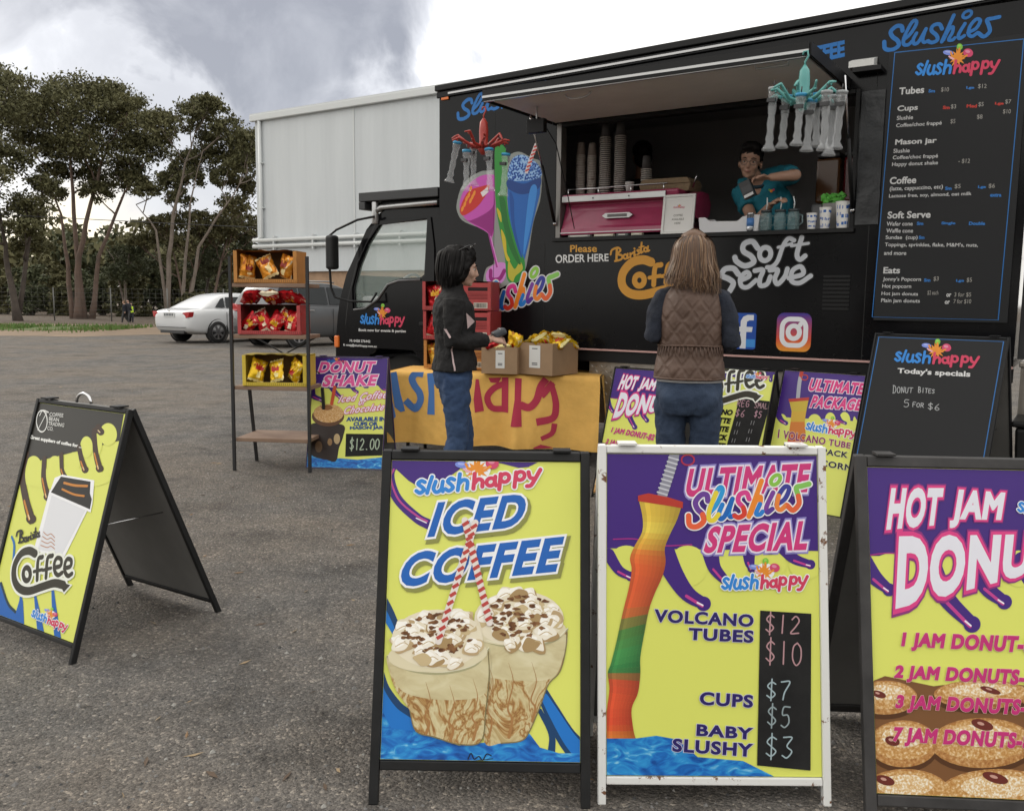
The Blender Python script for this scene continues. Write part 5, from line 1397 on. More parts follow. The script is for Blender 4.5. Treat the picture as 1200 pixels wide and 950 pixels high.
def aframe(name, label, bx, by, yaw, lean, w, h, fm, group=None, pm=None, fw=.026, p0=.10, backlean=None, handle=False, cat='sign', chalkback=False):
    """front board leans back by lean; (bx, by) = ground centre of its lower edge; returns thing + Art for the front panel"""
    root = thing(name, label, cat, (bx, by, 0), yaw, group)
    root_m = root_matrix((bx, by, 0), yaw)
    L_ = lean; B_ = backlean or lean
    ex, ey, ez = Vector((1, 0, 0)), Vector((0, sin(L_), cos(L_))), Vector((0, -cos(L_), sin(L_)))
    F_ = Matrix(((1, ex.y, 0, -w / 2), (0, ey.y, ez.y, 0), (0, ey.z, ez.z, 0), (0, 0, 0, 1)))
    dp = .024
    hb = h * cos(L_) / cos(B_)
    yb = h * sin(L_) + .03 + hb * sin(B_)
    eyb, ezb = Vector((0, -sin(B_), cos(B_))), Vector((0, cos(B_), sin(B_)))
    Bm = Matrix(((1, 0, 0, -w / 2), (0, eyb.y, ezb.y, yb), (0, eyb.z, ezb.z, 0), (0, 0, 0, 1)))
    for M_, hh, nm in ((F_, h, ''), (Bm, hb, 'back_')):
        for x in (0, w - fw):
            mb = MB(); mb.M = M_; mb.span((x, 0, -dp), (x + fw, hh, 0), fm); mb.build(nm + 'leg', root, bevel=.003)
        for y in (p0 - fw, hh - fw):
            mb = MB(); mb.M = M_; mb.span((fw + .001, y, -dp), (w - fw - .001, y + fw - .001, -.001), fm); mb.build(nm + 'rail', root, bevel=.003)
        mb = MB(); mb.M = M_
        mb.span((fw + .001, p0 + .001, -.018), (w - fw - .001, hh - fw - .001, -.008), (pm or paint(YEL)) if not nm else BACKP)
        pn = mb.build(nm + 'panel', root)
        if not nm:
            mb = MB(); mb.M = M_; mb.span((fw + .001, p0 + .001, -.0225), (w - fw - .001, hh - fw - .001, -.0185), BACKP); mb.build('panel_lining', root)
    for x in (.08, w - .08):
        mb = MB(); mb.tube([F_ @ Vector((x, h * .52, -dp)), Bm @ Vector((x, hb * .52, -dp))], .003, CHR, 5); mb.build('stay', root)
        mb = MB(); mb.box((-w / 2 + x, h * sin(L_) + .012, h * cos(L_) + .004), (.05, .05, .006), fm); mb.build('hinge', root)
    if handle:
        mb = MB(); c = Vector((0, h * sin(L_) + .015, h * cos(L_))); mb.tube([c + Vector((.05 * cos(a), 0, .038 * sin(a))) for a in [pi * k / 10 for k in range(11)]], .006, CHR, 7); mb.build('handle', root)
    o = F_ @ Vector((0, 0, -.008)); 
    px = plane_px(root_m, o, ex, ey, ez)
    A = Art(o + ez * .0006, ex, ey, ez, px=px)
    A.clip = (fw + .002, p0 + .002, w - fw - .002, h - fw - .002)
    A.root = root
    return root, A
def splash(A, top, lobes, drips, layer=1, w=1.0):
    """purple upper field over the yellow panel, with yellow lobes and purple drips along its lower edge"""
    A.poly(top, paint(PUR), layer)
    for c, r in lobes: A.ring(c, r, paint(YEL), layer + 1)
    for pts, a, b in drips: drip(A, pts, a, b, PUR, layer + 2)
def water(A, pts, layer=3):
    A.poly(pts, WATER, layer)

# ------------------------------------------------------------------ iced coffee
root, A = aframe('a_frame_sign', 'black framed a-frame sign with two iced coffee glasses, nearest the middle', -.376 + .2985, 2.201 - .004, radians(-.8), radians(17.3), .597, .959, SBLK, 'a-frame signs', p0=.115)
A.zoom(420, 520, 2.2103)
A.poly([(60, 30), (290, 30), (262, 66), (215, 100), (205, 130), (170, 120), (130, 95)], paint(PUR), 1)
A.poly([(330, 30), (520, 30), (470, 45), (440, 60), (415, 62), (360, 48)], paint(PUR), 1)
A.stroke([(100, 40), (82, 80), (100, 140), (150, 190), (182, 208)], 30, paint(PUR), 1, taper=(22, 26))
A.stroke([(92, 66), (84, 90), (105, 145), (152, 186), (178, 200)], 5, paint('#b8468f'), 2)
A.stroke([(150, 192), (176, 204)], 3, paint('#efe6f2'), 3)
A.stroke([(56, 400), (82, 440), (110, 500), (128, 560)], 30, paint('#163f6a'), 1, taper=(34, 4)); A.stroke([(50, 412), (72, 448), (98, 500), (112, 545)], 20, paint('#1c74c8'), 2, taper=(24, 3))
A.stroke([(48, 590), (60, 640), (90, 690), (120, 720)], 60, paint('#163f6a'), 1, taper=(36, 70)); A.stroke([(44, 600), (54, 650), (82, 700), (120, 735)], 50, paint('#1c74c8'), 2, taper=(26, 60))
A.stroke([(585, 810), (540, 760), (500, 690), (478, 645)], 44, paint('#163f6a'), 1, taper=(64, 30)); A.stroke([(590, 812), (548, 765), (508, 700), (482, 655)], 30, paint('#1c74c8'), 2, taper=(44, 20))
A.stroke([(470, 690), (500, 750), (500, 800)], 14, paint('#163f6a'), 1, taper=(12, 20))
water(A, [(30, 640), (62, 690), (85, 735), (140, 742), (190, 758), (260, 780), (330, 772), (400, 768), (440, 745), (470, 785), (520, 800), (590, 800), (590, 850), (30, 850)])
A.build('artwork', root)
def cream_heap(A, c, r, n, seed, layer):
    rg = random.Random(seed)
    A.ring(c, (r[0], r[1] * .95), paint('#e6dcc2'), layer)
    L_ = []
    for k in range(n):
        a = rg.uniform(0, 2 * pi); d = sqrt(rg.random())
        L_.append((c[0] + cos(a) * r[0] * d * .86, c[1] + sin(a) * r[1] * d * .9))
    L_.sort(key=lambda p: p[1])
    def curl(p, q, ro, m, ly, sx=1.0):
        P = []
        for j in range(8):
            t = 2 * pi * j / 8; rr_ = q * (1.12 if j == 6 else rg.uniform(.62, 1.0)); x, y = cos(t) * rr_ * sx, sin(t) * rr_ * .60
            P.append((p[0] + x * cos(ro) - y * sin(ro), p[1] + x * sin(ro) + y * cos(ro)))
        A.poly(P, m, ly, smooth=True)
    for k, p in enumerate(L_):
        q = rg.uniform(.15, .29) * r[0]; ro = rg.uniform(-.8, .8); ly = layer + .15 + k * .09
        curl((p[0] + 3, p[1] + q * .2), q * 1.06, ro, paint(rg.choice(('#b9a078', '#a88c60', '#c9b48a'))), ly)
        curl(p, q, ro, paint(rg.choice(('#efe8d8', '#e6dcc4', '#f2ecdf'))), ly + .03)
        curl((p[0] - q * .15, p[1] - q * .12), q * .6, ro, paint('#fbf8f0'), ly + .05)
        A.stroke([(p[0] - q * .5, p[1] + q * .2), (p[0] + q * .1, p[1] - q * .1), (p[0] + q * .55, p[1] + q * .12)], q * .07, paint('#c2ab80'), ly + .055)
    for k in range(n + 6):
        a = rg.uniform(0, 2 * pi); d = sqrt(rg.random())
        cx, cy = c[0] + cos(a) * r[0] * d * .75, c[1] - r[1] * .12 + sin(a) * r[1] * d * .75
        pts = [(cx + cos(t) * rg.uniform(4, 13), cy + sin(t) * rg.uniform(2, 7)) for t in [2 * pi * j / 7 for j in range(7)]]
        A.poly(pts, COCOA, layer + 4.2, smooth=True)
FOAM = ramp_mat('print_foam', [(.3, '#c2b48a'), (.5, '#cfc49a'), (.7, '#d9d0ab')], 'noise', 14, 5, .4, (1, 1, 2), .8)
def glass(A, out, band, layer, streaks, rim):
    A.poly(out, COFP, layer, smooth=True)
    A.poly(band, FOAM, layer + 1, smooth=True)
    for q, (x, y0, y1, w_) in enumerate(streaks):
        if q % 2: A.stroke([(x - 3, y0 - 40), (x + 9, y0 + 10), (x - 5, y0 * .5 + y1 * .5), (x + 6, y0 * .3 + y1 * .7), (x - 2, y1)], w_, paint('#a87a48'), layer + 2, taper=(w_ * .05, w_ * .7))
    n = len(out)
    A.stroke(out[:n // 2 + 1], 3, paint('#7f744e'), layer + 3); A.stroke(rim, 5, paint('#a9a47e'), layer + 3); A.stroke([(p[0] + 1, p[1] - 4) for p in rim], 2, paint('#e6e2c8'), layer + 3.4)
glass(A, [(540, 482), (537, 530), (522, 588), (492, 622), (470, 680), (442, 745), (420, 768), (370, 774), (326, 770), (318, 640), (296, 560), (288, 482), (340, 512), (430, 524), (505, 508)],
      [(292, 488), (350, 516), (440, 526), (536, 492), (528, 560), (500, 606), (420, 612), (330, 600), (306, 560)], 4, [(360, 590, 735, 10), (392, 606, 758, 12), (424, 600, 752, 9), (452, 604, 716, 10), (476, 596, 650, 7), (340, 610, 760, 8)], [(288, 482), (340, 514), (430, 526), (505, 510), (541, 480)])
A.ring((414, 482), (124, 40), paint('#ddd3b2'), 7.4, -.02)
cream_heap(A, (416, 452), (116, 76), 40, 5, 8)
glass(A, [(336, 532), (339, 600), (330, 690), (318, 768), (260, 776), (200, 758), (150, 742), (134, 690), (100, 640), (84, 600), (76, 550), (130, 584), (215, 592), (300, 572)],
      [(80, 556), (140, 586), (220, 594), (334, 545), (336, 610), (318, 652), (230, 662), (140, 650), (100, 622)], 12.5, [(150, 640, 732, 10), (178, 655, 748, 12), (208, 650, 760, 9), (240, 664, 768, 12), (270, 640, 770, 8), (300, 646, 764, 11), (128, 636, 680, 7)], [(76, 550), (130, 584), (215, 594), (300, 574), (337, 530)])
A.ring((206, 544), (129, 46), paint('#ddd3b2'), 16.2, -.06)
cream_heap(A, (205, 504), (118, 80), 50, 15, 16.5)
A.stroke([(284, 815), (292, 800), (300, 815), (312, 808), (322, 818), (332, 802), (344, 806)], 3, paint('#101820'), 5); A.stroke([(280, 822), (348, 814)], 2, paint('#101820'), 5)
A.build('glass_picture', root)
title(A, 'ICED', [(190, 152), (437, 127), (428, 214), (178, 243)], '#1a62b8', '#f2f3f6', 6, .07, .05, None, .1, .22, root, drop=('#8e8f4a', 6, 8))
title(A, 'COFFEE', [(120, 282), (534, 238), (529, 330), (106, 372)], '#1a62b8', '#f2f3f6', 6, .07, .05, None, .1, .22, root, drop=('#8e8f4a', 6, 8))
for (a, b) in (((340, 462), (276, 198)), ((208, 510), (303, 204))):
    A.stroke([a, b], 17, paint('#e6ddd6'), 22, smooth=False)
    for k in range(14):
        t = (k + .5) / 14; x, y = a[0] + (b[0] - a[0]) * t, a[1] + (b[1] - a[1]) * t
        A.stroke([(x - 8, y + 4), (x + 8, y - 6)], 9, paint('#b8433c'), 23, smooth=False, cap=False)
A.build('straw_picture', root)
logo(A, 'slushhappy', [(150, 156), (478, 112), (146, 45)], 9, out='#eef0f2', outw=8, fat=1.25); A.build('logo', root)

# ------------------------------------------------------------------ slushies special, white frame
root, A = aframe('a_frame_sign', 'white rust-flecked framed a-frame sign with a tall striped yard cup', .2425 + .316, 2.214, radians(.2), radians(11.0), .632, .970, SWHT, 'a-frame signs', p0=.075, fw=.022)
A.zoom(690, 510, 2.158)
splash(A, [(40, 30), (600, 30), (600, 292), (40, 285)], [((95, 318), (44, 40)), ((250, 330), (50, 52)), ((362, 330), (40, 42)), ((452, 326), (48, 36)), ((548, 330), (42, 34))],
       [([(185, 285), (215, 350), (250, 400), (290, 425)], 58, 30), ([(306, 290), (318, 335), (350, 372)], 44, 22), ([(404, 290), (406, 320), (412, 336)], 34, 18), ([(492, 285), (520, 312), (560, 326)], 34, 20), ([(50, 300), (76, 340), (106, 356)], 30, 20)])
A.stroke([(62, 262), (120, 262), (180, 278), (260, 276)], 3, paint('#a82d84'), 4)
water(A, [(30, 716), (80, 735), (120, 765), (170, 758), (225, 768), (275, 812), (390, 822), (470, 862), (600, 884), (600, 920), (30, 920)], 4)
A.build('artwork', root)
lf = [(127, 166), (136, 210), (134, 245), (115, 280), (104, 310), (108, 340), (100, 390), (85, 450), (70, 520), (56, 575), (48, 600), (52, 640), (46, 690), (42, 740), (40, 765)]
rt = [(233, 183), (222, 215), (205, 250), (192, 285), (194, 320), (186, 355), (166, 400), (152, 440), (140, 500), (130, 560), (130, 600), (124, 650), (108, 690), (112, 740), (118, 765)]
cols = ['#cfae3c', '#d9c14a', '#cf9f38', '#d06a2c', '#cf5a28', '#c9542a', '#c9582c', '#4a7a3a', '#3f8a48', '#2f7a40', '#c24a2c', '#cf4f2c', '#c9482a', '#c9702c']
LF, RT = catmull(lf, False, 5), catmull(rt, False, 5)
lerp = lambda p, q, t: (p[0] + (q[0] - p[0]) * t, p[1] + (q[1] - p[1]) * t)
nn_ = len(LF) - 1
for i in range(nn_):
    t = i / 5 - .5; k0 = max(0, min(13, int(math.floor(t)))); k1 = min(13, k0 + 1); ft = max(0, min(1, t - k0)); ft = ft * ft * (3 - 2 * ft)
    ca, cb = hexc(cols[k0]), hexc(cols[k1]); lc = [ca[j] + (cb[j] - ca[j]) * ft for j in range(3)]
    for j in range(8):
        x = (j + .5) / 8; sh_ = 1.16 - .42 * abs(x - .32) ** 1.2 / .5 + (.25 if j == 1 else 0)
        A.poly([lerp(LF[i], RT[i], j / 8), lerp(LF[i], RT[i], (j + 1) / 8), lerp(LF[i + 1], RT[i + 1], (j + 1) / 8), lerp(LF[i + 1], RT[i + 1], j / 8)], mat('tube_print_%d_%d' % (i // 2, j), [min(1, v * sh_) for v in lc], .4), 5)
A.poly([(124, 152), (150, 146), (200, 156), (238, 168), (237, 184), (190, 176), (124, 166)], paint('#b8382c'), 7)
A.stroke([(216, 50), (205, 90), (186, 150)], 25, paint('#8f8f9c'), 6, smooth=True)
for k in range(9):
    y = 58 + k * 11; x = 214 - k * 3.6; A.stroke([(x - 12, y - 3), (x + 12, y + 4)], 4, paint('#c9cad4'), 7, smooth=False)
A.stroke(ell(250, 62, 16, 13), 4, paint('#b02c48'), 7, closed=True)
A.build('yard_cup_picture', root)
title(A, 'ULTIMATE', [(252, 84), (562, 70), (556, 144), (243, 156)], '#d0387c', '#e7ddee', 6, .07, .05, '#8f86c8', .1, .12, root)
title(A, 'SPECIAL', [(302, 230), (557, 214), (550, 290), (288, 298)], '#d0387c', '#e7ddee', 6, .07, .05, '#8f86c8', .1, .12, root)
logo(A, 'Slushies', [(243, 250), (556, 204), (247, 122)], 9, MULTI, '#f0eef2', 10, 1.1); A.build('lettering', root)
logo(A, 'slushhappy', [(336, 410), (555, 394), (336, 316)], 9, out='#eef0f2', outw=8, fat=1.2); A.build('logo', root)
for t, q in (('VOLCANO', [(166, 438), (417, 452), (415, 484), (164, 471)]), ('TUBES', [(253, 485), (417, 492), (415, 524), (251, 516)]), ('CUPS', [(281, 646), (416, 655), (414, 688), (279, 680)]), ('BABY', [(273, 728), (416, 738), (414, 768), (271, 758)]), ('SLUSHY', [(212, 764), (416, 778), (414, 812), (210, 798)])):
    title(A, t, q, NAVY, '#cfcbe2', 6, .065, .03, None, root=root)
A.poly([(433, 442), (562, 450), (560, 846), (425, 833)], CHALK, 6); A.build('chalk_strip', root)
for t, q, c in (('$12', [(446, 450), (536, 458), (532, 500), (444, 498)], '#b58d92'), ('$10', [(446, 516), (540, 525), (538, 582), (444, 572)], '#b58d92'), ('$7', [(448, 620), (512, 622), (508, 668), (446, 664)], '#9fb2b8'), ('$5', [(450, 682), (512, 686), (508, 738), (448, 732)], '#8f9ea2'), ('$3', [(446, 758), (520, 760), (516, 814), (444, 812)], '#9fb2b8')):
    chalk(A, t, q, c, 8, 3.6); A.build('chalk_price', root)

# ------------------------------------------------------------------ hot jam donuts, near right
root, A = aframe('a_frame_sign', 'charcoal framed a-frame sign for hot jam donuts, cut by the right picture edge', .948 + .299, 2.167 - .02, radians(-3.8), radians(15), .60, .960, SGRY, 'a-frame signs', p0=.06, fw=.03, backlean=radians(19))
A.zoom(980, 500, 2.109)
def donut_sign(A, root, K):
    """layout read on the near sign; K maps it onto another copy of the same print"""
    T = lambda pts: [K(p) for p in pts]
    A.poly(T([(40, 60), (720, 60), (720, 325), (60, 318)]), paint(PUR), 1)
    k = abs(K((100, 0))[0] - K((0, 0))[0]) / 100
    for c, r in (((150, 350), (70, 40)), ((290, 345), (60, 40)), ((390, 350), (30, 40)), ((450, 350), (40, 45)), ((560, 345), (50, 40)), ((650, 350), (50, 40))): A.ring(K(c), (r[0] * k, r[1] * k), paint(YEL), 2)
    for pts, a, b in (([(60, 325), (95, 372), (130, 402)], 50, 26), ([(225, 325), (270, 420), (335, 487)], 56, 34), ([(345, 330), (370, 395), (415, 432)], 52, 30), ([(460, 330), (478, 380), (500, 395)], 44, 26), ([(600, 320), (620, 380), (660, 420)], 44, 28)):
        drip(A, T(pts), a * k, b * k, PUR, 3)
    A.stroke(T([(70, 318), (140, 312), (220, 330)]), 3 * k, paint('#a82d84'), 5)
    A.build('artwork', root)
    A.poly(T([(60, 640), (120, 615), (240, 640), (360, 625), (480, 640), (720, 640), (720, 960), (60, 960)]), paint('#7a5230'), 1)
    for c, r, j in (((120, 668), (80, 42), (105, 660)), ((360, 660), (120, 36), (380, 650)), ((560, 664), (110, 40), (560, 655)), ((165, 782), (85, 58), (138, 775)), ((360, 780), (128, 62), (360, 735)), ((590, 790), (120, 66), (590, 750)), ((170, 902), (110, 58), (120, 872)), ((400, 906), (150, 62), (392, 866)), ((660, 910), (130, 62), (650, 872))):
        A.ring(K((c[0], c[1] + 10)), (r[0] * k * 1.03, r[1] * k * 1.05), paint('#54331a'), 2)
        A.ring(K(c), (r[0] * k, r[1] * k), DONUTD, 3)
        A.ring(K((c[0], c[1] - r[1] * .12)), (r[0] * k * .93, r[1] * k * .80), DONUT, 4); A.ring(K((c[0], c[1] - r[1] * .30)), (r[0] * k * .62, r[1] * k * .46), DONUTL, 5)
        A.ring(K(j), (r[0] * k * .22, r[1] * k * .20), paint('#6a2a22'), 6, .3); A.ring(K((j[0] - 4, j[1] - 3)), (r[0] * k * .07, r[1] * k * .06), paint('#c99a8c'), 7, .3)
    A.build('donut_picture', root)
    for t, q, sh in (('HOT', [(130, 150), (265, 150), (259, 243), (122, 256)], .12), ('JAM', [(286, 153), (417, 162), (411, 250), (278, 250)], .12), ('DONUTS', [(150, 268), (615, 262), (605, 330), (145, 452)], .05)):
        title(A, t, T(q), '#e4e4ee', '#dc3f86', 7, .085, .055, '#8c2f7c', .085, sh, root)
    for t, q in (('1 JAM DONUT-$2', [(160, 506), (512, 517), (508, 572), (158, 551)]), ('2 JAM DONUTS-$4', [(143, 587), (515, 600), (512, 652), (140, 628)]), ('3 JAM DONUTS-$5', [(146, 660), (518, 673), (515, 726), (143, 703)]), ('7 JAM DONUTS-$10', [(140, 739), (530, 757), (527, 810), (137, 786)])):
        title(A, t, T(q), '#c22f76', '#e9dfc0', 9, .10, .014, None, shear=.12, root=root)
    logo(A, 'slushhappy', T([(447, 228), (640, 236), (447, 150)]), 9, out='#eef0f2', outw=8, fat=1.2); A.build('logo', root)
donut_sign(A, root, lambda p: p)

# ------------------------------------------------------------------ coffee a-frame on the left
ya = radians(-32.5); e_ = Vector((cos(ya), sin(ya), 0)) * .32
root, A = aframe('a_frame_sign', 'black edged a-frame sign for barista coffee standing alone on the left asphalt', -2.153 + e_.x, 3.419 + e_.y, ya, radians(17), .64, .962, SBLK, 'a-frame signs', p0=.075, fw=.018, backlean=radians(22), handle=True)
A.zoom(0, 450, 2.715)
DK = '#2b2822'
A.poly([(60, 30), (400, 60), (380, 180), (60, 260)], paint(DK), 1)
for c, r in (((108, 268), (27, 40)), ((176, 262), (24, 34)), ((236, 246), (22, 30)), ((276, 200), (20, 34)), ((345, 160), (28, 36)), ((312, 190), (14, 34)), ((205, 300), (150, 34))): A.ring(c, r, paint(YEL), 2)
for pts, a, b in (([(86, 225), (72, 290), (84, 370), (100, 428)], 20, 26), ([(142, 240), (140, 300), (152, 358)], 18, 20), ([(196, 225), (198, 270), (206, 292)], 16, 14), ([(252, 200), (262, 245), (272, 272)], 16, 18), ([(300, 150), (306, 220), (318, 268)], 18, 20), ([(312, 140), (322, 152)], 22, 18)):
    drip(A, pts, a, b, '#3a2412', 3, hi='#c9802c', glint='#ead0a0')
A.poly([(-40, 600), (10, 640), (26, 700), (50, 728), (62, 690), (66, 660), (74, 690), (78, 772), (60, 800), (-60, 760)], paint('#1a62b4'), 2); A.stroke([(4, 632), (26, 696), (50, 724)], 7, paint('#163848'), 3)
A.stroke([(112, 670), (120, 720), (132, 800)], 18, paint('#1a62b4'), 2, taper=(8, 26)); A.stroke([(168, 650), (174, 720), (186, 820)], 18, paint('#1a62b4'), 2, taper=(10, 26))
A.stroke([(38, 485), (46, 510), (44, 560)], 12, paint('#1f6fb8'), 2, taper=(6, 10))
A.build('artwork', root)
# plain takeaway cup
A.poly([(160, 335), (286, 388), (206, 550), (108, 530)], paint('#f2f2f4'), 4)
A.poly([(168, 345), (278, 392), (200, 540), (122, 525)], paint('#dfe0e4'), 5)
for k in range(4): A.stroke([(140 + k * -3, 470 + k * 14), (152, 480 + k * 13), (164, 476 + k * 13), (176, 488 + k * 12)], 2.4, paint('#b98a70'), 6)
A.poly([(176, 298), (200, 288), (302, 306), (296, 380), (290, 408), (158, 350)], paint('#f2f2f4'), 6)
A.poly([(196, 294), (290, 310), (288, 348), (294, 366), (288, 398), (164, 344), (180, 318)], paint('#15130f'), 7)
A.stroke([(206, 314), (240, 322), (280, 324)], 6, paint('#c9802c'), 8); A.stroke([(200, 334), (236, 350), (270, 356)], 5, paint('#c9802c'), 8)
A.build('cup_picture', root)
A.stroke(ell(135, 118, 17, 34), 3.4, paint('#e4e4e0'), 6, closed=True); A.stroke([(122, 146), (150, 92)], 2.4, paint('#e4e4e0'), 6); A.stroke([(156, 90), (138, 84), (128, 100)], 3, paint('#e4e4e0'), 6)
A.build('emblem', root)
for t, q in (('COFFEE', [(160, 90), (204, 94), (203, 106), (159, 102)]), ('BEAN', [(158, 104), (190, 108), (189, 120), (157, 116)]), ('TRADING', [(156, 119), (207, 125), (205, 137), (155, 131)]), ('CO.', [(153, 134), (172, 137), (171, 149), (152, 146)])):
    A.text(t, q, paint('#dcdcd8'), 6, .012); A.build('lettering', root)
A.text('Great suppliers of coffee for ...', [(99, 162), (263, 193), (261, 207), (97, 177)], paint('#e8e8e4'), 6, .05); A.build('lettering', root)
A.zoom(0, 0, 1)
logo(A, 'Barista', off((0, 610, 6.33), [(116, 178), (304, 128), (122, 56)]), 6, '#1c1a14', fat=1.05); A.build('lettering', root)
logo(A, 'Coffee', off((0, 610, 6.33), [(90, 590), (545, 530), (120, 190)]), 8, '#2f2b1e', '#eef0e6', 14); A.build('lettering', root)
logo(A, 'slushhappy', off((0, 610, 6.33), [(232, 742), (498, 842), (262, 588)]), 8, out='#eef0f2', outw=9, fat=1.25); A.build('logo', root)

# ------------------------------------------------------------------ donut shake (left of the table)
root, A = aframe('a_frame_sign', 'small donut shake sign between the wooden shelf and the yellow tablecloth', -1.646 + .311, 6.875 - .027, radians(-5.1), radians(15.9), .623, .912, mat('edge_purple', (.05, .03, .12), .5), 'a-frame signs', p0=.006, fw=.006)
A.zoom(260, 270, 3.277)
splash(A, [(320, 470), (660, 470), (660, 606), (320, 606)], [((375, 622), (28, 24)), ((470, 628), (26, 22)), ((530, 622), (24, 24)), ((585, 618), (26, 26)), ((640, 622), (16, 24))], [([(345, 600), (352, 635), (384, 650)], 26, 16), ([(420, 600), (436, 622), (455, 640)], 22, 14), ([(500, 598), (508, 612), (520, 620)], 18, 10), ([(612, 596), (622, 608), (640, 612)], 18, 10)])
water(A, [(320, 850), (360, 862), (400, 880), (450, 874), (520, 880), (640, 868), (640, 930), (320, 930)], 3); A.build('artwork', root)
A.poly([(338, 745), (462, 745), (466, 790), (450, 835), (438, 885), (400, 880), (350, 866), (330, 830)], paint('#241610'), 4, smooth=True)
for c, r, h in (((372, 830), (14, 22), '#5c4630'), ((442, 800), (12, 20), '#b39a70'), ((415, 812), (9, 14), '#8d6c46')): A.ring(c, r, paint(h), 5)
A.ring((408, 714), (62, 38), paint('#5c3a1c'), 5); A.ring((410, 702), (58, 36), DONUT, 6); A.ring((404, 680), (22, 10), paint('#8c5a2c'), 7)
A.stroke([(434, 602), (422, 665)], 13, paint('#c9502c'), 8, smooth=False); A.build('shake_picture', root)
title(A, 'DONUT', [(374, 504), (594, 502), (591, 545), (368, 548)], '#e2559a', '#f2e4f0', 6, .08, .05, shear=.2, root=root)
title(A, 'SHAKE', [(390, 555), (602, 553), (597, 597), (384, 601)], '#e2559a', '#f2e4f0', 6, .08, .05, shear=.2, root=root)
for t, q in (('Iced Coffee', [(452, 634), (640, 612), (634, 644), (446, 662)]), ('or', [(527, 652), (556, 650), (553, 670), (524, 672)]), ('Chocolate', [(474, 676), (628, 662), (622, 690), (468, 706)])):
    title(A, t, q, '#f0e6ee', '#d0407c', 9, .03, .055, shear=.35, root=root)
for t, q in (('AVAILABLE IN', [(478, 716), (630, 715), (629, 732), (477, 733)]), ('CUPS OR', [(506, 735), (600, 734), (599, 750), (505, 751)]), ('MASON JAR', [(492, 752), (622, 750), (621, 766), (491, 768)])):
    A.text(t, q, paint('#1c4a86'), 6, .06); A.build('lettering', root)
A.poly([(477, 780), (623, 782), (620, 863), (474, 868)], CHALK, 6); A.build('chalk_strip', root)
chalk(A, '$12.00', [(492, 800), (608, 800), (604, 840), (490, 842)], '#a9b8a2', 8, 4, .15); A.build('chalk_price', root)
logo(A, 'slushhappy', [(405, 512), (478, 512), (405, 484)], 9); A.build('logo', root)

# ------------------------------------------------------------------ row of signs along the truck
ya = radians(-38); e_ = Vector((cos(ya), sin(ya), 0)) * .29
root, A = aframe('a_frame_sign', 'hot jam donuts sign half hidden by the brown vested customer, beside the tablecloth', .551 + e_.x, 5.935 + e_.y, ya, radians(17), .58, .93, SBLK, 'a-frame signs', p0=.03, fw=.008)
A.zoom(680, 250, 3.276)
# same print as the near sign: match three known points of it
_f, _k = affine(((76, 930), (640, 30), (0, -830)), [(18, 1052), (318, 1110), (146, 586)])
donut_sign(A, root, _f)
ya = radians(-41.4); e_ = Vector((cos(ya), sin(ya), 0)) * .29
root, A = aframe('a_frame_sign', 'yellow coffee price sign half hidden by the brown vested customer', 1.179 + e_.x, 6.117 + e_.y, ya, radians(17), .58, .93, SBLK, 'a-frame signs', p0=.03, fw=.008)
A.zoom(680, 250, 3.276)
A.poly([(440, 560), (780, 580), (780, 612), (640, 640), (560, 622), (440, 620)], paint(PUR), 1)
drip(A, [(560, 610), (570, 640), (600, 650)], 22, 12, PUR, 2); drip(A, [(735, 600), (732, 640)], 16, 12, PUR, 2)
water(A, [(380, 860), (420, 850), (450, 900), (520, 890), (640, 960), (700, 1000), (650, 1130), (350, 1060)], 2); A.build('artwork', root)
logo(A, 'Coffee', [(470, 752), (706, 724), (486, 572)], 5, '#2f2b1e', '#eef0e6', 12); A.build('lettering', root)
logo(A, 'slushhappy', [(635, 640), (722, 642), (640, 602)], 8, out='#eef0f2', outw=8, fat=1.2); A.build('logo', root)
A.poly([(612, 708), (732, 722), (668, 950), (552, 930)], CHALK, 6); A.build('chalk_strip', root)
for t, q, c in (('REG', [(606, 714), (652, 718), (648, 744), (600, 740)], '#b58d9a'), ('SMALL', [(672, 724), (736, 732), (732, 752), (668, 746)], '#a98890'), ('$6', [(600, 752), (636, 756), (630, 782), (594, 778)], '#b58d9a'), ('$5', [(672, 758), (700, 762), (694, 786), (666, 780)], '#b58d9a')):
    chalk(A, t, q, c, 8, 2.6); A.build('chalk_price', root)
for k in range(4):
    chalk(A, '11', [(600 - k * 9, 800 + k * 32), (618 - k * 9, 802 + k * 32), (614 - k * 9, 816 + k * 32), (596 - k * 9, 814 + k * 32)], '#8f8f92', 8, 2.2); chalk(A, '11', [(655 - k * 9, 796 + k * 32), (673 - k * 9, 798 + k * 32), (669 - k * 9, 812 + k * 32), (651 - k * 9, 810 + k * 32)], '#8f8f92', 8, 2.2); A.build('chalk_price', root)
for i, (t, w_) in enumerate((('CAPPUCCINO', 165), ('CAFE LATTE', 140), ('FLAT WHITE', 140), ('LONG BLACK', 150), ('CHAI LATTE', 140))):
    x, y = 588 - i * 7, 754 + i * 32
    A.text(t, [(x - w_, y - 12), (x, y), (x - 4, y + 22), (x - w_ - 4, y + 10)], paint('#15140f'), 6, .06, .15); A.build('lettering', root)
ya = radians(-44); e_ = Vector((cos(ya), sin(ya), 0)) * .285
root, A = aframe('a_frame_sign', 'purple ultimate package sign leaning left of the blackboard for specials', 1.676 + e_.x, 5.81 + e_.y, ya, radians(17), .57, .936, SBLK, 'a-frame signs', p0=.006, fw=.006)
A.zoom(680, 250, 3.276)
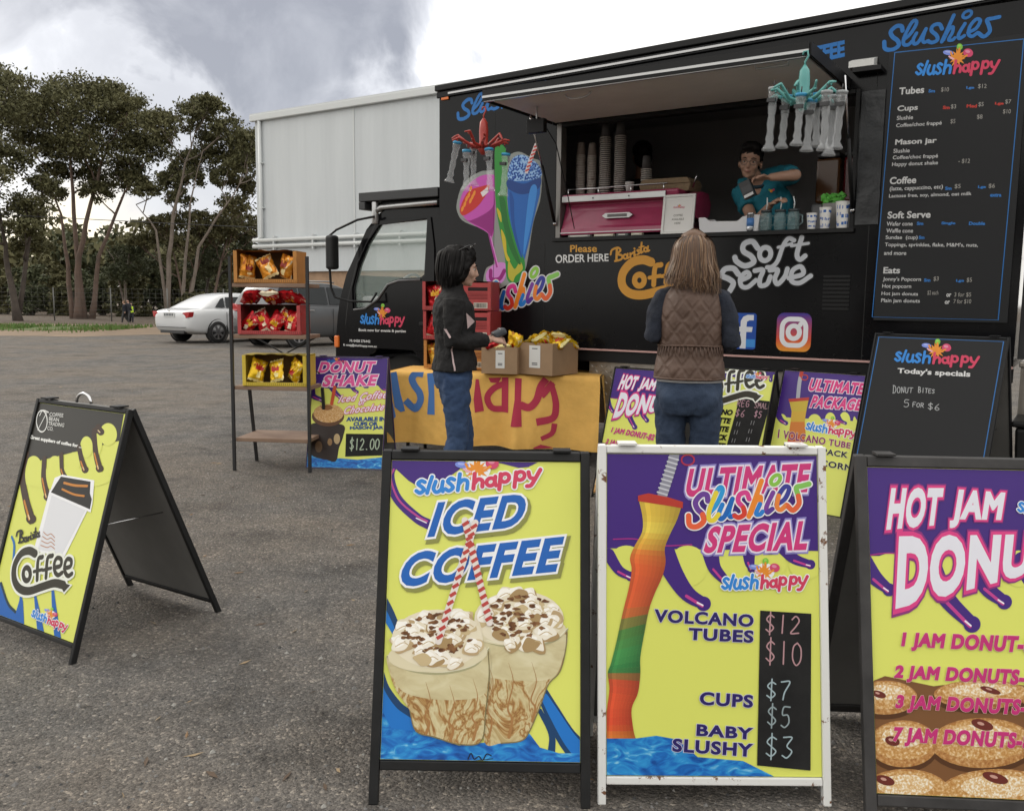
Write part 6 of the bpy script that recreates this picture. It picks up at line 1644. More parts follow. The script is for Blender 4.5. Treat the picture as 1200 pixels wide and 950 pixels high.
splash(A, [(700, 580), (1140, 590), (1110, 800), (740, 780)], [((775, 800), (20, 30)), ((900, 800), (26, 30)), ((960, 790), (20, 26)), ((1015, 796), (22, 34)), ((1065, 800), (18, 30)), ((800, 830), (60, 24)), ((950, 840), (130, 34))], [([(745, 740), (770, 790), (790, 805)], 26, 14), ([(985, 770), (1000, 795), (1018, 805)], 20, 11), ([(1060, 772), (1075, 800), (1082, 815)], 18, 11)])
A.build('artwork', root)
lf = [(802, 716), (812, 760), (808, 800), (800, 850), (792, 900), (782, 950), (770, 1010)]; rt = [(878, 712), (868, 760), (862, 800), (866, 850), (852, 900), (842, 950), (836, 1010)]
for i, c in enumerate(('#c9ae3a', '#d0a838', '#cf7a2c', '#c9542a', '#b8442a', '#3f7a40')): A.poly([lf[i], rt[i], rt[i + 1], lf[i + 1]], paint(c), 5)
A.poly([(800, 712), (880, 706), (878, 718), (802, 724)], paint('#b8382c'), 6); A.stroke([(850, 612), (842, 650), (836, 710)], 15, paint('#a9aab4'), 5); A.stroke([(852, 604), (848, 622)], 14, paint('#b8382c'), 6); A.stroke(ell(862, 630, 12, 10), 4, paint('#b8382c'), 6, closed=True)
A.build('yard_cup_picture', root)
title(A, 'ULTIMATE', [(886, 634), (1098, 652), (1088, 697), (875, 681)], '#d63a80', '#e8d8e8', 6, .085, .05, shear=.15, root=root)
title(A, 'PACKAGE', [(893, 698), (1088, 714), (1077, 759), (880, 745)], '#d63a80', '#e8d8e8', 6, .085, .05, shear=.15, root=root)
logo(A, 'slushhappy', [(865, 848), (1060, 872), (872, 766)], 8, out='#eef0f2', outw=8, fat=1.2); A.build('logo', root)
for t, q, c in (('1 VOLCANO TUBE', [(762, 828), (1040, 880), (1036, 903), (758, 862)], '#8a2466'), ('1 LARGE PACK OF', [(784, 878), (1092, 926), (1088, 948), (780, 903)], '#1c1a2c'), ('POPCORN', [(850, 930), (1046, 966), (1042, 990), (846, 956)], '#1c1a2c')):
    title(A, t, q, c, '#eeeebc', 6, .06, .03, root=root)
ya = radians(-45); e_ = Vector((cos(ya), sin(ya), 0)) * .3905
root, A = aframe('chalkboard_sign', 'large black blackboard with blue border listing today\'s specials below the menu board', 2.072 + e_.x, 5.381 + e_.y, ya, radians(17.1), .781, 1.216, MENU, None, MENU, fw=.012, p0=.014, cat='blackboard')
A.zoom(1030, 380, 7.5)
q = [A.z(p) for p in ((-22, 92), (1132, 132))]
A.clip = None
A.stroke([(.028, .045), (.028, 1.19), (.753, 1.19), (.753, .045)], .006, paint('#2a6cae'), 1, smooth=False, conv=False, closed=True); A.build('border', root)
logo(A, 'slushhappy', [(140, 385), (890, 397), (140, 120)], 1, fat=1.12); A.build('logo', root)
A.text("Today's specials", [(166, 382), (806, 411), (802, 476), (160, 441)], paint('#d6d6d6'), 1, .03); A.build('lettering', root)
chalk(A, 'DONUT', [(124, 536), (300, 556), (296, 600), (122, 604)], '#aeb0b2', 1, 6, .2); A.build('chalk_writing', root)
chalk(A, 'BITES', [(346, 548), (494, 572), (490, 606), (344, 598)], '#aeb0b2', 1, 6, .2); A.build('chalk_writing', root)
chalk(A, '5', [(216, 660), (272, 664), (268, 728), (212, 724)], '#aeb0b2', 1, 6); chalk(A, 'FOR', [(298, 680), (398, 692), (394, 730), (294, 724)], '#aeb0b2', 1, 6, .15); chalk(A, '$6', [(430, 690), (540, 704), (536, 758), (426, 744)], '#aeb0b2', 1, 6, .15); A.build('chalk_writing', root)
# ================================================================== trestle table, cloth, cartons
CARD = mat('cardboard', (.33, .215, .125), .85, noise_amt=.10, noise_scale=7)
CARDI = mat('cardboard_inside', (.26, .17, .10), .9)
T0, T1 = ground(459, 434.5, .745), ground(701, 441, .745)
TYAW = atan2(T1.y - T0.y, T1.x - T0.x); TL_ = (T1 - T0).length
TDP = .62
tab = thing('trestle_table', 'folding trestle table hidden under the orange yellow cloth beside the truck', 'table', (T0.x, T0.y, 0), TYAW)
mb = MB(); mb.span((.01, .01, .70), (TL_ - .01, TDP - .01, .738), mat('table_grey', (.45, .45, .45), .5)); mb.build('tabletop', tab, bevel=.006)
for x in (.12, TL_ - .12):
    for y in (.06, TDP - .06):
        mb = MB(); mb.tube([(x, y, 0), (x, y, .70)], .016, MDK, 8); mb.build('leg', tab)
# the cloth: a draped sheet with folds, its print sits in the weave
CLO = mat('cloth_ochre', (.80, .465, .115), .85, noise_amt=.09, noise_scale=4, bump=.7, bump_scale=7)
CLB = mat('cloth_print_blue', (.075, .19, .47), .85); CLR = mat('cloth_print_red', (.46, .035, .075), .85)
cl = thing('tablecloth', 'orange yellow cloth with large blue and red lettering draped over the trestle table', 'tablecloth', (T0.x, T0.y, 0), TYAW)
def cloth_pt(s, t, proud=0.0):
    """s along the table (m), t from the rear edge over the top and down the front; folds grow downwards"""
    if t <= TDP: 
        return Vector((min(max(s, -.012), TL_ + .012), TDP - t, .7455 + .003 * noise.noise((s * 3, t * 3, 1)) + proud))
    h = t - TDP
    k = min(1, h / .55)
    f = .055 * k * (sin(s * 9.5 + 1.2 * noise.noise((s * 2, 0, 0))) + .6 * noise.noise((s * 5, h * 1.2, 2))) + .010 * k * noise.noise((s * 16, h * 2.0, 5)) - .035 * k
    f -= .04 * k * math.exp(-((s - 1.06) / .06) ** 2)          # the gathered fold right of the lettering
    x = min(max(s, -.014 - .02 * k), TL_ + .014 + .05 * k * (1 if s > TL_ - .3 else 0))
    return Vector((x, -.014 + f - proud, .745 - h + .004 * noise.noise((s * 4, 3, 3))))
mb = MB()
ns, ntt = 110, 44
TT = TDP + .60
g = [[cloth_pt(-.02 + (TL_ + .04) * i / ns, TT * j / ntt) for i in range(ns + 1)] for j in range(ntt + 1)]
mb.add([p for r in g for p in r], [(j * (ns + 1) + i, j * (ns + 1) + i + 1, (j + 1) * (ns + 1) + i + 1, (j + 1) * (ns + 1) + i) for j in range(ntt) for i in range(ns)], CLO, True)
for xs, sg in ((-.02, -1), (TL_ + .014, 1)):                  # end flaps
    q = []
    for j in range(20):
        h = .60 * j / 19; k = h / .6
        row = []
        for i in range(21):
            y = TDP * i / 20
            row.append(Vector((xs + sg * (.012 + .05 * k * (1 + .5 * sin(y * 17)) + (.04 * k if i == 0 else 0)), y - (.06 * k if i == 0 else .02 * k), .745 - h)))
        q.append(row)
    mb.add([p for r in q for p in r], [(j * 21 + i, j * 21 + i + 1, (j + 1) * 21 + i + 1, (j + 1) * 21 + i) for j in range(19) for i in range(20)], CLO, True)
mb.build('cloth', cl, fix=False)
# lettering on the drop, read off in the survey (plane of the front edge)
def tfront(px, py):
    e = Vector((cos(TYAW), sin(TYAW), 0)); nn = Vector((sin(TYAW), -cos(TYAW), 0)); O_ = Vector((T0.x, T0.y, 0)) + nn * .045
    d = ray(px, py); P = CC + d * ((O_ - CC).dot(nn) / d.dot(nn))
    return (P - O_).dot(e), .745 - P.z
def cloth_poly(outline, m, nm, holes=()):
    pts = [tfront(450 + x / 4.615, 425 + y / 4.615) for x, y in outline]
    hl = [[tfront(450 + x / 4.615, 425 + y / 4.615) for x, y in h] for h in holes]
    mb = MB(); cell = .012
    x0, x1 = min(p[0] for p in pts), max(p[0] for p in pts); y0, y1 = min(p[1] for p in pts), max(p[1] for p in pts)
    # fine strips so that the print follows the folds
    me = bmesh.new()
    cont = [[Vector((p[0], p[1], 0)) for p in pts]] + [[Vector((p[0], p[1], 0)) for p in h] for h in hl]
    vs = [me.verts.new(v) for c in cont for v in c]
    for t in tessellate_polygon(cont):
        try: me.faces.new([vs[i] for i in t])
        except ValueError: pass
    k = 0
    x = x0 + cell
    while x < x1:
        bmesh.ops.bisect_plane(me, geom=me.verts[:] + me.edges[:] + me.faces[:], plane_co=(x, 0, 0), plane_no=(1, 0, 0)); x += cell * 1.3
    y = y0 + cell
    while y < y1:
        bmesh.ops.bisect_plane(me, geom=me.verts[:] + me.edges[:] + me.faces[:], plane_co=(0, y, 0), plane_no=(0, 1, 0)); y += cell * 2
    me.verts.index_update()
    mb.add([cloth_pt(v.co.x, TDP + max(v.co.y, .002), .0035) for v in me.verts], [tuple(v.index for v in f.verts) for f in me.faces], m, True)
    me.free()
    mb.build(nm, cl, fix=False)
def band(pts, w, taper=None):
    P = catmull(pts, False, 5); L_, R_ = [], []
    for i, p in enumerate(P):
        t = (P[min(i + 1, len(P) - 1)] - P[max(i - 1, 0)]).normalized(); ww = w if taper is None else taper[0] + (taper[1] - taper[0]) * i / (len(P) - 1)
        n_ = Vector((-t.y, t.x)) * ww / 2; L_.append(p + n_); R_.append(p - n_)
    return [(p.x, p.y) for p in L_ + R_[::-1]]
for pts, m in (([(30, 55), (62, 48), (82, 160), (106, 262), (84, 268), (56, 240), (40, 150)], CLB), ([(26, 130), (62, 290), (40, 320), (26, 300)], CLB),
               (band([(208, 62), (170, 58), (146, 85), (160, 125), (188, 165), (192, 210), (160, 250), (108, 205)], 38), CLB),
               ([(228, 60), (262, 58), (270, 150), (276, 282), (234, 280), (240, 170)], CLB), (band([(262, 110), (310, 72), (342, 120), (344, 270)], 36), CLB),
               ([(492, 90), (508, 90), (536, 262), (490, 270), (482, 200)], CLR),
               ([(560, 82), (632, 80), (614, 112), (572, 106)], CLR), ([(634, 80), (670, 80), (672, 270), (632, 266)], CLR), (band([(650, 112), (588, 140), (554, 190), (580, 246), (650, 250)], 34), CLR),
               ([(706, 84), (742, 86), (742, 200), (750, 342), (690, 342), (708, 200)], CLR), (band([(876, 90), (846, 130), (826, 200), (786, 240), (738, 226)], 40), CLR),
               (band([(900, 112), (920, 180), (928, 240), (912, 300), (826, 320)], 40, (30, 40)), CLR), (band([(912, 110), (850, 182)], 36), CLR), (band([(922, 330), (908, 382), (852, 410)], 40, (30, 24)), CLR), ([(812, 455), (850, 440), (918, 462), (812, 462)], CLR)):
    cloth_poly(pts, m, 'lettering')

# ------ foil snack packets
def foil(name, col, col2):
    return ramp_mat(name, [(.34, col2), (.44, col), (.56, col), (.66, '#efe6c4')], 'noise', 17, 4, .26, (1, 1, .6), 1.2, bump=.3)
FOIL = {'yellow': foil('foil_yellow', '#e2b81e', '#9a5a14'), 'red': foil('foil_red', '#b81a22', '#6c0c14'), 'orange': foil('foil_orange', '#d98e2c', '#8a3c18'), 'gold': foil('foil_gold', '#cfa03a', '#a03424')}
for m in FOIL.values(): m.node_tree.nodes['Principled BSDF'].inputs['Metallic'].default_value = .35
_bag = {}
def bag_mesh(kind, seed, w=.15, h=.21, d=.075):
    key = (kind, seed)
    if key in _bag: return _bag[key]
    rg = random.Random(seed * 13 + 5); off_ = Vector((seed * 3.7, 1.3, 2.1))
    mb = MB(); n = 13
    def side(sg):
        r = []
        for j in range(n):
            for i in range(n):
                u, v = i / (n - 1) * 2 - 1, j / (n - 1) * 2 - 1
                th = (max(0, 1 - abs(v) ** 2.6) ** .6) * (max(0, 1 - abs(u) ** 3) ** .55)
                cr = noise.noise(Vector((u * 2.6, v * 2.6, sg)) + off_) * .026 + noise.noise(Vector((u * 6, v * 6, sg)) + off_) * .010
                pinch = 1 - .10 * (1 - abs(v)) 
                r.append((u * w / 2 * pinch + .006 * noise.noise(Vector((v * 4, 0, 7)) + off_), sg * (d / 2 * th) + cr * th, v * h / 2 + .006 * sin(u * 14) * (abs(v) > .95)))
        return r
    fs = [(j * n + i, j * n + i + 1, (j + 1) * n + i + 1, (j + 1) * n + i) for j in range(n - 1) for i in range(n - 1)]
    pr = {'yellow': ('#b3261e', '#f0e2a0'), 'red': ('#d9a21c', '#e9dcc0'), 'orange': ('#8a2a1c', '#efd9a0'), 'gold': ('#a8241c', '#f0e0b0')}[kind]
    for sg in (1, -1):
        S_ = side(sg); A_, B_, C_ = [], [], []
        for q, f in enumerate(fs):
            i, j = q % (n - 1), q // (n - 1)
            g_ = f if sg > 0 else f[::-1]
            di, dj = seed % 3 - 1, (seed * 7) % 4 - 1
            if 3 + di <= i <= 8 + di and 5 + dj <= j <= 6 + dj + ((i + seed) % 2): B_.append(g_)
            elif (5 + di <= i <= 7 + di and 2 <= j <= 3 + dj) or (j == 11 and seed % 2) or j == 0: C_.append(g_)
            else: A_.append(g_)
        mb.add(S_, A_, FOIL[kind], True); mb.add(S_, B_, paint(pr[0], .3), True); mb.add(S_, C_, paint(pr[1], .3), True)
    # printed badge
    me = mb.mesh('snack_packet'); _bag[key] = me
    return me
def bag(kind, seed, M, label, group):
    root = bpy.data.objects.new('snack_packet', bag_mesh(kind, seed)); COL.objects.link(root)
    root.matrix_world = M
    return tag(root, label, 'snack packet', group)
def tbl(x, y, z): return Matrix.Translation((T0.x, T0.y, 0)) @ Matrix.Rotation(TYAW, 4, 'Z') @ Vector((x, y, z))
def rot(a, b, c): return Matrix.Rotation(c, 4, 'Z') @ Matrix.Rotation(b, 4, 'Y') @ Matrix.Rotation(a, 4, 'X')
# ------ two open cardboard cartons on the table
def carton(label, corner, ya, la, lb, h, seed):
    """near corner at pixel, left face runs back along ya by la, right face by lb"""
    r = thing('cardboard_carton', label, 'carton', corner, 0)
    dl = Vector((-cos(ya), sin(ya), 0)) * la; dr = Vector((sin(ya), cos(ya), 0)) * lb
    P = [Vector((0, 0, 0)), dr, dl + dr, dl]; nm = ['side_panel'] * 4
    up = Vector((0, 0, h))
    for i in range(4):
        a, b = P[i], P[(i + 1) % 4]; inn = ((P[0] + P[2]) / 2 - (a + b) / 2).normalized() * .004
        e = (b - a).normalized() * .0045
        a2, b2 = (a + e, b - e) if i % 2 else (a, b)
        mb = MB(); mb.add([a2, b2, b2 + up, a2 + up, a2 + inn, b2 + inn, b2 + inn + up, a2 + inn + up], [(0, 1, 2, 3), (5, 4, 7, 6), (3, 2, 6, 7), (0, 4, 5, 1), (1, 5, 6, 2), (4, 0, 3, 7)], CARD); mb.build('side_panel', r)
    mb = MB(); mb.add([p * .985 + Vector((0, 0, .003)) for p in P], [(0, 1, 2, 3)], CARDI); mb.build('base', r)
    return r, dl, dr
cc = ground(647.2, 440.5, .752); yb2 = radians(38)
c2, dl2, dr2 = carton('large open cardboard carton of yellow packets on the table, right one', cc, yb2, .345, .36, .255, 1)
def lab(c, dl, x0, x1, z0, z1, marks):
    ez = Vector((dl.y, -dl.x, 0)).normalized()
    if ez.dot(Vector((0, -1, 0))) < 0: ez = -ez
    LA = Art(ez * .0015, -dl.normalized(), (0, 0, 1), ez)
    LA.o = dl + ez * .0015
    LA.poly([(x0, z0), (x1, z0), (x1, z1), (x0, z1)], paint('#d9d8d4', .6), 0, conv=False)
    w = x1 - x0
    for t, a in marks: LA.text(t, [(x0 + w * .15, z0 + a[1]), (x1 - w * .15, z0 + a[1]), (x1 - w * .15, z0 + a[0]), (x0 + w * .15, z0 + a[0])], paint('#4a4a4c', .6), 1, .01, conv=False)
    for k, z in enumerate((z0 + .022, z0 + .034, z1 - .03)):
        LA.poly([(x0 + w * .25, z), (x0 + w * .75, z), (x0 + w * .75, z + .008), (x0 + w * .25, z + .008)], paint('#6c6c6e', .6), 1, conv=False)
    LA.build('paper_label', c)
lab(c2, dl2, .115, .225, .055, .235, [])
c1p = ground(606.0, 438.6, .752)
c1, dl1, dr1 = carton('smaller open cardboard carton on the table beside the woman in black', c1p, radians(14), .30, .34, .215, 2)
lab(c1, dl1, .12, .195, .045, .19, [])
rg = random.Random(12)
gB = 'yellow packets heaped in the large carton'
for i, (a, b, dz, lb) in enumerate(((.30, .25, .02, 'yellow snack packet at the left front of the large carton'), (.62, .22, .01, 'yellow snack packet lying flat at the front of the large carton'), (.25, .62, .03, 'yellow snack packet at the left rear of the large carton'), (.62, .55, .045, 'topmost yellow snack packet in the middle of the large carton'), (.80, .80, .02, 'yellow snack packet at the right rear of the large carton'), (.82, .35, .0, 'yellow snack packet tucked in the right corner of the large carton'))):
    p = Vector(cc) + dl2 * (1 - a) + dr2 * b; p.z = cc.z + .245 + dz
    bag('yellow', i, Matrix.Translation(p) @ rot(radians(70) + rg.uniform(-.4, .3), rg.uniform(-.5, .5), rg.uniform(-1.5, 1.5)), lb, gB)
for i, (a, b, k, dz, rx, lb) in enumerate(((.25, .25, 'red', .0, 1.2, 'red snack packet at the left end of the smaller carton'), (.55, .3, 'yellow', -.01, 1.3, 'yellow snack packet lying in the smaller carton'), (.85, .35, 'yellow', .03, .35, 'upright yellow snack packet at the right end of the smaller carton'))):
    p = Vector(c1p) + dl1 * (1 - a) + dr1 * b; p.z = c1p.z + .205 + dz
    bag(k, 10 + i, Matrix.Translation(p) @ rot(rx, rg.uniform(-.4, .4), rg.uniform(-.6, .6)), lb, None)

# ------ display boxes (open fronted) ----------------------------------------------------------------
def display_box(label, M, w, h, d, m, torn=.0, group=None, front=.045, seed=1):
    """cut-away carton facing local -Y"""
    r = thing('display_box', label, 'box', (0, 0, 0), 0, group); r.matrix_world = M
    th = .005; rg = random.Random(seed)
    mi = mat('carton_inside', (.16, .10, .05), .9)
    mb = MB(); mb.span((-w / 2, 0, 0), (w / 2, d, th), m); mb.build('base', r)
    for nm, x in (('side_panel', -w / 2), ('side_panel', w / 2 - th)):
        mb = MB(); mb.prism([(0, th + .001), (d, th + .001), (d, h - .001), (0, h - .001 - torn * rg.random())], lambda x_, y_, dd: (x + dd, x_, y_), th, m)
        mb.span((x - (.0 if x < 0 else .022), -.004, th), (x + (.027 if x < 0 else th), -.0005, h - .004), m)
        mb.build(nm, r)
    mb = MB(); mb.span((-w / 2 + th + .001, d - th, th + .001), (w / 2 - th - .001, d, h - .001), mi); mb.build('back_panel', r)
    mb = MB()
    n = 14; top = [(-w / 2 + w * i / n, d * 0 + torn * (rg.random() * .8)) for i in range(n + 1)]
    vs = [(x, y, h + rg.uniform(-.004, .008) * (torn > 0)) for x, y in top] + [(x, d, h) for x, y in top]
    fs = [(i, i + 1, n + 2 + i, n + 1 + i) for i in range(n)]
    mb.add(vs, fs, m); mb.add([(v[0], v[1], v[2] - .004) for v in vs], fs, m); mb.build('top_panel', r, fix=False)
    mb = MB(); mb.span((-w / 2 + .028, -.004, th), (w / 2 - .023, -.0008, front), m)
    for k in range(int(w / .016)): mb.add([(-w / 2 + .03 + k * .016, -.0048, th + .003), (-w / 2 + .036 + k * .016, -.0048, th + .003), (-w / 2 + .036 + k * .016, -.0048, front - .004), (-w / 2 + .03 + k * .016, -.0048, front - .004)], [(0, 1, 2, 3)], mat('stripe_' + m.name, tuple(v * .55 for v in m.node_tree.nodes['Principled BSDF'].inputs[0].default_value[:3]), .6))
    mb.build('front_lip', r, fix=False)
    return r
BXO = mat('carton_orange', (.46, .20, .045), .6, noise_amt=.12, noise_scale=12); BXR = mat('carton_red', (.42, .055, .055), .55, noise_amt=.12, noise_scale=12); BXY = mat('carton_yellow', (.62, .46, .045), .55, noise_amt=.1, noise_scale=12)

# ------ stacked red cartons behind the woman in black: at the table's left end
def crate_M(px, py, z, ya):
    p = ground(px, py, z); return Matrix.Translation(p) @ Matrix.Rotation(ya, 4, 'Z')
zt = .752; kx = ground(534, 434, zt); kx.y += .10
RH = .245
redtxt = []
for i, (nm, m, kind, lb) in enumerate((('o', BXO, 'gold', 'orange display carton at the bottom of the stack behind the woman'), ('r', BXR, 'red', 'red display carton in the middle of the stack behind the woman'), ('r', BXR, 'red', 'red display carton on top of the stack behind the woman'))):
    M = Matrix.Translation((kx.x + .0, kx.y, zt + .003 + i * (RH + .004))) @ Matrix.Rotation(TYAW + radians(-6 + 3 * i), 4, 'Z')
    r = display_box(lb, M, .60, RH, .34, m, 0, 'stacked display cartons on the table', .035, i)
    # printed right half of the front: a closed panel
    mb = MB(); mb.span((.02, -.0065, .012), (.296, -.005, RH - .012), m); mb.build('front_panel', r)
    BA = Art((0, -.0069, 0), (1, 0, 0), (0, 0, 1), (0, -1, 0))
    BA.poly([(.10, .165), (.27, .165), (.27, .195), (.10, .195)], paint('#241012', .6), 1, conv=False)
    for k in range(5): BA.poly([(.10, .145 - k * .012), (.27, .145 - k * .012), (.27, .149 - k * .012), (.10, .149 - k * .012)], paint('#5c1418', .6), 1, conv=False)
    BA.poly([(.15, .02), (.27, .02), (.27, .068), (.15, .068)], paint('#c9c4b8', .6), 1, conv=False)
    x = .155
    rr = random.Random(i)
    while x < .262:
        w_ = rr.choice((.002, .004, .006)); BA.poly([(x, .026), (x + w_, .026), (x + w_, .062), (x, .062)], paint('#1c1a1c', .6), 2, conv=False); x += w_ + rr.choice((.003, .005))
    BA.build('printed_label', r)
    pos = 'bottom orange' if i == 0 else ('middle red' if i == 1 else 'top red')
    for j, (x, yy) in enumerate(((-.20, .05), (-.08, .09))):
        bag(kind, 20 + i * 3 + j, M @ Matrix.Translation((x, yy, .115)) @ rot(-.15, rg.uniform(-.3, .3), rg.uniform(-.3, .3)), ('front' if j == 0 else 'rear') + ' snack packet inside the %s carton of the stack behind the woman' % pos, None)

# ------ ladder shelf with display boxes
sl, sr_ = ground(275, 550), ground(361, 541)
SY = atan2(sr_.y - sl.y, sr_.x - sl.x); SWD = .66
sx0 = ground(275, 551)
sh = thing('ladder_shelf', 'black metal ladder shelf with four brown boards holding boxes of snack packets', 'shelf', sx0, radians(-6))
SM = root_matrix(sx0, radians(-6)); SMi = SM.inverted()
def sz(px, py): # height at the shelf front plane
    d = ray(px, py); nn = SM.to_3x3() @ Vector((0, -1, 0)); P = CC + d * ((Vector(sx0) - CC).dot(nn) / d.dot(nn)); q = SMi @ P
    return q.x, q.z
PST = mat('post_black', (.018, .018, .019), .5)
x1_ = sz(361, 430)[0]
for x in (0, x1_):
    mb = MB(); mb.bar((x, 0, 0), (x - .0, .02, sz(270, 300)[1]), .022, .022, PST, (0, 1, 0)); mb.build('post', sh)
    mb = MB(); mb.bar((x + .01, .42, 0), (x + .01, .30, sz(315, 453)[1] - .03), .022, .022, PST, (0, 1, 0)); mb.build('post', sh)
mb = MB()
zb = sz(315, 395)[1] - .05
mb.tube([(.02, .32, zb - .25), (x1_ - .02, .32, zb + .05)], .006, PST, 6); mb.tube([(.02, .33, zb + .05), (x1_ - .02, .33, zb - .25)], .006, PST, 6); mb.build('cross_brace', sh)
BRD = mat('board_brown', (.20, .125, .085), .75, col2=(.27, .18, .125), noise_scale=4, bump=.2, bump_scale=12)
SHZ = []
for py in (332, 392.5, 453, 514):
    z = sz(315, py)[1]; SHZ.append(z)
    mb = MB(); dep = .34 if py < 500 else .44; mb.span((.012, .012, z - .03), (x1_ - .012, dep, z), BRD); mb.build('board', sh, bevel=.004)
def on_shelf(k, x, y): return SM @ Matrix.Translation((x, y, SHZ[k] + .002))
def shelf_box(k, px0, px1, pyt, m, label, torn, seed):
    xa, xb = sz(px0, 400)[0], sz(px1, 400)[0]; h = sz(300, pyt)[1] - SHZ[k]
    w = xb - xa
    M = on_shelf(k, (xa + xb) / 2, .015) @ Matrix.Rotation(radians(3), 4, 'Z')
    return display_box(label, M, w, h, .26, m, torn, None, .03, seed), M, w, h
b_, M, w, h = shelf_box(0, 276, 348, 293.5, BXO, 'orange display box with three packets on the top board of the ladder shelf', .03, 31)
for j, lb in enumerate(('left', 'middle', 'right')): bag('orange', 40 + j, M @ Matrix.Translation((-w * .33 + j * w * .32, .055 + .02 * (j == 0), h * .5)) @ rot((-.1, -.3, .1)[j], (.15, -.45, .3)[j], (.7, .1, -.5)[j]) @ Matrix.Scale(.88, 4), '%s orange and yellow packet in the orange box on the top shelf board' % lb, None)
b_, M, w, h = shelf_box(1, 279, 351, 357, BXR, 'red display box of red packets on the second board of the ladder shelf', 0, 32)
for j, (x, y, z, ry) in enumerate(((-.34, .05, .38, .9), (-.14, .06, .48, -.5), (.08, .05, .40, .6), (.26, .07, .50, -.9), (.36, .04, .42, .2))):
    bag('red', 50 + j, M @ Matrix.Translation((x * w, y, z * h)) @ rot(rg.uniform(-.5, .3), ry, rg.uniform(-.4, .4)) @ Matrix.Scale(.82, 4), '%s red packet inside the red box on the second shelf board' % ('first', 'second', 'third', 'fourth', 'fifth')[j], None)
for j, (x, lb) in enumerate(((-.32, 'left'), (.02, 'middle'), (.34, 'right'))):
    bag('red', 60 + j, M @ Matrix.Translation((x * w, .07, h + .055)) @ rot(radians(72), .1 * (j - 1), .5 - .5 * j) @ Matrix.Scale(1.05, 4), '%s one of three red packets lying on top of the red shelf box' % lb, None)
b_, M, w, h = shelf_box(2, 283, 357, 416, BXY, 'yellow display box with three packets on the third board of the ladder shelf', .02, 33)
for j, lb in enumerate(('left', 'middle', 'right')): bag('yellow', 70 + j, M @ Matrix.Translation((-w * .30 + j * w * .30, .06, h * .48)) @ rot((-.2, -.35, .0)[j], (.35, -.25, .5)[j], (.6, -.3, -.6)[j]) @ Matrix.Scale(.86, 4), '%s yellow packet in the yellow box on the third shelf board' % lb, None)
# ================================================================== PEOPLE
SKIN = mat('skin_light', (.50, .31, .235), .5, noise_amt=.06, noise_scale=18)
SKINB = mat('skin_tan', (.40, .235, .165), .5, noise_amt=.06, noise_scale=18)
LIP = mat('lips', (.36, .13, .11), .45); EYEW = mat('eye_white', (.6, .58, .55), .3); EYED = mat('eye_dark', (.02, .014, .01), .2)
HBLK = mat('hair_black', (.0045, .0036, .0036), .6, noise_amt=.5, noise_scale=60, spec=.18)
def denim():
    return mat('denim_blue', (.018, .042, .105), .85, col2=(.040, .075, .155), noise_scale=5, bump=.3, bump_scale=160)
DEN = denim(); DEND = mat('denim_dark', (.014, .027, .058), .85, col2=(.034, .055, .098), noise_scale=6, bump=.3, bump_scale=160)
SHOE = mat('shoe_dark', (.03, .028, .027), .6)
def head_shapes(mb, H, m):
    """H: matrix of the head (origin = head centre, +Y where the face looks)"""
    o = mb.M.copy(); mb.M = H
    mb.ball((0, -.014, .042), (.074, .094, .092), m); mb.ball((0, .028, -.018), (.060, .066, .088), m); mb.ball((0, .040, -.075), (.044, .046, .034), m)
    mb.ball((0, .072, -.093), (.018, .016, .016), m)
    mb.tube([(0, .086, .020), (0, .098, -.004), (0, .108, -.026), (0, .092, -.036)], [.008, .011, .014, .010], m, 8)
    mb.ball((0, .078, .026), (.052, .016, .012), m); mb.ball((0, .090, -.056), (.022, .011, .009), m); mb.ball((0, .088, -.066), (.019, .011, .008), m)
    for s_ in (-1, 1):
        mb.ball((s_ * .036, .066, -.026), (.026, .024, .028), m); mb.ball((s_ * .076, -.008, -.012), (.010, .020, .031), m)
    mb.M = o
def face_parts(H, root, scale=1.0):
    for s_ in (-1, 1):
        mb = MB(); mb.M = H; mb.ball((s_ * .031, .076, .004), (.0125, .0095, .0062), EYEW, 10, 6); e = mb.build('eye', root)
        mb = MB(); mb.M = H; mb.ball((s_ * .031, .0845, .004), (.0062, .0040, .0062), EYED, 8, 5); mb.build('iris', e)
    mb = MB(); mb.M = H; mb.tube([(-.022, .094, -.0605), (-.008, .1025, -.059), (0, .1035, -.060), (.008, .1025, -.059), (.022, .094, -.0605)], [.002, .0045, .005, .0045, .002], LIP, 6); mb.build('lips', root)
    mb = MB(); mb.M = H
    for s_ in (-1, 1): mb.tube([(s_ * .014, .090, .026), (s_ * .032, .090, .032), (s_ * .050, .078, .026)], [.003, .004, .002], HBLK, 5)
    mb.build('eyebrows', root)
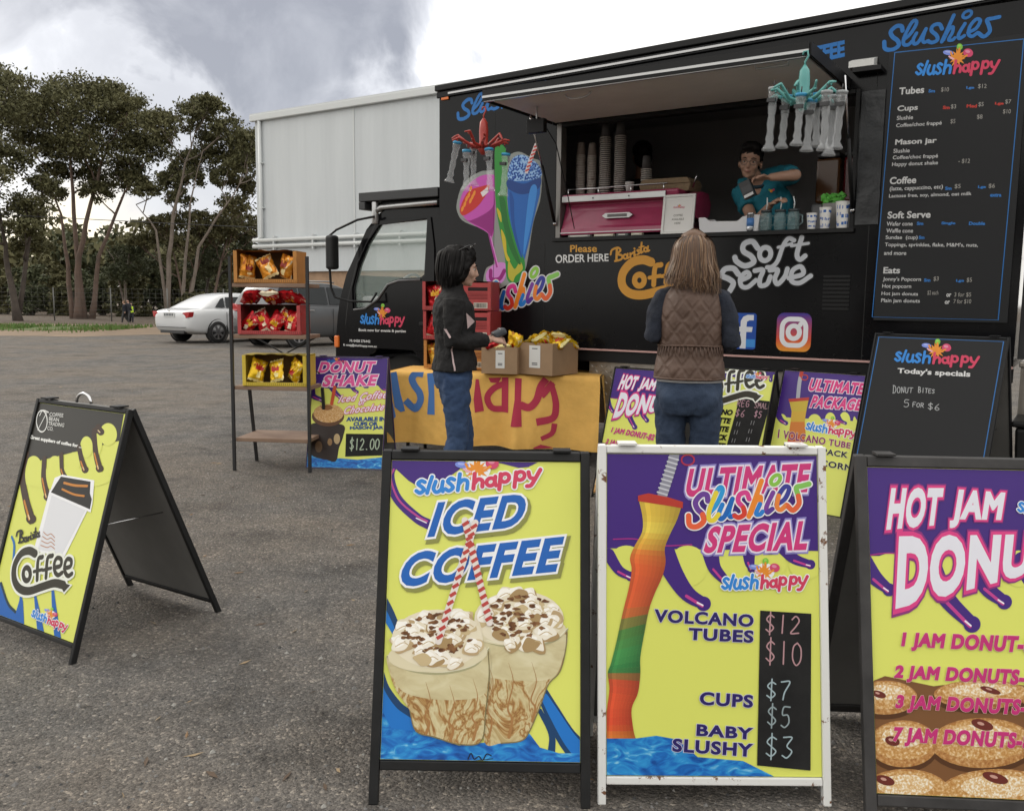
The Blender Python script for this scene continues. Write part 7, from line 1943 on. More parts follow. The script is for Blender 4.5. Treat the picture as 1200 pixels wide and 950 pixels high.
def hand_shapes(mb, wrist, d, up, m, curl=.5, size=1.0, thumb=1, spread=.12):
    """palm + five fingers; d = direction of the hand, up = back of the hand, thumb = side sign"""
    d = Vector(d).normalized(); up = Vector(up); up = (up - d * up.dot(d)).normalized(); s_ = d.cross(up) * thumb
    w = Vector(wrist); k = size
    mb.tube([w - d * .03 * k, w + d * .01 * k, w + d * .045 * k, w + d * .085 * k], [.026 * k, .028 * k, .038 * k, .036 * k], m, 12, ell=(up, .48))
    for i, (off_, L_) in enumerate(((.030, .070), (.010, .078), (-.010, .073), (-.029, .056))):
        b = w + d * .082 * k + s_ * off_ * k
        dd = (d + s_ * off_ * spread * 20).normalized(); p = [b]; q = Vector(dd); a = 0
        for j, f in enumerate((.45, .32, .23)):
            a += curl * (.55 + .35 * j)
            v = dd * cos(a) - up * sin(a); p.append(p[-1] + v * L_ * f * k)
        mb.tube(p, [.0095 * k, .009 * k, .0082 * k, .0066 * k], m, 8)
    b = w + d * .025 * k + s_ * .026 * k
    p = [b, b + (s_ * .8 + d * .6).normalized() * .034 * k, b + (s_ * .8 + d * .6).normalized() * .034 * k + (s_ * .35 + d - up * curl * .5).normalized() * .032 * k]
    p.append(p[-1] + (d - up * curl - s_ * .1).normalized() * .024 * k)
    mb.tube(p, [.013 * k, .0115 * k, .010 * k, .0075 * k], m, 8)
def rings(mb, rows, m, n=20, tilt=None):
    """stacked elliptical sections (x, y, z, rx, ry)"""
    vs, fs = [], []
    for (x, y, z, rx, ry) in rows:
        for k in range(n):
            a = 2 * pi * k / n; vs.append((x + rx * cos(a), y + ry * sin(a), z))
    for i in range(len(rows) - 1):
        for k in range(n): fs.append((i * n + k, i * n + (k + 1) % n, (i + 1) * n + (k + 1) % n, (i + 1) * n + k))
    fs.append(tuple(range(n))[::-1]); fs.append(tuple(range((len(rows) - 1) * n, len(rows) * n)))
    mb.add(vs, fs, m, True)
def legs(mb, hips, knees, ankles, rr, m):
    for h, k, a in zip(hips, knees, ankles):
        h, k, a = Vector(h), Vector(k), Vector(a)
        mb.tube([h + Vector((0, 0, .06)), h, h.lerp(k, .5), k, k.lerp(a, .35), k.lerp(a, .75), a], [rr[0] * .98, rr[0], rr[0] * .86, rr[1], rr[1] * .98, rr[1] * .78, rr[2]], m, 14)
def shoe(root, a, d, m=SHOE):
    a, d = Vector(a), Vector((d[0], d[1], 0)).normalized()
    mb = MB(); mb.tube([a + Vector((0, 0, .07)), a + Vector((0, 0, .035)) + d * .01, Vector((a.x, a.y, .032)) + d * .09, Vector((a.x, a.y, .024)) + d * .17], [.042, .05, .043, .028], m, 12, ell=((0, 0, 1), .72))
    mb.tube([Vector((a.x, a.y, .012)) - d * .045, Vector((a.x, a.y, .012)) + d * .17], [.042, .036], m, 12, ell=((0, 0, 1), .3))
    return fuse(mb, 'shoe', m, root, .008, 4)
def strand_hair(mb, roots, m_list, rg, w=.006):
    """flat locks: each a polyline given as points"""
    for pts in roots:
        P = catmull3(pts); n = len(P)
        side = Vector((rg.uniform(-1, 1), rg.uniform(-1, 1), 0)).normalized()
        L_, R_ = [], []
        for i, p in enumerate(P):
            t = (P[min(i + 1, n - 1)] - P[max(i - 1, 0)]).normalized()
            o = Vector((p.x, p.y, 0)); nrm = o.normalized() if o.length > .01 else Vector((0, 1, 0))
            s_ = t.cross(nrm); s_ = s_.normalized() if s_.length > 1e-4 else side
            ww = w * (1 - .75 * (i / (n - 1)) ** 2) * .5
            L_.append(p + s_ * ww); R_.append(p - s_ * ww)
        mb.add(L_ + R_, [(i, i + 1, n + i + 1, n + i) for i in range(n - 1)], rg.choice(m_list), True)
def catmull3(P, n=4):
    P = [Vector(p) for p in P]; out = []
    for i in range(len(P) - 1):
        p0 = P[i - 1] if i else P[0] * 2 - P[1]; p1, p2 = P[i], P[i + 1]; p3 = P[i + 2] if i + 2 < len(P) else P[-1] * 2 - P[-2]
        for k in range(n):
            t = k / n; out.append(.5 * (2 * p1 + (p2 - p0) * t + (2 * p0 - 5 * p1 + 4 * p2 - p3) * t * t + (3 * p1 - p0 - 3 * p2 + p3) * t ** 3))
    return out + [P[-1]]

# ------------------------------------------------------------------ customer in the brown vest, seen from behind
g2 = ground(800, 664)
P2 = thing('person', 'woman with long brown hair, brown quilted vest and jeans, seen from behind at the hatch', 'person', g2, radians(-12))
P2.scale = (.92, .92, .98)
rg = random.Random(2)
Hm = Matrix.Translation((.0, .02, 1.575)) @ Matrix.Rotation(radians(-8), 4, 'X')
mb = MB(); head_shapes(mb, Hm, SKIN)
mb.tube([(0, .0, 1.52), (0, -.01, 1.44), (0, 0, 1.36)], [.052, .054, .075], SKIN, 12)
rings(mb, [(0, 0, .87, .10, .07), (0, 0, .95, .14, .09), (0, 0, 1.12, .125, .09), (0, 0, 1.30, .135, .095), (0, 0, 1.40, .15, .08), (0, 0, 1.44, .07, .06)], SKIN)
LA, RA = [(-.155, 0, 1.40), (-.195, -.03, 1.205), (-.12, .20, 1.19), (-.06, .27, 1.2)], [(.155, 0, 1.40), (.215, -.02, 1.175), (.13, .20, 1.13), (.07, .27, 1.14)]
for A_ in (LA, RA): mb.tube(A_, [.04, .036, .028, .024], SKIN, 10)
hand_shapes(mb, LA[3], (.5, .8, .05), (-.3, 0, 1), SKIN, .5, .95, 1); hand_shapes(mb, RA[3], (-.5, .8, .05), (.3, 0, 1), SKIN, .5, .95, -1)
HP, KN, AN = [(-.094, .01, .82), (.094, 0, .82)], [(-.082, .03, .46), (.085, .02, .46)], [(-.085, -.02, .09), (.095, -.01, .09)]
legs(mb, HP, KN, AN, (.07, .05, .036), SKIN)
fuse(mb, 'body', SKIN, P2, .009, 3)
mb = MB()
for A_ in (LA, RA):
    A2 = [Vector(p) for p in A_]; mb.tube([Vector((A2[0].x * .62, 0, 1.425)), A2[0] + Vector((0, 0, -.005)), A2[0].lerp(A2[1], .5) + Vector((.012 if A2[0].x > 0 else -.012, 0, 0)), A2[1], A2[1].lerp(A2[2], .5), A2[2].lerp(A2[3], .55)], [.038, .053, .054, .051, .044, .036], SKIN, 14)
rings(mb, [(0, 0, 1.0, .15, .10), (0, 0, 1.2, .145, .10), (0, 0, 1.38, .165, .09), (0, -.005, 1.44, .09, .07), (0, -.005, 1.49, .062, .062)], SKIN)
fuse(mb, 'sweater', mat('knit_navy', (.014, .018, .030), .9, noise_amt=.3, noise_scale=12, bump=.3, bump_scale=120), P2, .009, 4, .022, .06)
mb = MB()
legs(mb, HP, KN, [(-.085, -.02, .05), (.095, -.01, .05)], (.090, .068, .060), SKIN)
rings(mb, [(0, 0, .81, .165, .108), (0, -.010, .90, .182, .130), (0, -.002, .98, .172, .12), (0, 0, 1.05, .15, .105)], SKIN)
for s_ in (-1, 1): mb.ball((s_ * .075, -.055, .885), (.085, .075, .09), SKIN)
fuse(mb, 'jeans', DEND, P2, .009, 4, .024, .06)
def vest_mat():
    m = mat('vest_brown', (.080, .045, .031), .62, col2=(.118, .070, .050), noise_scale=9)
    nt = m.node_tree; N, L = nt.nodes, nt.links; tc = N.new('ShaderNodeTexCoord')
    hs = []
    for a in (38, -38):
        mp = N.new('ShaderNodeMapping'); mp.inputs['Rotation'].default_value = (0, radians(a), 0); L.new(tc.outputs['Object'], mp.inputs[0])
        w = N.new('ShaderNodeTexWave'); w.bands_direction = 'X'; w.inputs['Scale'].default_value = 4.6; w.inputs['Distortion'].default_value = 1.2; L.new(mp.outputs[0], w.inputs['Vector'])
        r = N.new('ShaderNodeMapRange'); r.inputs['From Min'].default_value = 0; r.inputs['From Max'].default_value = .28; L.new(w.outputs[0], r.inputs['Value']); hs.append(r.outputs[0])
    mn = N.new('ShaderNodeMath'); mn.operation = 'MINIMUM'; L.new(hs[0], mn.inputs[0]); L.new(hs[1], mn.inputs[1])
    nz = N.new('ShaderNodeTexNoise'); nz.inputs['Scale'].default_value = 22; nz.inputs['Detail'].default_value = 5; L.new(tc.outputs['Object'], nz.inputs['Vector'])
    ad = N.new('ShaderNodeMath'); ad.operation = 'MULTIPLY_ADD'; L.new(nz.outputs[0], ad.inputs[0]); ad.inputs[1].default_value = 1.1; L.new(mn.outputs[0], ad.inputs[2])
    bp = N.new('ShaderNodeBump'); bp.inputs['Strength'].default_value = .38; bp.inputs['Distance'].default_value = .010; L.new(ad.outputs[0], bp.inputs['Height'])
    L.new(bp.outputs[0], N['Principled BSDF'].inputs['Normal']); return m
VM = vest_mat()
mb = MB()
rings(mb, [(0, 0, .985, .192, .140), (0, 0, 1.03, .188, .138), (0, 0, 1.10, .176, .130), (0, 0, 1.155, .166, .122), (0, 0, 1.19, .168, .125), (0, 0, 1.28, .172, .130), (0, -.002, 1.36, .166, .124), (0, -.004, 1.41, .150, .110), (0, -.006, 1.45, .105, .090), (0, -.006, 1.49, .078, .078)], SKIN, 28)
vest = fuse(mb, 'vest', VM, P2, .009, 3, .018, .06)
mb = MB(); mb.tube([(.1705 * cos(a), .1265 * sin(a), 1.157 + .002 * sin(3 * a)) for a in [2 * pi * k / 36 for k in range(37)]], .0055, VM, 6, cap=False)
for k in range(22):
    a = pi + .25 + (pi - .5) * k / 21; mb.tube([(.172 * cos(a), .128 * sin(a), 1.152), (.180 * cos(a + .02), .134 * sin(a + .02), 1.105)], [.0045, .0015], VM, 5)
mb.tube([(.1885 * cos(a), .1385 * sin(a), .992) for a in [2 * pi * k / 36 for k in range(37)]], .006, VM, 6, cap=False)
mb.build('waist_seam', vest)
mb = MB(); rings(mb, [(0, 0, .974, .178, .128), (0, 0, .992, .176, .126)], SKIN, 28); o = mb.build('shirt_hem', P2); o.data.materials.clear(); o.data.materials.append(mat('shirt_grey', (.42, .42, .43), .8))
for a in AN: shoe(P2, a, (0, 1))
# hair: a full volume with single locks over it
HM = [mat('hair_brown', (.105, .050, .022), .45), mat('hair_brown_light', (.200, .108, .050), .42), mat('hair_brown_dark', (.062, .034, .020), .5), mat('hair_blonde', (.225, .142, .080), .42)]
mb = MB(); rings(mb, [(0, -.045, 1.462, .112, .060), (0, -.035, 1.50, .122, .085), (0, -.01, 1.56, .112, .110), (0, .005, 1.62, .104, .116), (0, .012, 1.67, .090, .105), (0, .012, 1.715, .060, .072), (0, .012, 1.732, .02, .025)], HM[0], 24)
hair = fuse(mb, 'hair', HM[0], P2, .010, 4, .010, .04)
mb = MB(); rts = []
for k in range(1000):
    a = rg.uniform(-pi * 1.16, pi * .16); c, s_ = cos(a), sin(a)
    t0 = rg.uniform(.0, 1); part = rg.uniform(-.01, .02)
    sw = rg.uniform(.95, 1.10); zl = 1.448 + .055 * noise.noise((a * 3, 1, 1)) + rg.uniform(-.025, .04) - .02 * c
    z0 = 1.738 - .055 * t0
    rts.append([(part + .045 * c * t0, .012 + .05 * s_ * t0, z0), (.092 * c * sw, .006 + .104 * s_ * sw, 1.675 - .01 * t0), (.112 * c * sw, -.008 + .112 * s_ * sw, 1.575 + rg.uniform(-.02, .02)), (.128 * c * sw + rg.uniform(-.014, .014), -.032 + .094 * s_ * sw, 1.505), (.126 * c * sw + rg.uniform(-.026, .026), -.050 + .074 * s_ * sw, zl)])
strand_hair(mb, rts, [HM[0], HM[0], HM[0], HM[2], HM[1], HM[2], HM[1], HM[3]], rg, .0055)
mb.build('locks', hair, fix=False)

# ------------------------------------------------------------------ woman in black beside the table, seen from her right
g1 = ground(534, 593)
P1 = thing('person', 'dark haired woman in black jacket and blue jeans standing in profile beside the table', 'person', g1, radians(-80))
Hm = Matrix.Translation((0, .035, 1.545)) @ Matrix.Rotation(radians(-10), 4, 'X') @ Matrix.Scale(.98, 4)
mb = MB(); head_shapes(mb, Hm, SKIN)
mb.tube([(0, .01, 1.50), (0, -.015, 1.42), (0, -.03, 1.34)], [.048, .052, .07], SKIN, 12)
rings(mb, [(0, -.01, .80, .13, .10), (0, -.01, .93, .14, .105), (0, -.01, 1.08, .11, .085), (0, -.015, 1.24, .125, .10), (0, -.02, 1.34, .14, .08), (0, -.02, 1.40, .06, .055)], SKIN)
RA = [(.165, -.03, 1.345), (.185, -.045, 1.085), (.11, .165, 1.085), (.075, .215, 1.10)]
LA = [(-.165, -.03, 1.345), (-.19, -.03, 1.09), (-.10, .17, 1.09), (-.06, .215, 1.10)]
for A_ in (RA, LA): mb.tube(A_, [.038, .034, .026, .022], SKIN, 10)
hand_shapes(mb, RA[3], (-.25, .85, -.12), (.55, 0, .8), SKIN, .75, .95, -1); hand_shapes(mb, LA[3], (.25, .85, -.05), (-.55, 0, .8), SKIN, .75, .95, 1)
HP, KN, AN = [(-.085, -.02, .80), (.085, -.01, .80)], [(-.08, .06, .45), (.085, .0, .46)], [(-.085, .0, .09), (.09, -.09, .09)]
legs(mb, HP, KN, AN, (.068, .048, .035), SKIN)
fuse(mb, 'body', SKIN, P1, .008, 2)
face_parts(Hm, P1)
mb = MB()
legs(mb, HP, KN, [(-.085, .0, .05), (.09, -.09, .05)], (.096, .070, .056), SKIN)
rings(mb, [(0, -.015, .78, .155, .112), (0, -.02, .88, .165, .125), (0, -.012, .96, .155, .115)], SKIN)
fuse(mb, 'jeans', DEN, P1, .009, 4, .028, .06)
JK = mat('jacket_black', (.0055, .005, .0055), .85, noise_amt=.3, noise_scale=8, bump=.2, bump_scale=90)
mb = MB()
rings(mb, [(0, -.012, .895, .185, .146), (0, -.010, .94, .180, .144), (0, -.008, 1.02, .160, .128), (0, -.008, 1.12, .154, .128), (0, -.012, 1.22, .160, .138), (0, -.018, 1.30, .172, .128), (0, -.024, 1.36, .150, .098), (0, -.022, 1.405, .085, .072), (0, -.016, 1.45, .062, .064)], SKIN, 26)
for A_ in (RA, LA):
    A2 = [Vector(p) for p in A_]; mb.tube([A2[0] + Vector((0, 0, .005)), A2[0].lerp(A2[1], .5), A2[1], A2[1].lerp(A2[2], .5), A2[2].lerp(A2[3], .4)], [.070, .062, .058, .050, .042], SKIN, 14)
jk = fuse(mb, 'jacket', JK, P1, .008, 3, .024, .055)
# pale side panels of the jacket
PLM = mat('panel_pale_pink', (.55, .42, .42), .75)
def lay(o, pts, m, name, parent, lift=.004, dx=1):
    """patch laid onto a garment by casting from her right side"""
    mb = MB(); vs = []
    n = 7
    q = [Vector(p) for p in pts]
    for j in range(n):
        for i in range(n):
            u, v = i / (n - 1), j / (n - 1)
            p = (q[0] * (1 - u) + q[1] * u) * (1 - v) + (q[3] * (1 - u) + q[2] * u) * v
            ok, loc, nr, _ = o.ray_cast(Vector((.6, p.x, p.y)), Vector((-1, 0, 0)))
            vs.append(loc + nr * lift if ok else Vector((.2, p.x, p.y)))
    mb.add(vs, [(j * n + i, j * n + i + 1, (j + 1) * n + i + 1, (j + 1) * n + i) for j in range(n - 1) for i in range(n - 1)], m, True)
    return mb.build(name, parent, fix=False)
bpy.context.view_layer.update()
lay(jk, [(.045, 1.265), (.10, 1.215), (.105, 1.21), (.055, 1.165)], PLM, 'side_panel', jk)
lay(jk, [(-.095, 1.165), (-.08, 1.165), (-.055, 1.115), (-.065, 1.11)], PLM, 'side_panel', jk)
lay(jk, [(-.052, 1.06), (-.044, 1.06), (-.022, .905), (-.032, .905)], PLM, 'piping', jk)
for a in AN: shoe(P1, a, (0, 1))
mb = MB(); rings(mb, [(0, -.035, 1.425, .070, .055), (0, -.032, 1.455, .098, .082), (0, -.020, 1.50, .104, .100), (0, -.008, 1.56, .102, .116), (0, .005, 1.61, .100, .122), (0, .010, 1.655, .082, .102), (0, .008, 1.685, .045, .06)], HBLK, 24)
for s_ in (-1, 1): mb.tube([(s_ * .072, .07, 1.645), (s_ * .092, .062, 1.57), (s_ * .088, .035, 1.50), (s_ * .076, .01, 1.45)], [.025, .03, .03, .016], HBLK, 10)
mb.tube([(0, .10, 1.655), (-.05, .095, 1.64)], .024, HBLK, 8); mb.tube([(0, .10, 1.655), (.05, .095, 1.64)], .024, HBLK, 8)
hair = fuse(mb, 'hair', HBLK, P1, .009, 3, .026, .03)
mb = MB(); rts = []; rg = random.Random(4)
HB2 = mat('hair_black_sheen', (.010, .008, .008), .5, spec=.3)
for k in range(420):
    a = rg.uniform(-pi * 1.20, pi * .20); c, s_ = cos(a), sin(a); t0 = rg.random(); sw = rg.uniform(.96, 1.12)
    zl = 1.435 + rg.uniform(-.02, .04) + (.03 if s_ > .1 else 0)
    rts.append([(.04 * c * t0, .015 + .05 * s_ * t0, 1.692 - .03 * t0), (.090 * c * sw, .010 + .108 * s_ * sw, 1.65), (.106 * c * sw, -.002 + .120 * s_ * sw, 1.57), (.106 * c * sw + rg.uniform(-.01, .01), -.018 + .104 * s_ * sw, 1.50), (.088 * c * sw, -.028 + .08 * s_ * sw + rg.uniform(-.015, .015), zl)])
strand_hair(mb, rts, [HBLK, HBLK, HB2], rg, .009)
mb.build('locks', hair, fix=False)
sg = thing('sunglasses', 'dark sunglasses pushed up on the black haired woman', 'sunglasses', root_matrix(g1, radians(-80)) @ Vector((0, .075, 1.675)), radians(-80))
mb = MB(); GLK = mat('lens_dark', (.03, .03, .032), .12)
for s_ in (-1, 1): mb.box((s_ * .034, .030, .012), (.052, .008, .034), GLK, Matrix.Rotation(radians(-55), 3, 'X'))
mb.build('lens', sg, bevel=.004)
mb = MB()
for s_ in (-1, 1): mb.tube([(s_ * .064, .028, .014), (s_ * .085, -.01, .006), (s_ * .096, -.08, -.03)], .0035, MDK, 6)
mb.tube([(-.012, .034, .014), (.012, .034, .014)], .003, MDK, 6); mb.build('frame', sg)
PM_ = root_matrix(g1, radians(-80))
ph = thing('wallet', 'dark purse held in the hands of the woman in black', 'purse', PM_ @ Vector((0.02, .275, 1.115)), radians(-80))
mb = MB(); R_ = Matrix.Rotation(radians(25), 3, 'X'); mb.box((0, .0, .02), (.11, .09, .045), mat('purse_slate', (.05, .055, .065), .5), R_); mb.build('shell', ph, bevel=.014)
mb = MB(); mb.tube([(-.05, .0, .045), (0, .005, .05), (.05, 0, .045)], .004, SIL, 6); mb.build('zip', ph)

# ------------------------------------------------------------------ server leaning over the counter
sr0 = TM @ Vector((2.86, .42, 1.0))
PS = thing('person', 'young server with glasses and teal polo shirt holding a small black box', 'person', sr0, TRZ + pi)
PSi = root_matrix(sr0, TRZ + pi).inverted()
def sp(px, py, w): return PSi @ (TM @ tl(px, py, w))
hc = sp(879.5, 190.5, -.18)
Hm = Matrix.Translation(hc) @ Matrix.Rotation(radians(11), 4, 'Z') @ Matrix.Rotation(radians(-6), 4, 'Y') @ Matrix.Rotation(radians(-8), 4, 'X') @ Matrix.Scale(1.04, 4)
nk = sp(889, 214, -.3); shL = sp(868, 224, -.34); shR = sp(920, 206, -.34); tor = sp(903, 240, -.36); low = sp(906, 275, -.40)
mb = MB(); head_shapes(mb, Hm, SKINB)
mb.tube([hc + Vector((0, -.02, -.06)), nk, nk + Vector((0, 0, -.1))], [.05, .056, .09], SKINB, 12)
mb.tube([nk + Vector((0, 0, -.10)), tor, low, low + Vector((0, 0, -.3))], [.09, .12, .12, .12], SKINB, 14, ell=((0, 1, 0), .75))
el = sp(933, 205, -.10); wr = sp(902, 208, -.02)
el2 = sp(884, 262, -.16); wr2 = sp(903, 240, -.06)
mb.tube([shR, shR.lerp(el, .5), el, el.lerp(wr, .5), wr], [.050, .046, .040, .036, .027], SKINB, 12)
mb.tube([shL, shL.lerp(el2, .5), el2, el2.lerp(wr2, .5), wr2], [.050, .046, .040, .034, .026], SKINB, 12)
h1 = sp(884, 209, .02)
hand_shapes(mb, wr, h1 - wr, (0, -.2, 1), SKINB, .75, 1.05, -1)
h2 = sp(915, 233, -.02); hand_shapes(mb, wr2, h2 - wr2, (0, .3, 1), SKINB, .6, 1.0, 1)
legs(mb, [low + Vector((-.09, 0, -.12)), low + Vector((.09, 0, -.12))], [Vector((low.x - .1, .02, .48)), Vector((low.x + .1, .02, .48))], [Vector((low.x - .1, -.02, .06)), Vector((low.x + .1, -.02, .06))], (.08, .055, .04), SKINB)
fuse(mb, 'body', SKINB, PS, .0075, 2)
face_parts(Hm, PS)
TEAL = mat('polo_teal', (.008, .155, .215), .8, noise_amt=.15, noise_scale=6)
mb = MB()
mb.tube([nk + Vector((0, -.01, -.03)), nk.lerp(tor, .35), tor, tor.lerp(low, .6), low, low + Vector((0, 0, -.22))], [.085, .150, .172, .170, .172, .178], TEAL, 18, ell=((0, 1, 0), .72))
mb.tube([shL + Vector((.0, 0, .012)), shL.lerp(shR, .5) + Vector((0, -.01, .02)), shR + Vector((0, 0, .01))], [.078, .08, .078], TEAL, 12)
mb.tube([shR, shR.lerp(el, .62)], [.078, .070], TEAL, 12); mb.tube([shL, shL.lerp(el2, .55)], [.078, .072], TEAL, 12)
polo = fuse(mb, 'polo_shirt', TEAL, PS, .010, 3, .026, .06)
mb = MB(); c = nk + Vector((0, .0, -.022)); mb.tube([c + Vector((.068 * cos(a), .062 * sin(a) + .008, -.02 * sin(a))) for a in [2 * pi * k / 20 for k in range(21)]], .013, mat('collar_dark', (.008, .03, .045), .8), 8, cap=False); mb.build('collar', polo)
mb = MB(); p = sp(904, 224, -.19)
for k, (dx, dz, r, c_) in enumerate(((0, 0, .012, '#e8912d'), (.016, .010, .008, '#7cc142'), (-.016, .008, .009, '#d2466f'))): mb.ball(p + Vector((dx, .0, dz)), (r, .004, r), paint(c_), 8, 5)
mb.build('chest_logo', polo)
mb = MB(); mb.tube([low + Vector((0, 0, -.16)), low + Vector((0, 0, -.30))], [.165, .165], MDK, 16, ell=((0, 1, 0), .72))
for s_ in (-1, 1): mb.tube([low + Vector((s_ * .09, 0, -.25)), Vector((low.x + s_ * .1, .02, .48)), Vector((low.x + s_ * .1, -.02, .03))], [.10, .075, .06], MDK, 12)
fuse(mb, 'trousers', MDK, PS, .012, 4)
mb = MB(); mb.M = Hm
mb.ball((0, -.022, .070), (.083, .098, .078), HBLK); mb.ball((0, .045, .112), (.066, .048, .034), HBLK); mb.ball((-.03, .055, .098), (.04, .036, .022), HBLK); mb.ball((.035, .058, .10), (.036, .034, .022), HBLK); mb.ball((0, -.07, .0), (.07, .045, .07), HBLK)
for s_ in (-1, 1): mb.ball((s_ * .070, -.01, .035), (.014, .04, .04), HBLK)
fuse(mb, 'hair', HBLK, PS, .007, 1, .014, .025)
gl = thing('glasses', 'thin framed glasses worn by the server', 'glasses', (0, 0, 0), 0); gl.matrix_world = root_matrix(sr0, TRZ + pi) @ Hm
mb = MB(); GF = mat('glasses_frame', (.10, .09, .085), .3, .5)
for s_ in (-1, 1):
    mb.tube([(s_ * .033 + .024 * cos(a), .098 - .012 * abs(cos(a)) * (s_ * cos(a) > 0), .002 + .018 * sin(a)) for a in [2 * pi * k / 20 for k in range(21)]], .0018, GF, 5, cap=False)
    mb.tube([(s_ * .057, .088, .006), (s_ * .079, .02, .004), (s_ * .082, -.01, -.002)], .002, GF, 5)
mb.tube([(-.010, .100, .004), (0, .103, .007), (.010, .100, .004)], .002, GF, 5); mb.build('frame', gl)
bx = sp(876, 222, .06)
sbx = thing('small_box', 'small black card box with a white printed edge held up by the server', 'box', root_matrix(sr0, TRZ + pi) @ bx, 0)
sbx.matrix_world = root_matrix(sr0, TRZ + pi) @ Matrix.Translation(bx) @ Matrix.Rotation(radians(24), 4, 'Y')
mb = MB(); mb.box((0, 0, 0), (.085, .05, .125), mat('box_black', (.018, .018, .02), .4)); mb.build('carton', sbx, bevel=.003)
mb = MB(); mb.box((0, .0262, -.047), (.07, .0015, .020), paint('#d2d2d2', .6)); mb.box((-.0, .0262, .0), (.07, .001, .045), mat('box_grey', (.035, .036, .04), .4)); mb.build('printed_edge', sbx)
# second person, hardly lit, behind the cups
dk = tl(752, 184, -1.0); r0 = TM @ Vector((dk.x, dk.y, 1.0))
PD = thing('person', 'person in black clothing standing deep in the shade behind the cup stacks', 'person', r0, TRZ + radians(40))
hz_ = dk.z - 1.0
Hm = Matrix.Translation((0, 0, hz_)); mb = MB(); head_shapes(mb, Hm, SKINB); mb.tube([(0, 0, hz_ - .06), (0, -.01, hz_ - .2)], [.05, .06], SKINB, 10); rings(mb, [(0, 0, .8, .15, .1), (0, 0, 1.1, .14, .1), (0, 0, hz_ - .26, .16, .09), (0, 0, hz_ - .2, .07, .06)], SKINB)
legs(mb, [(-.09, 0, .8), (.09, 0, .8)], [(-.09, .02, .46), (.09, .02, .46)], [(-.09, -.02, .06), (.09, -.02, .06)], (.075, .05, .04), SKINB)
for s_ in (-1, 1): mb.tube([(s_ * .17, 0, hz_ - .27), (s_ * .22, 0, hz_ - .52), (s_ * .18, .2, hz_ - .6)], [.045, .04, .03], SKINB, 10); hand_shapes(mb, (s_ * .18, .2, hz_ - .6), (0, 1, 0), (0, 0, 1), SKINB, .6, 1, -s_)
fuse(mb, 'body', SKINB, PD, .011, 2); face_parts(Hm, PD)
mb = MB(); mb.M = Hm; mb.ball((0, -.02, .055), (.09, .105, .09), HBLK); mb.ball((0, -.06, -.02), (.085, .06, .09), HBLK); fuse(mb, 'hair', HBLK, PD, .01, 2, .012, .03)
mb = MB(); rings(mb, [(0, 0, .78, .19, .13), (0, 0, 1.1, .17, .125), (0, 0, hz_ - .27, .19, .11), (0, 0, hz_ - .2, .09, .08)], MDK)
for s_ in (-1, 1): mb.tube([(s_ * .17, 0, hz_ - .27), (s_ * .22, 0, hz_ - .52), (s_ * .19, .15, hz_ - .59)], [.07, .06, .045], MDK, 10)
fuse(mb, 'top', mat('top_black', (.012, .011, .012), .8), PD, .012, 3)
mb = MB(); legs(mb, [(-.09, 0, .8), (.09, 0, .8)], [(-.09, .02, .46), (.09, .02, .46)], [(-.09, -.02, .04), (.09, -.02, .04)], (.1, .075, .06), MDK); fuse(mb, 'trousers', MDK, PD, .012, 3)

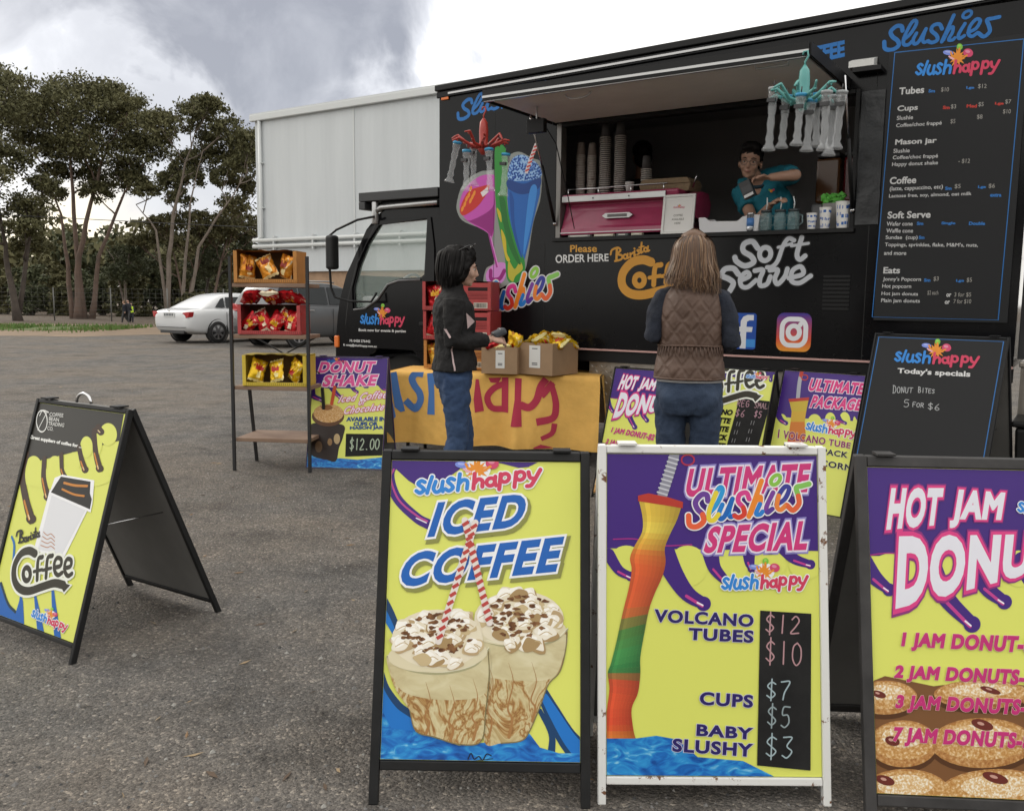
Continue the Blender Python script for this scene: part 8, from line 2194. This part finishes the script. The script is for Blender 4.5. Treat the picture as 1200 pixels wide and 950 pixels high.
# ------------------------------------------------------------------ walkers far away on the track
def walker(label, px, h, yaw, top, bottom, hairc, stride=.18, vest=None, bag_=False):
    g = ground(px, 378.6)
    r = thing('person', label, 'person', g, yaw, 'walkers before the fence')
    k = h / 1.7
    mb = MB(); mb.M = Matrix.Scale(k, 4); H_ = Matrix.Scale(k, 4) @ Matrix.Translation((0, .03, 1.57)); head_shapes(mb, H_, SKIN)
    mb.M = Matrix.Scale(k, 4); mb.tube([(0, 0, 1.5), (0, -.01, 1.38)], [.05, .07], SKIN, 10)
    rings(mb, [(0, 0, .80, .14, .10), (0, 0, 1.0, .15, .1), (0, 0, 1.3, .16, .1), (0, 0, 1.4, .12, .08)], SKIN)
    hp = [(-.09, 0, .82), (.09, 0, .82)]; kn = [(-.09, stride * .7, .46), (.09, -stride * .1, .46)]; an = [(-.09, stride, .06), (.09, -stride * 1.3, .1)]
    legs(mb, hp, kn, an, (.085, .06, .045), SKIN)
    arms = [[(s_ * .19, 0, 1.36), (s_ * .24, -s_ * .06, 1.08), (s_ * .22, s_ * .1, .86)] for s_ in (-1, 1)]
    for a_, s_ in zip(arms, (-1, 1)):
        mb.tube(a_, [.05, .042, .034], SKIN, 8); hand_shapes(mb, a_[2], (0, .2, -1), (s_, 0, 0), SKIN, .4, 1, -s_)
    fuse(mb, 'body', SKIN, r, .014, 1)
    mb = MB(); mb.M = Matrix.Scale(k, 4); rings(mb, [(0, 0, .82, .18, .13), (0, 0, 1.05, .175, .13), (0, 0, 1.32, .195, .125), (0, 0, 1.41, .11, .09)], SKIN)
    for a_ in arms: mb.tube(a_, [.068, .058, .048], SKIN, 8)
    fuse(mb, 'jacket', top, r, .016, 2)
    if vest:
        mb = MB(); mb.M = Matrix.Scale(k, 4); rings(mb, [(0, 0, .86, .19, .142), (0, 0, 1.05, .19, .142), (0, 0, 1.30, .205, .138), (0, 0, 1.385, .15, .11)], SKIN); v = fuse(mb, 'vest', vest, r, .016, 2)
        mb = MB(); mb.M = Matrix.Scale(k, 4); mb.tube([(.203 * cos(a), .150 * sin(a), 1.08) for a in [2 * pi * q / 24 for q in range(25)]], .018, mat('reflective_band', (.55, .55, .5), .3), 6, cap=False); mb.build('reflective_band', v)
    mb = MB(); mb.M = Matrix.Scale(k, 4); legs(mb, hp, kn, an, (.105, .078, .062), SKIN); rings(mb, [(0, 0, .78, .17, .12), (0, 0, .90, .17, .12)], SKIN); fuse(mb, 'trousers', bottom, r, .016, 2)
    mb = MB(); mb.M = H_; mb.ball((0, -.02, .06), (.085, .10, .085), hairc); mb.ball((0, -.05, -.03), (.075, .05, .09), hairc); fuse(mb, 'hair', hairc, r, .014, 1)
DKC = mat('cloth_dark_navy', (.018, .02, .028), .85); HVS = mat('vest_lime', (.55, .78, .04), .6)
walker('child in dark clothes walking left of the one in a lime vest', 146.5, 1.12, radians(100), DKC, MDK, mat('hair_fair', (.16, .10, .055), .6))
walker('child in a lime yellow safety vest walking along the track', 154.5, 1.02, radians(200), DKC, DKC, HBLK, .12, HVS)
walker('taller person in dark clothes behind the child in the lime vest', 151.2, 1.18, radians(160), DKC, MDK, HBLK, .1)
# ================================================================== parked cars
WIN = mat('car_glass', (.012, .014, .016), .06, spec=.9)
def car(name, label, loc, yaw, pm, kind, group='cars parked beside the shed'):
    r = thing(name, label, 'car', loc, yaw, group)
    suv = kind == 'suv'
    L_, HW_ = (4.85, .94) if suv else (4.80, .905)
    B = 1.12 if suv else .98
    st = [(0, .66, .52, .80 if suv else .86, .0), (.05, .80, .36, B - .06, .02), (.22, .86, .28, B + .02 - .03, .03), (.6, .90, .24, B + .02, .035), (1.2, .905, .23, B + .015, .03), (2.4, .905, .23, B - .005, .03), (3.45, .905, .24, B - .03, .04), (3.9, .895, .25, B - .08, .06), (4.35, .86, .27, B - .17, .07), (4.65, .76, .32, B - .30, .06), (L_, .58, .42, B - .46, .03)]
    vs, fs = [], []
    k = HW_ / .905
    for y, w, zb, zt, cr in st:
        w *= k
        half = [(0, zb), (w * .86, zb), (w * .97, zb + .10), (w, zb + (zt - zb) * .45), (w * .985, zb + (zt - zb) * .74), (w * .93, zt - .015), (w * .80, zt + cr * .5), (0, zt + cr)]
        ring = half + [(-x, z) for x, z in half[-2:0:-1]]
        vs += [(x, y, z) for x, z in ring]
    n = len(vs) // len(st)
    for i in range(len(st) - 1):
        for j in range(n): fs.append((i * n + j, i * n + (j + 1) % n, (i + 1) * n + (j + 1) % n, (i + 1) * n + j))
    fs.append(tuple(range(n))); fs.append(tuple(range((len(st) - 1) * n, len(st) * n))[::-1])
    mb = MB(); mb.add(vs, fs, pm, True); body = mb.build('body', r)
    ss = body.modifiers.new('sub', 'SUBSURF'); ss.levels = 2; ss.render_levels = 2
    # greenhouse
    T = 1.74 if suv else 1.44
    gh = [(.10, B + .0, .80, .02), (.32, T - .03, .62, 0), (.7, T + .02, .64, 0), (2.2, T + .03, .65, 0), (2.75, T - .02, .63, 0), (3.62, B - .02, .80, .0)] if suv else [(.50, B + .01, .78, 0), (1.20, T - .06, .60, 0), (1.5, T, .60, 0), (2.3, T + .03, .61, 0), (2.65, T - .02, .60, 0), (3.55, B - .02, .78, 0)]
    vs, fs = [], []
    for y, z, w, _ in gh:
        zb = B - .06; wb = .80 * k
        f = (z - zb) / (T - zb)
        vs += [(-wb, y, zb), (-(wb + (w - wb) * min(1, f) + .015), y, z - .05 * min(1, f)), (-(w - .10), y, z), (0, y, z + .02), (w - .10, y, z), (wb + (w - wb) * min(1, f) + .015, y, z - .05 * min(1, f)), (wb, y, zb)]
    for i in range(len(gh) - 1):
        for j in range(6): fs.append((i * 7 + j, i * 7 + j + 1, (i + 1) * 7 + j + 1, (i + 1) * 7 + j))
    mb = MB(); mb.add(vs, fs, pm, True); cabn = mb.build('roof', r); s2 = cabn.modifiers.new('sub', 'SUBSURF'); s2.levels = 2; s2.render_levels = 2
    def quad(name, pts, m, parent=r, off_=(0, 0, 0)):
        mb = MB(); tr = tessellate_polygon([[Vector((p[1], p[2], 0)) if abs(pts[0][0] - pts[-1][0]) < .5 else Vector((p[0], p[2], 0)) for p in pts]])
        mb.add([Vector(p) + Vector(off_) for p in pts], [tuple(t) for t in tr], m); return mb.build(name, parent, fix=False)
    def at_side(y, z, s_):
        f = (z - (B - .06)) / (T - (B - .06)); return (s_ * (.80 * k + (.62 - .80 * k) * max(0, f) + .028), y, z)
    for s_ in (-1, 1):
        if suv:
            segs = [[(.42, B + .10), (1.10, B + .06), (1.10, T - .12), (.55, T - .13)], [(1.16, B + .06), (2.05, B + .04), (2.05, T - .10), (1.16, T - .12)], [(2.12, B + .04), (3.15, B + .03), (2.68, T - .13), (2.12, T - .10)]]
        else:
            segs = [[(.98, B + .06), (1.32, B + .05), (1.34, T - .12), (1.22, T - .16)], [(1.36, B + .05), (2.12, B + .04), (2.12, T - .09), (1.40, T - .11)], [(2.18, B + .04), (3.08, B + .03), (2.58, T - .12), (2.18, T - .09)]]
        for sg_ in segs: quad('window', [at_side(y, z, s_) for y, z in sg_], WIN)
    y0, y1 = (.085, .265) if suv else (.50, 1.15)
    zr0, zr1 = (B + .16, T - .12) if suv else (B + .06, T - .10)
    w0, w1 = (.66, .56) if suv else (.68, .52)
    quad('rear_window', [(-w0, y0 + (.02 if suv else .03), zr0), (w0, y0 + (.02 if suv else .03), zr0), (w1, y1 - .02, zr1), (-w1, y1 - .02, zr1)], WIN, r, (0, -.07, .07))
    quad('windscreen', [(-.68, 3.46, B + .03), (.68, 3.46, B + .03), (.54, 2.78, T - .07), (-.54, 2.78, T - .07)], WIN, r, (0, .05, .03))
    LR = mat('tail_lamp_red', (.42, .02, .025), .2); CLR_ = mat('lamp_clear', (.6, .6, .6), .15)
    for s_ in (-1, 1):
        mb = MB()
        zt = B - .16 if not suv else B - .04
        mb.prism([(.32 * k, zt - .07), (.60 * k, zt - .12), (.82 * k, zt - .06), (.87 * k, zt + .09), (.62 * k, zt + .07)], lambda x, y, d: (s_ * x, -.012 + .10 * max(0, (x - .5)) + d + .02, y), .16, LR)
        mb.build('tail_lamp', r, bevel=.01)
        mb = MB(); mb.prism([(.45, B - .33), (.70, B - .31), (.72, B - .22), (.50, B - .24)], lambda x, y, d: (s_ * x, L_ - .12 - .2 * (x - .45) + d - .04, y), .10, CLR_); mb.build('headlight', r, bevel=.01)
        mb = MB(); mb.box((s_ * (HW_ + .10), 3.05, B + .08), (.18, .10, .13), pm); mb.build('mirror', r, bevel=.03)
        for y in (1.42, 2.52):
            mb = MB(); mb.box((s_ * (HW_ - .003), y, B - .12), (.02, .16, .028), pm if not suv else SIL); mb.build('door_handle', r, bevel=.006)
        for y in (1.30, 2.15, 3.2):
            mb = MB(); mb.box((s_ * (HW_ - .006), y, (B + .25) / 2 + .0), (.012, .012, B - .40), MDK); mb.build('door_gap', r)
    mb = MB(); mb.box((0, -.012, B - .16 if not suv else .78), (.50, .012, .125), mat('plate_white', (.55, .56, .55), .4)); pl = mb.build('number_plate', r)
    PA = Art((0, -.0192, B - .16 if not suv else .78), (1, 0, 0), (0, 0, 1), (0, -1, 0)); 
    for q in range(6): PA.poly([(-.21 + q * .073, -.03), (-.165 + q * .073, -.03), (-.165 + q * .073, .035), (-.21 + q * .073, .035)], paint('#2a3040'), 1, conv=False)
    PA.build('plate_characters', pl)
    mb = MB(); mb.box((0, -.01, .47 if not suv else .55), (1.5 * k, .03, .012), MDK); mb.box((0, .12, .33), (1.1 * k, .1, .08), MDK); mb.build('rear_bumper_trim', r)
    mb = MB(); mb.box((0, -.006, B - .045), (.16, .02, .03), CHR); mb.build('boot_badge', r, bevel=.008)
    if suv:
        for s_ in (-1, 1): mb = MB(); mb.tube([(s_ * .60, .5, T + .0), (s_ * .60, .6, T + .05), (s_ * .60, 2.3, T + .06), (s_ * .60, 2.45, T + .02)], .02, SIL, 8); mb.build('roof_rail', r)
    R_ = .36 if suv else .325
    RIMM = mat('alloy_rim', (.34, .34, .35), .35, .8)
    for y in (.98, 3.78):
        for s_ in (-1, 1):
            c = (0, 0, 0)
            h = bpy.data.objects.new('wheel', None)
            mb = MB(); mb.lathe([(R_ * 1.10, -.10), (R_ * 1.12, .02), (R_ * .5, .03)], MDK, (s_ * (HW_ - .06), y, R_ + .02), 24, 'X', cap=False)
            tb = MB(); w = .21; X0 = s_ * (HW_ - .105)
            tb.lathe([(R_ * .66, -w / 2), (R_ * .94, -w / 2), (R_, -w * .3), (R_, w * .3), (R_ * .94, w / 2), (R_ * .66, w / 2)], RUB, (X0, y, R_), 24, 'X', cap=False); wh = tb.build('wheel', r)
            rb = MB(); xf = X0 + s_ * w * .46
            rb.lathe([(R_ * .60, 0), (R_ * .68, s_ * .006), (R_ * .66, -s_ * .08)], RIMM, (xf, y, R_), 24, 'X', cap=False); rb.lathe([(0, -s_ * .05), (R_ * .66, -s_ * .05)], MDK, (xf, y, R_), 24, 'X', cap=False)
            for q in range(7): a = 2 * pi * q / 7 + .2; rb.bar((xf, y, R_), (xf, y + R_ * .62 * cos(a), R_ + R_ * .62 * sin(a)), .055, .02, RIMM, (1, 0, 0))
            rb.build('rim', wh)
            ab = MB(); ab.lathe([(R_ * 1.0, 0), (R_ * 1.13, s_ * .004)], MDK, (s_ * (HW_ * .985), y, R_ + .01), 28, 'X', cap=False); ab.lathe([(0, -s_ * .02), (R_ * 1.02, -s_ * .02)], MDK, (s_ * (HW_ - .02), y, R_ + .01), 28, 'X', cap=False)
            bpy.data.objects.remove(h)
            ab.build('wheel_arch', r)
    return r
WPT = mat('car_white', (.66, .67, .68), .22, coat=.6); GPT = mat('car_grey', (.105, .108, .115), .28, metal=.4, coat=.6); DPT = mat('car_dark_blue', (.018, .024, .038), .25, coat=.6)
cw = ground(232, 401.5)
car('sedan_car', 'white sedan with red tail lamps parked on the asphalt edge', (cw.x - .62, cw.y - .5, 0), radians(-34), WPT, 'sedan')
cs = ground(310, 406)
car('suv_car', 'grey sport utility car parked behind the ladder shelf beside the truck cab', (cs.x - .3, cs.y - .5, 0), radians(-40), GPT, 'suv')
cd = ground(212, 388)
car('sedan_car', 'dark blue sedan mostly hidden behind the white one', (cd.x + .6, cd.y + .5, 0), radians(-38), DPT, 'sedan')

# ================================================================== behind the truck's rear corner
rt_ = TM @ Vector((4.66, .06, 0))
tb = thing('tool_box', 'silver checker plate tool box on a black frame behind the truck rear corner', 'tool box', rt_, TRZ)
mb = MB(); mb.span((0, 0, .42), (1.5, .6, .95), CHK); checker(mb, .02, 1.48, .44, .93, -.008); mb.build('box_wall', tb, fix=False)
mb = MB(); mb.span((-.01, -.012, .952), (1.51, .612, .985), CHK); mb.build('lid', tb, bevel=.006)
mb = MB()
for x in (.1, 1.4):
    for y in (.08, .52): mb.span((x - .03, y - .03, 0), (x + .03, y + .03, .418), MDK)
mb.build('frame', tb)
mb = MB(); mb.tube([(.02, -.06, 1.02), (.4, -.10, 1.16), (.9, -.08, 1.10), (1.4, -.06, 1.06)], .018, mat('hose_brown', (.22, .10, .045), .6), 8)
tag(mb.build('hose'), 'rusty brown hose lying over the tool box', 'hose'); bpy.data.objects['hose'].matrix_world = TM @ Matrix.Translation((4.66, .30, -.01))
bn = thing('wheelie_bin', 'black plastic bin standing low in front of the tool box', 'bin', TM @ Vector((4.68, -.42, 0)), TRZ)
mb = MB(); mb.prism([(.03, 0), (.42, 0), (.46, .62), (0, .62)], lambda x, y, d: (x, d, y), .40, BLK2); mb.build('bin_wall', bn, bevel=.02)
mb = MB(); mb.span((-.02, -.02, .623), (.48, .42, .66), BLK2); mb.build('lid', bn, bevel=.012)
tr_ = thing('site_cabin', 'grey clad site cabin standing across the yard behind the truck rear', 'cabin', TM @ Vector((7.0, 9.0, 0)), TRZ)
mb = MB(); mb.span((0, 0, .3), (9, 3, 3.0), CLAD); mb.build('wall', tr_)
mb = MB(); mb.span((-.15, -.15, 3.003), (9.15, 3.15, 3.12), SHW); mb.build('roof', tr_)
mb = MB(); mb.span((1.0, -.03, .35), (1.9, -.003, 2.4), mat('door_grey', (.20, .21, .22), .5)); mb.build('door', tr_)
for x in (3.0, 5.5):
    mb = MB(); mb.span((x, -.03, 1.3), (x + 1.3, -.003, 2.2), WIN); mb.build('window', tr_)
mb = MB()
for x in (.3, 4.4, 8.5): mb.span((x, .3, 0), (x + .3, .6, .298), BRK); mb.span((x, 2.4, 0), (x + .3, 2.7, .298), BRK)
mb.build('footing', tr_)
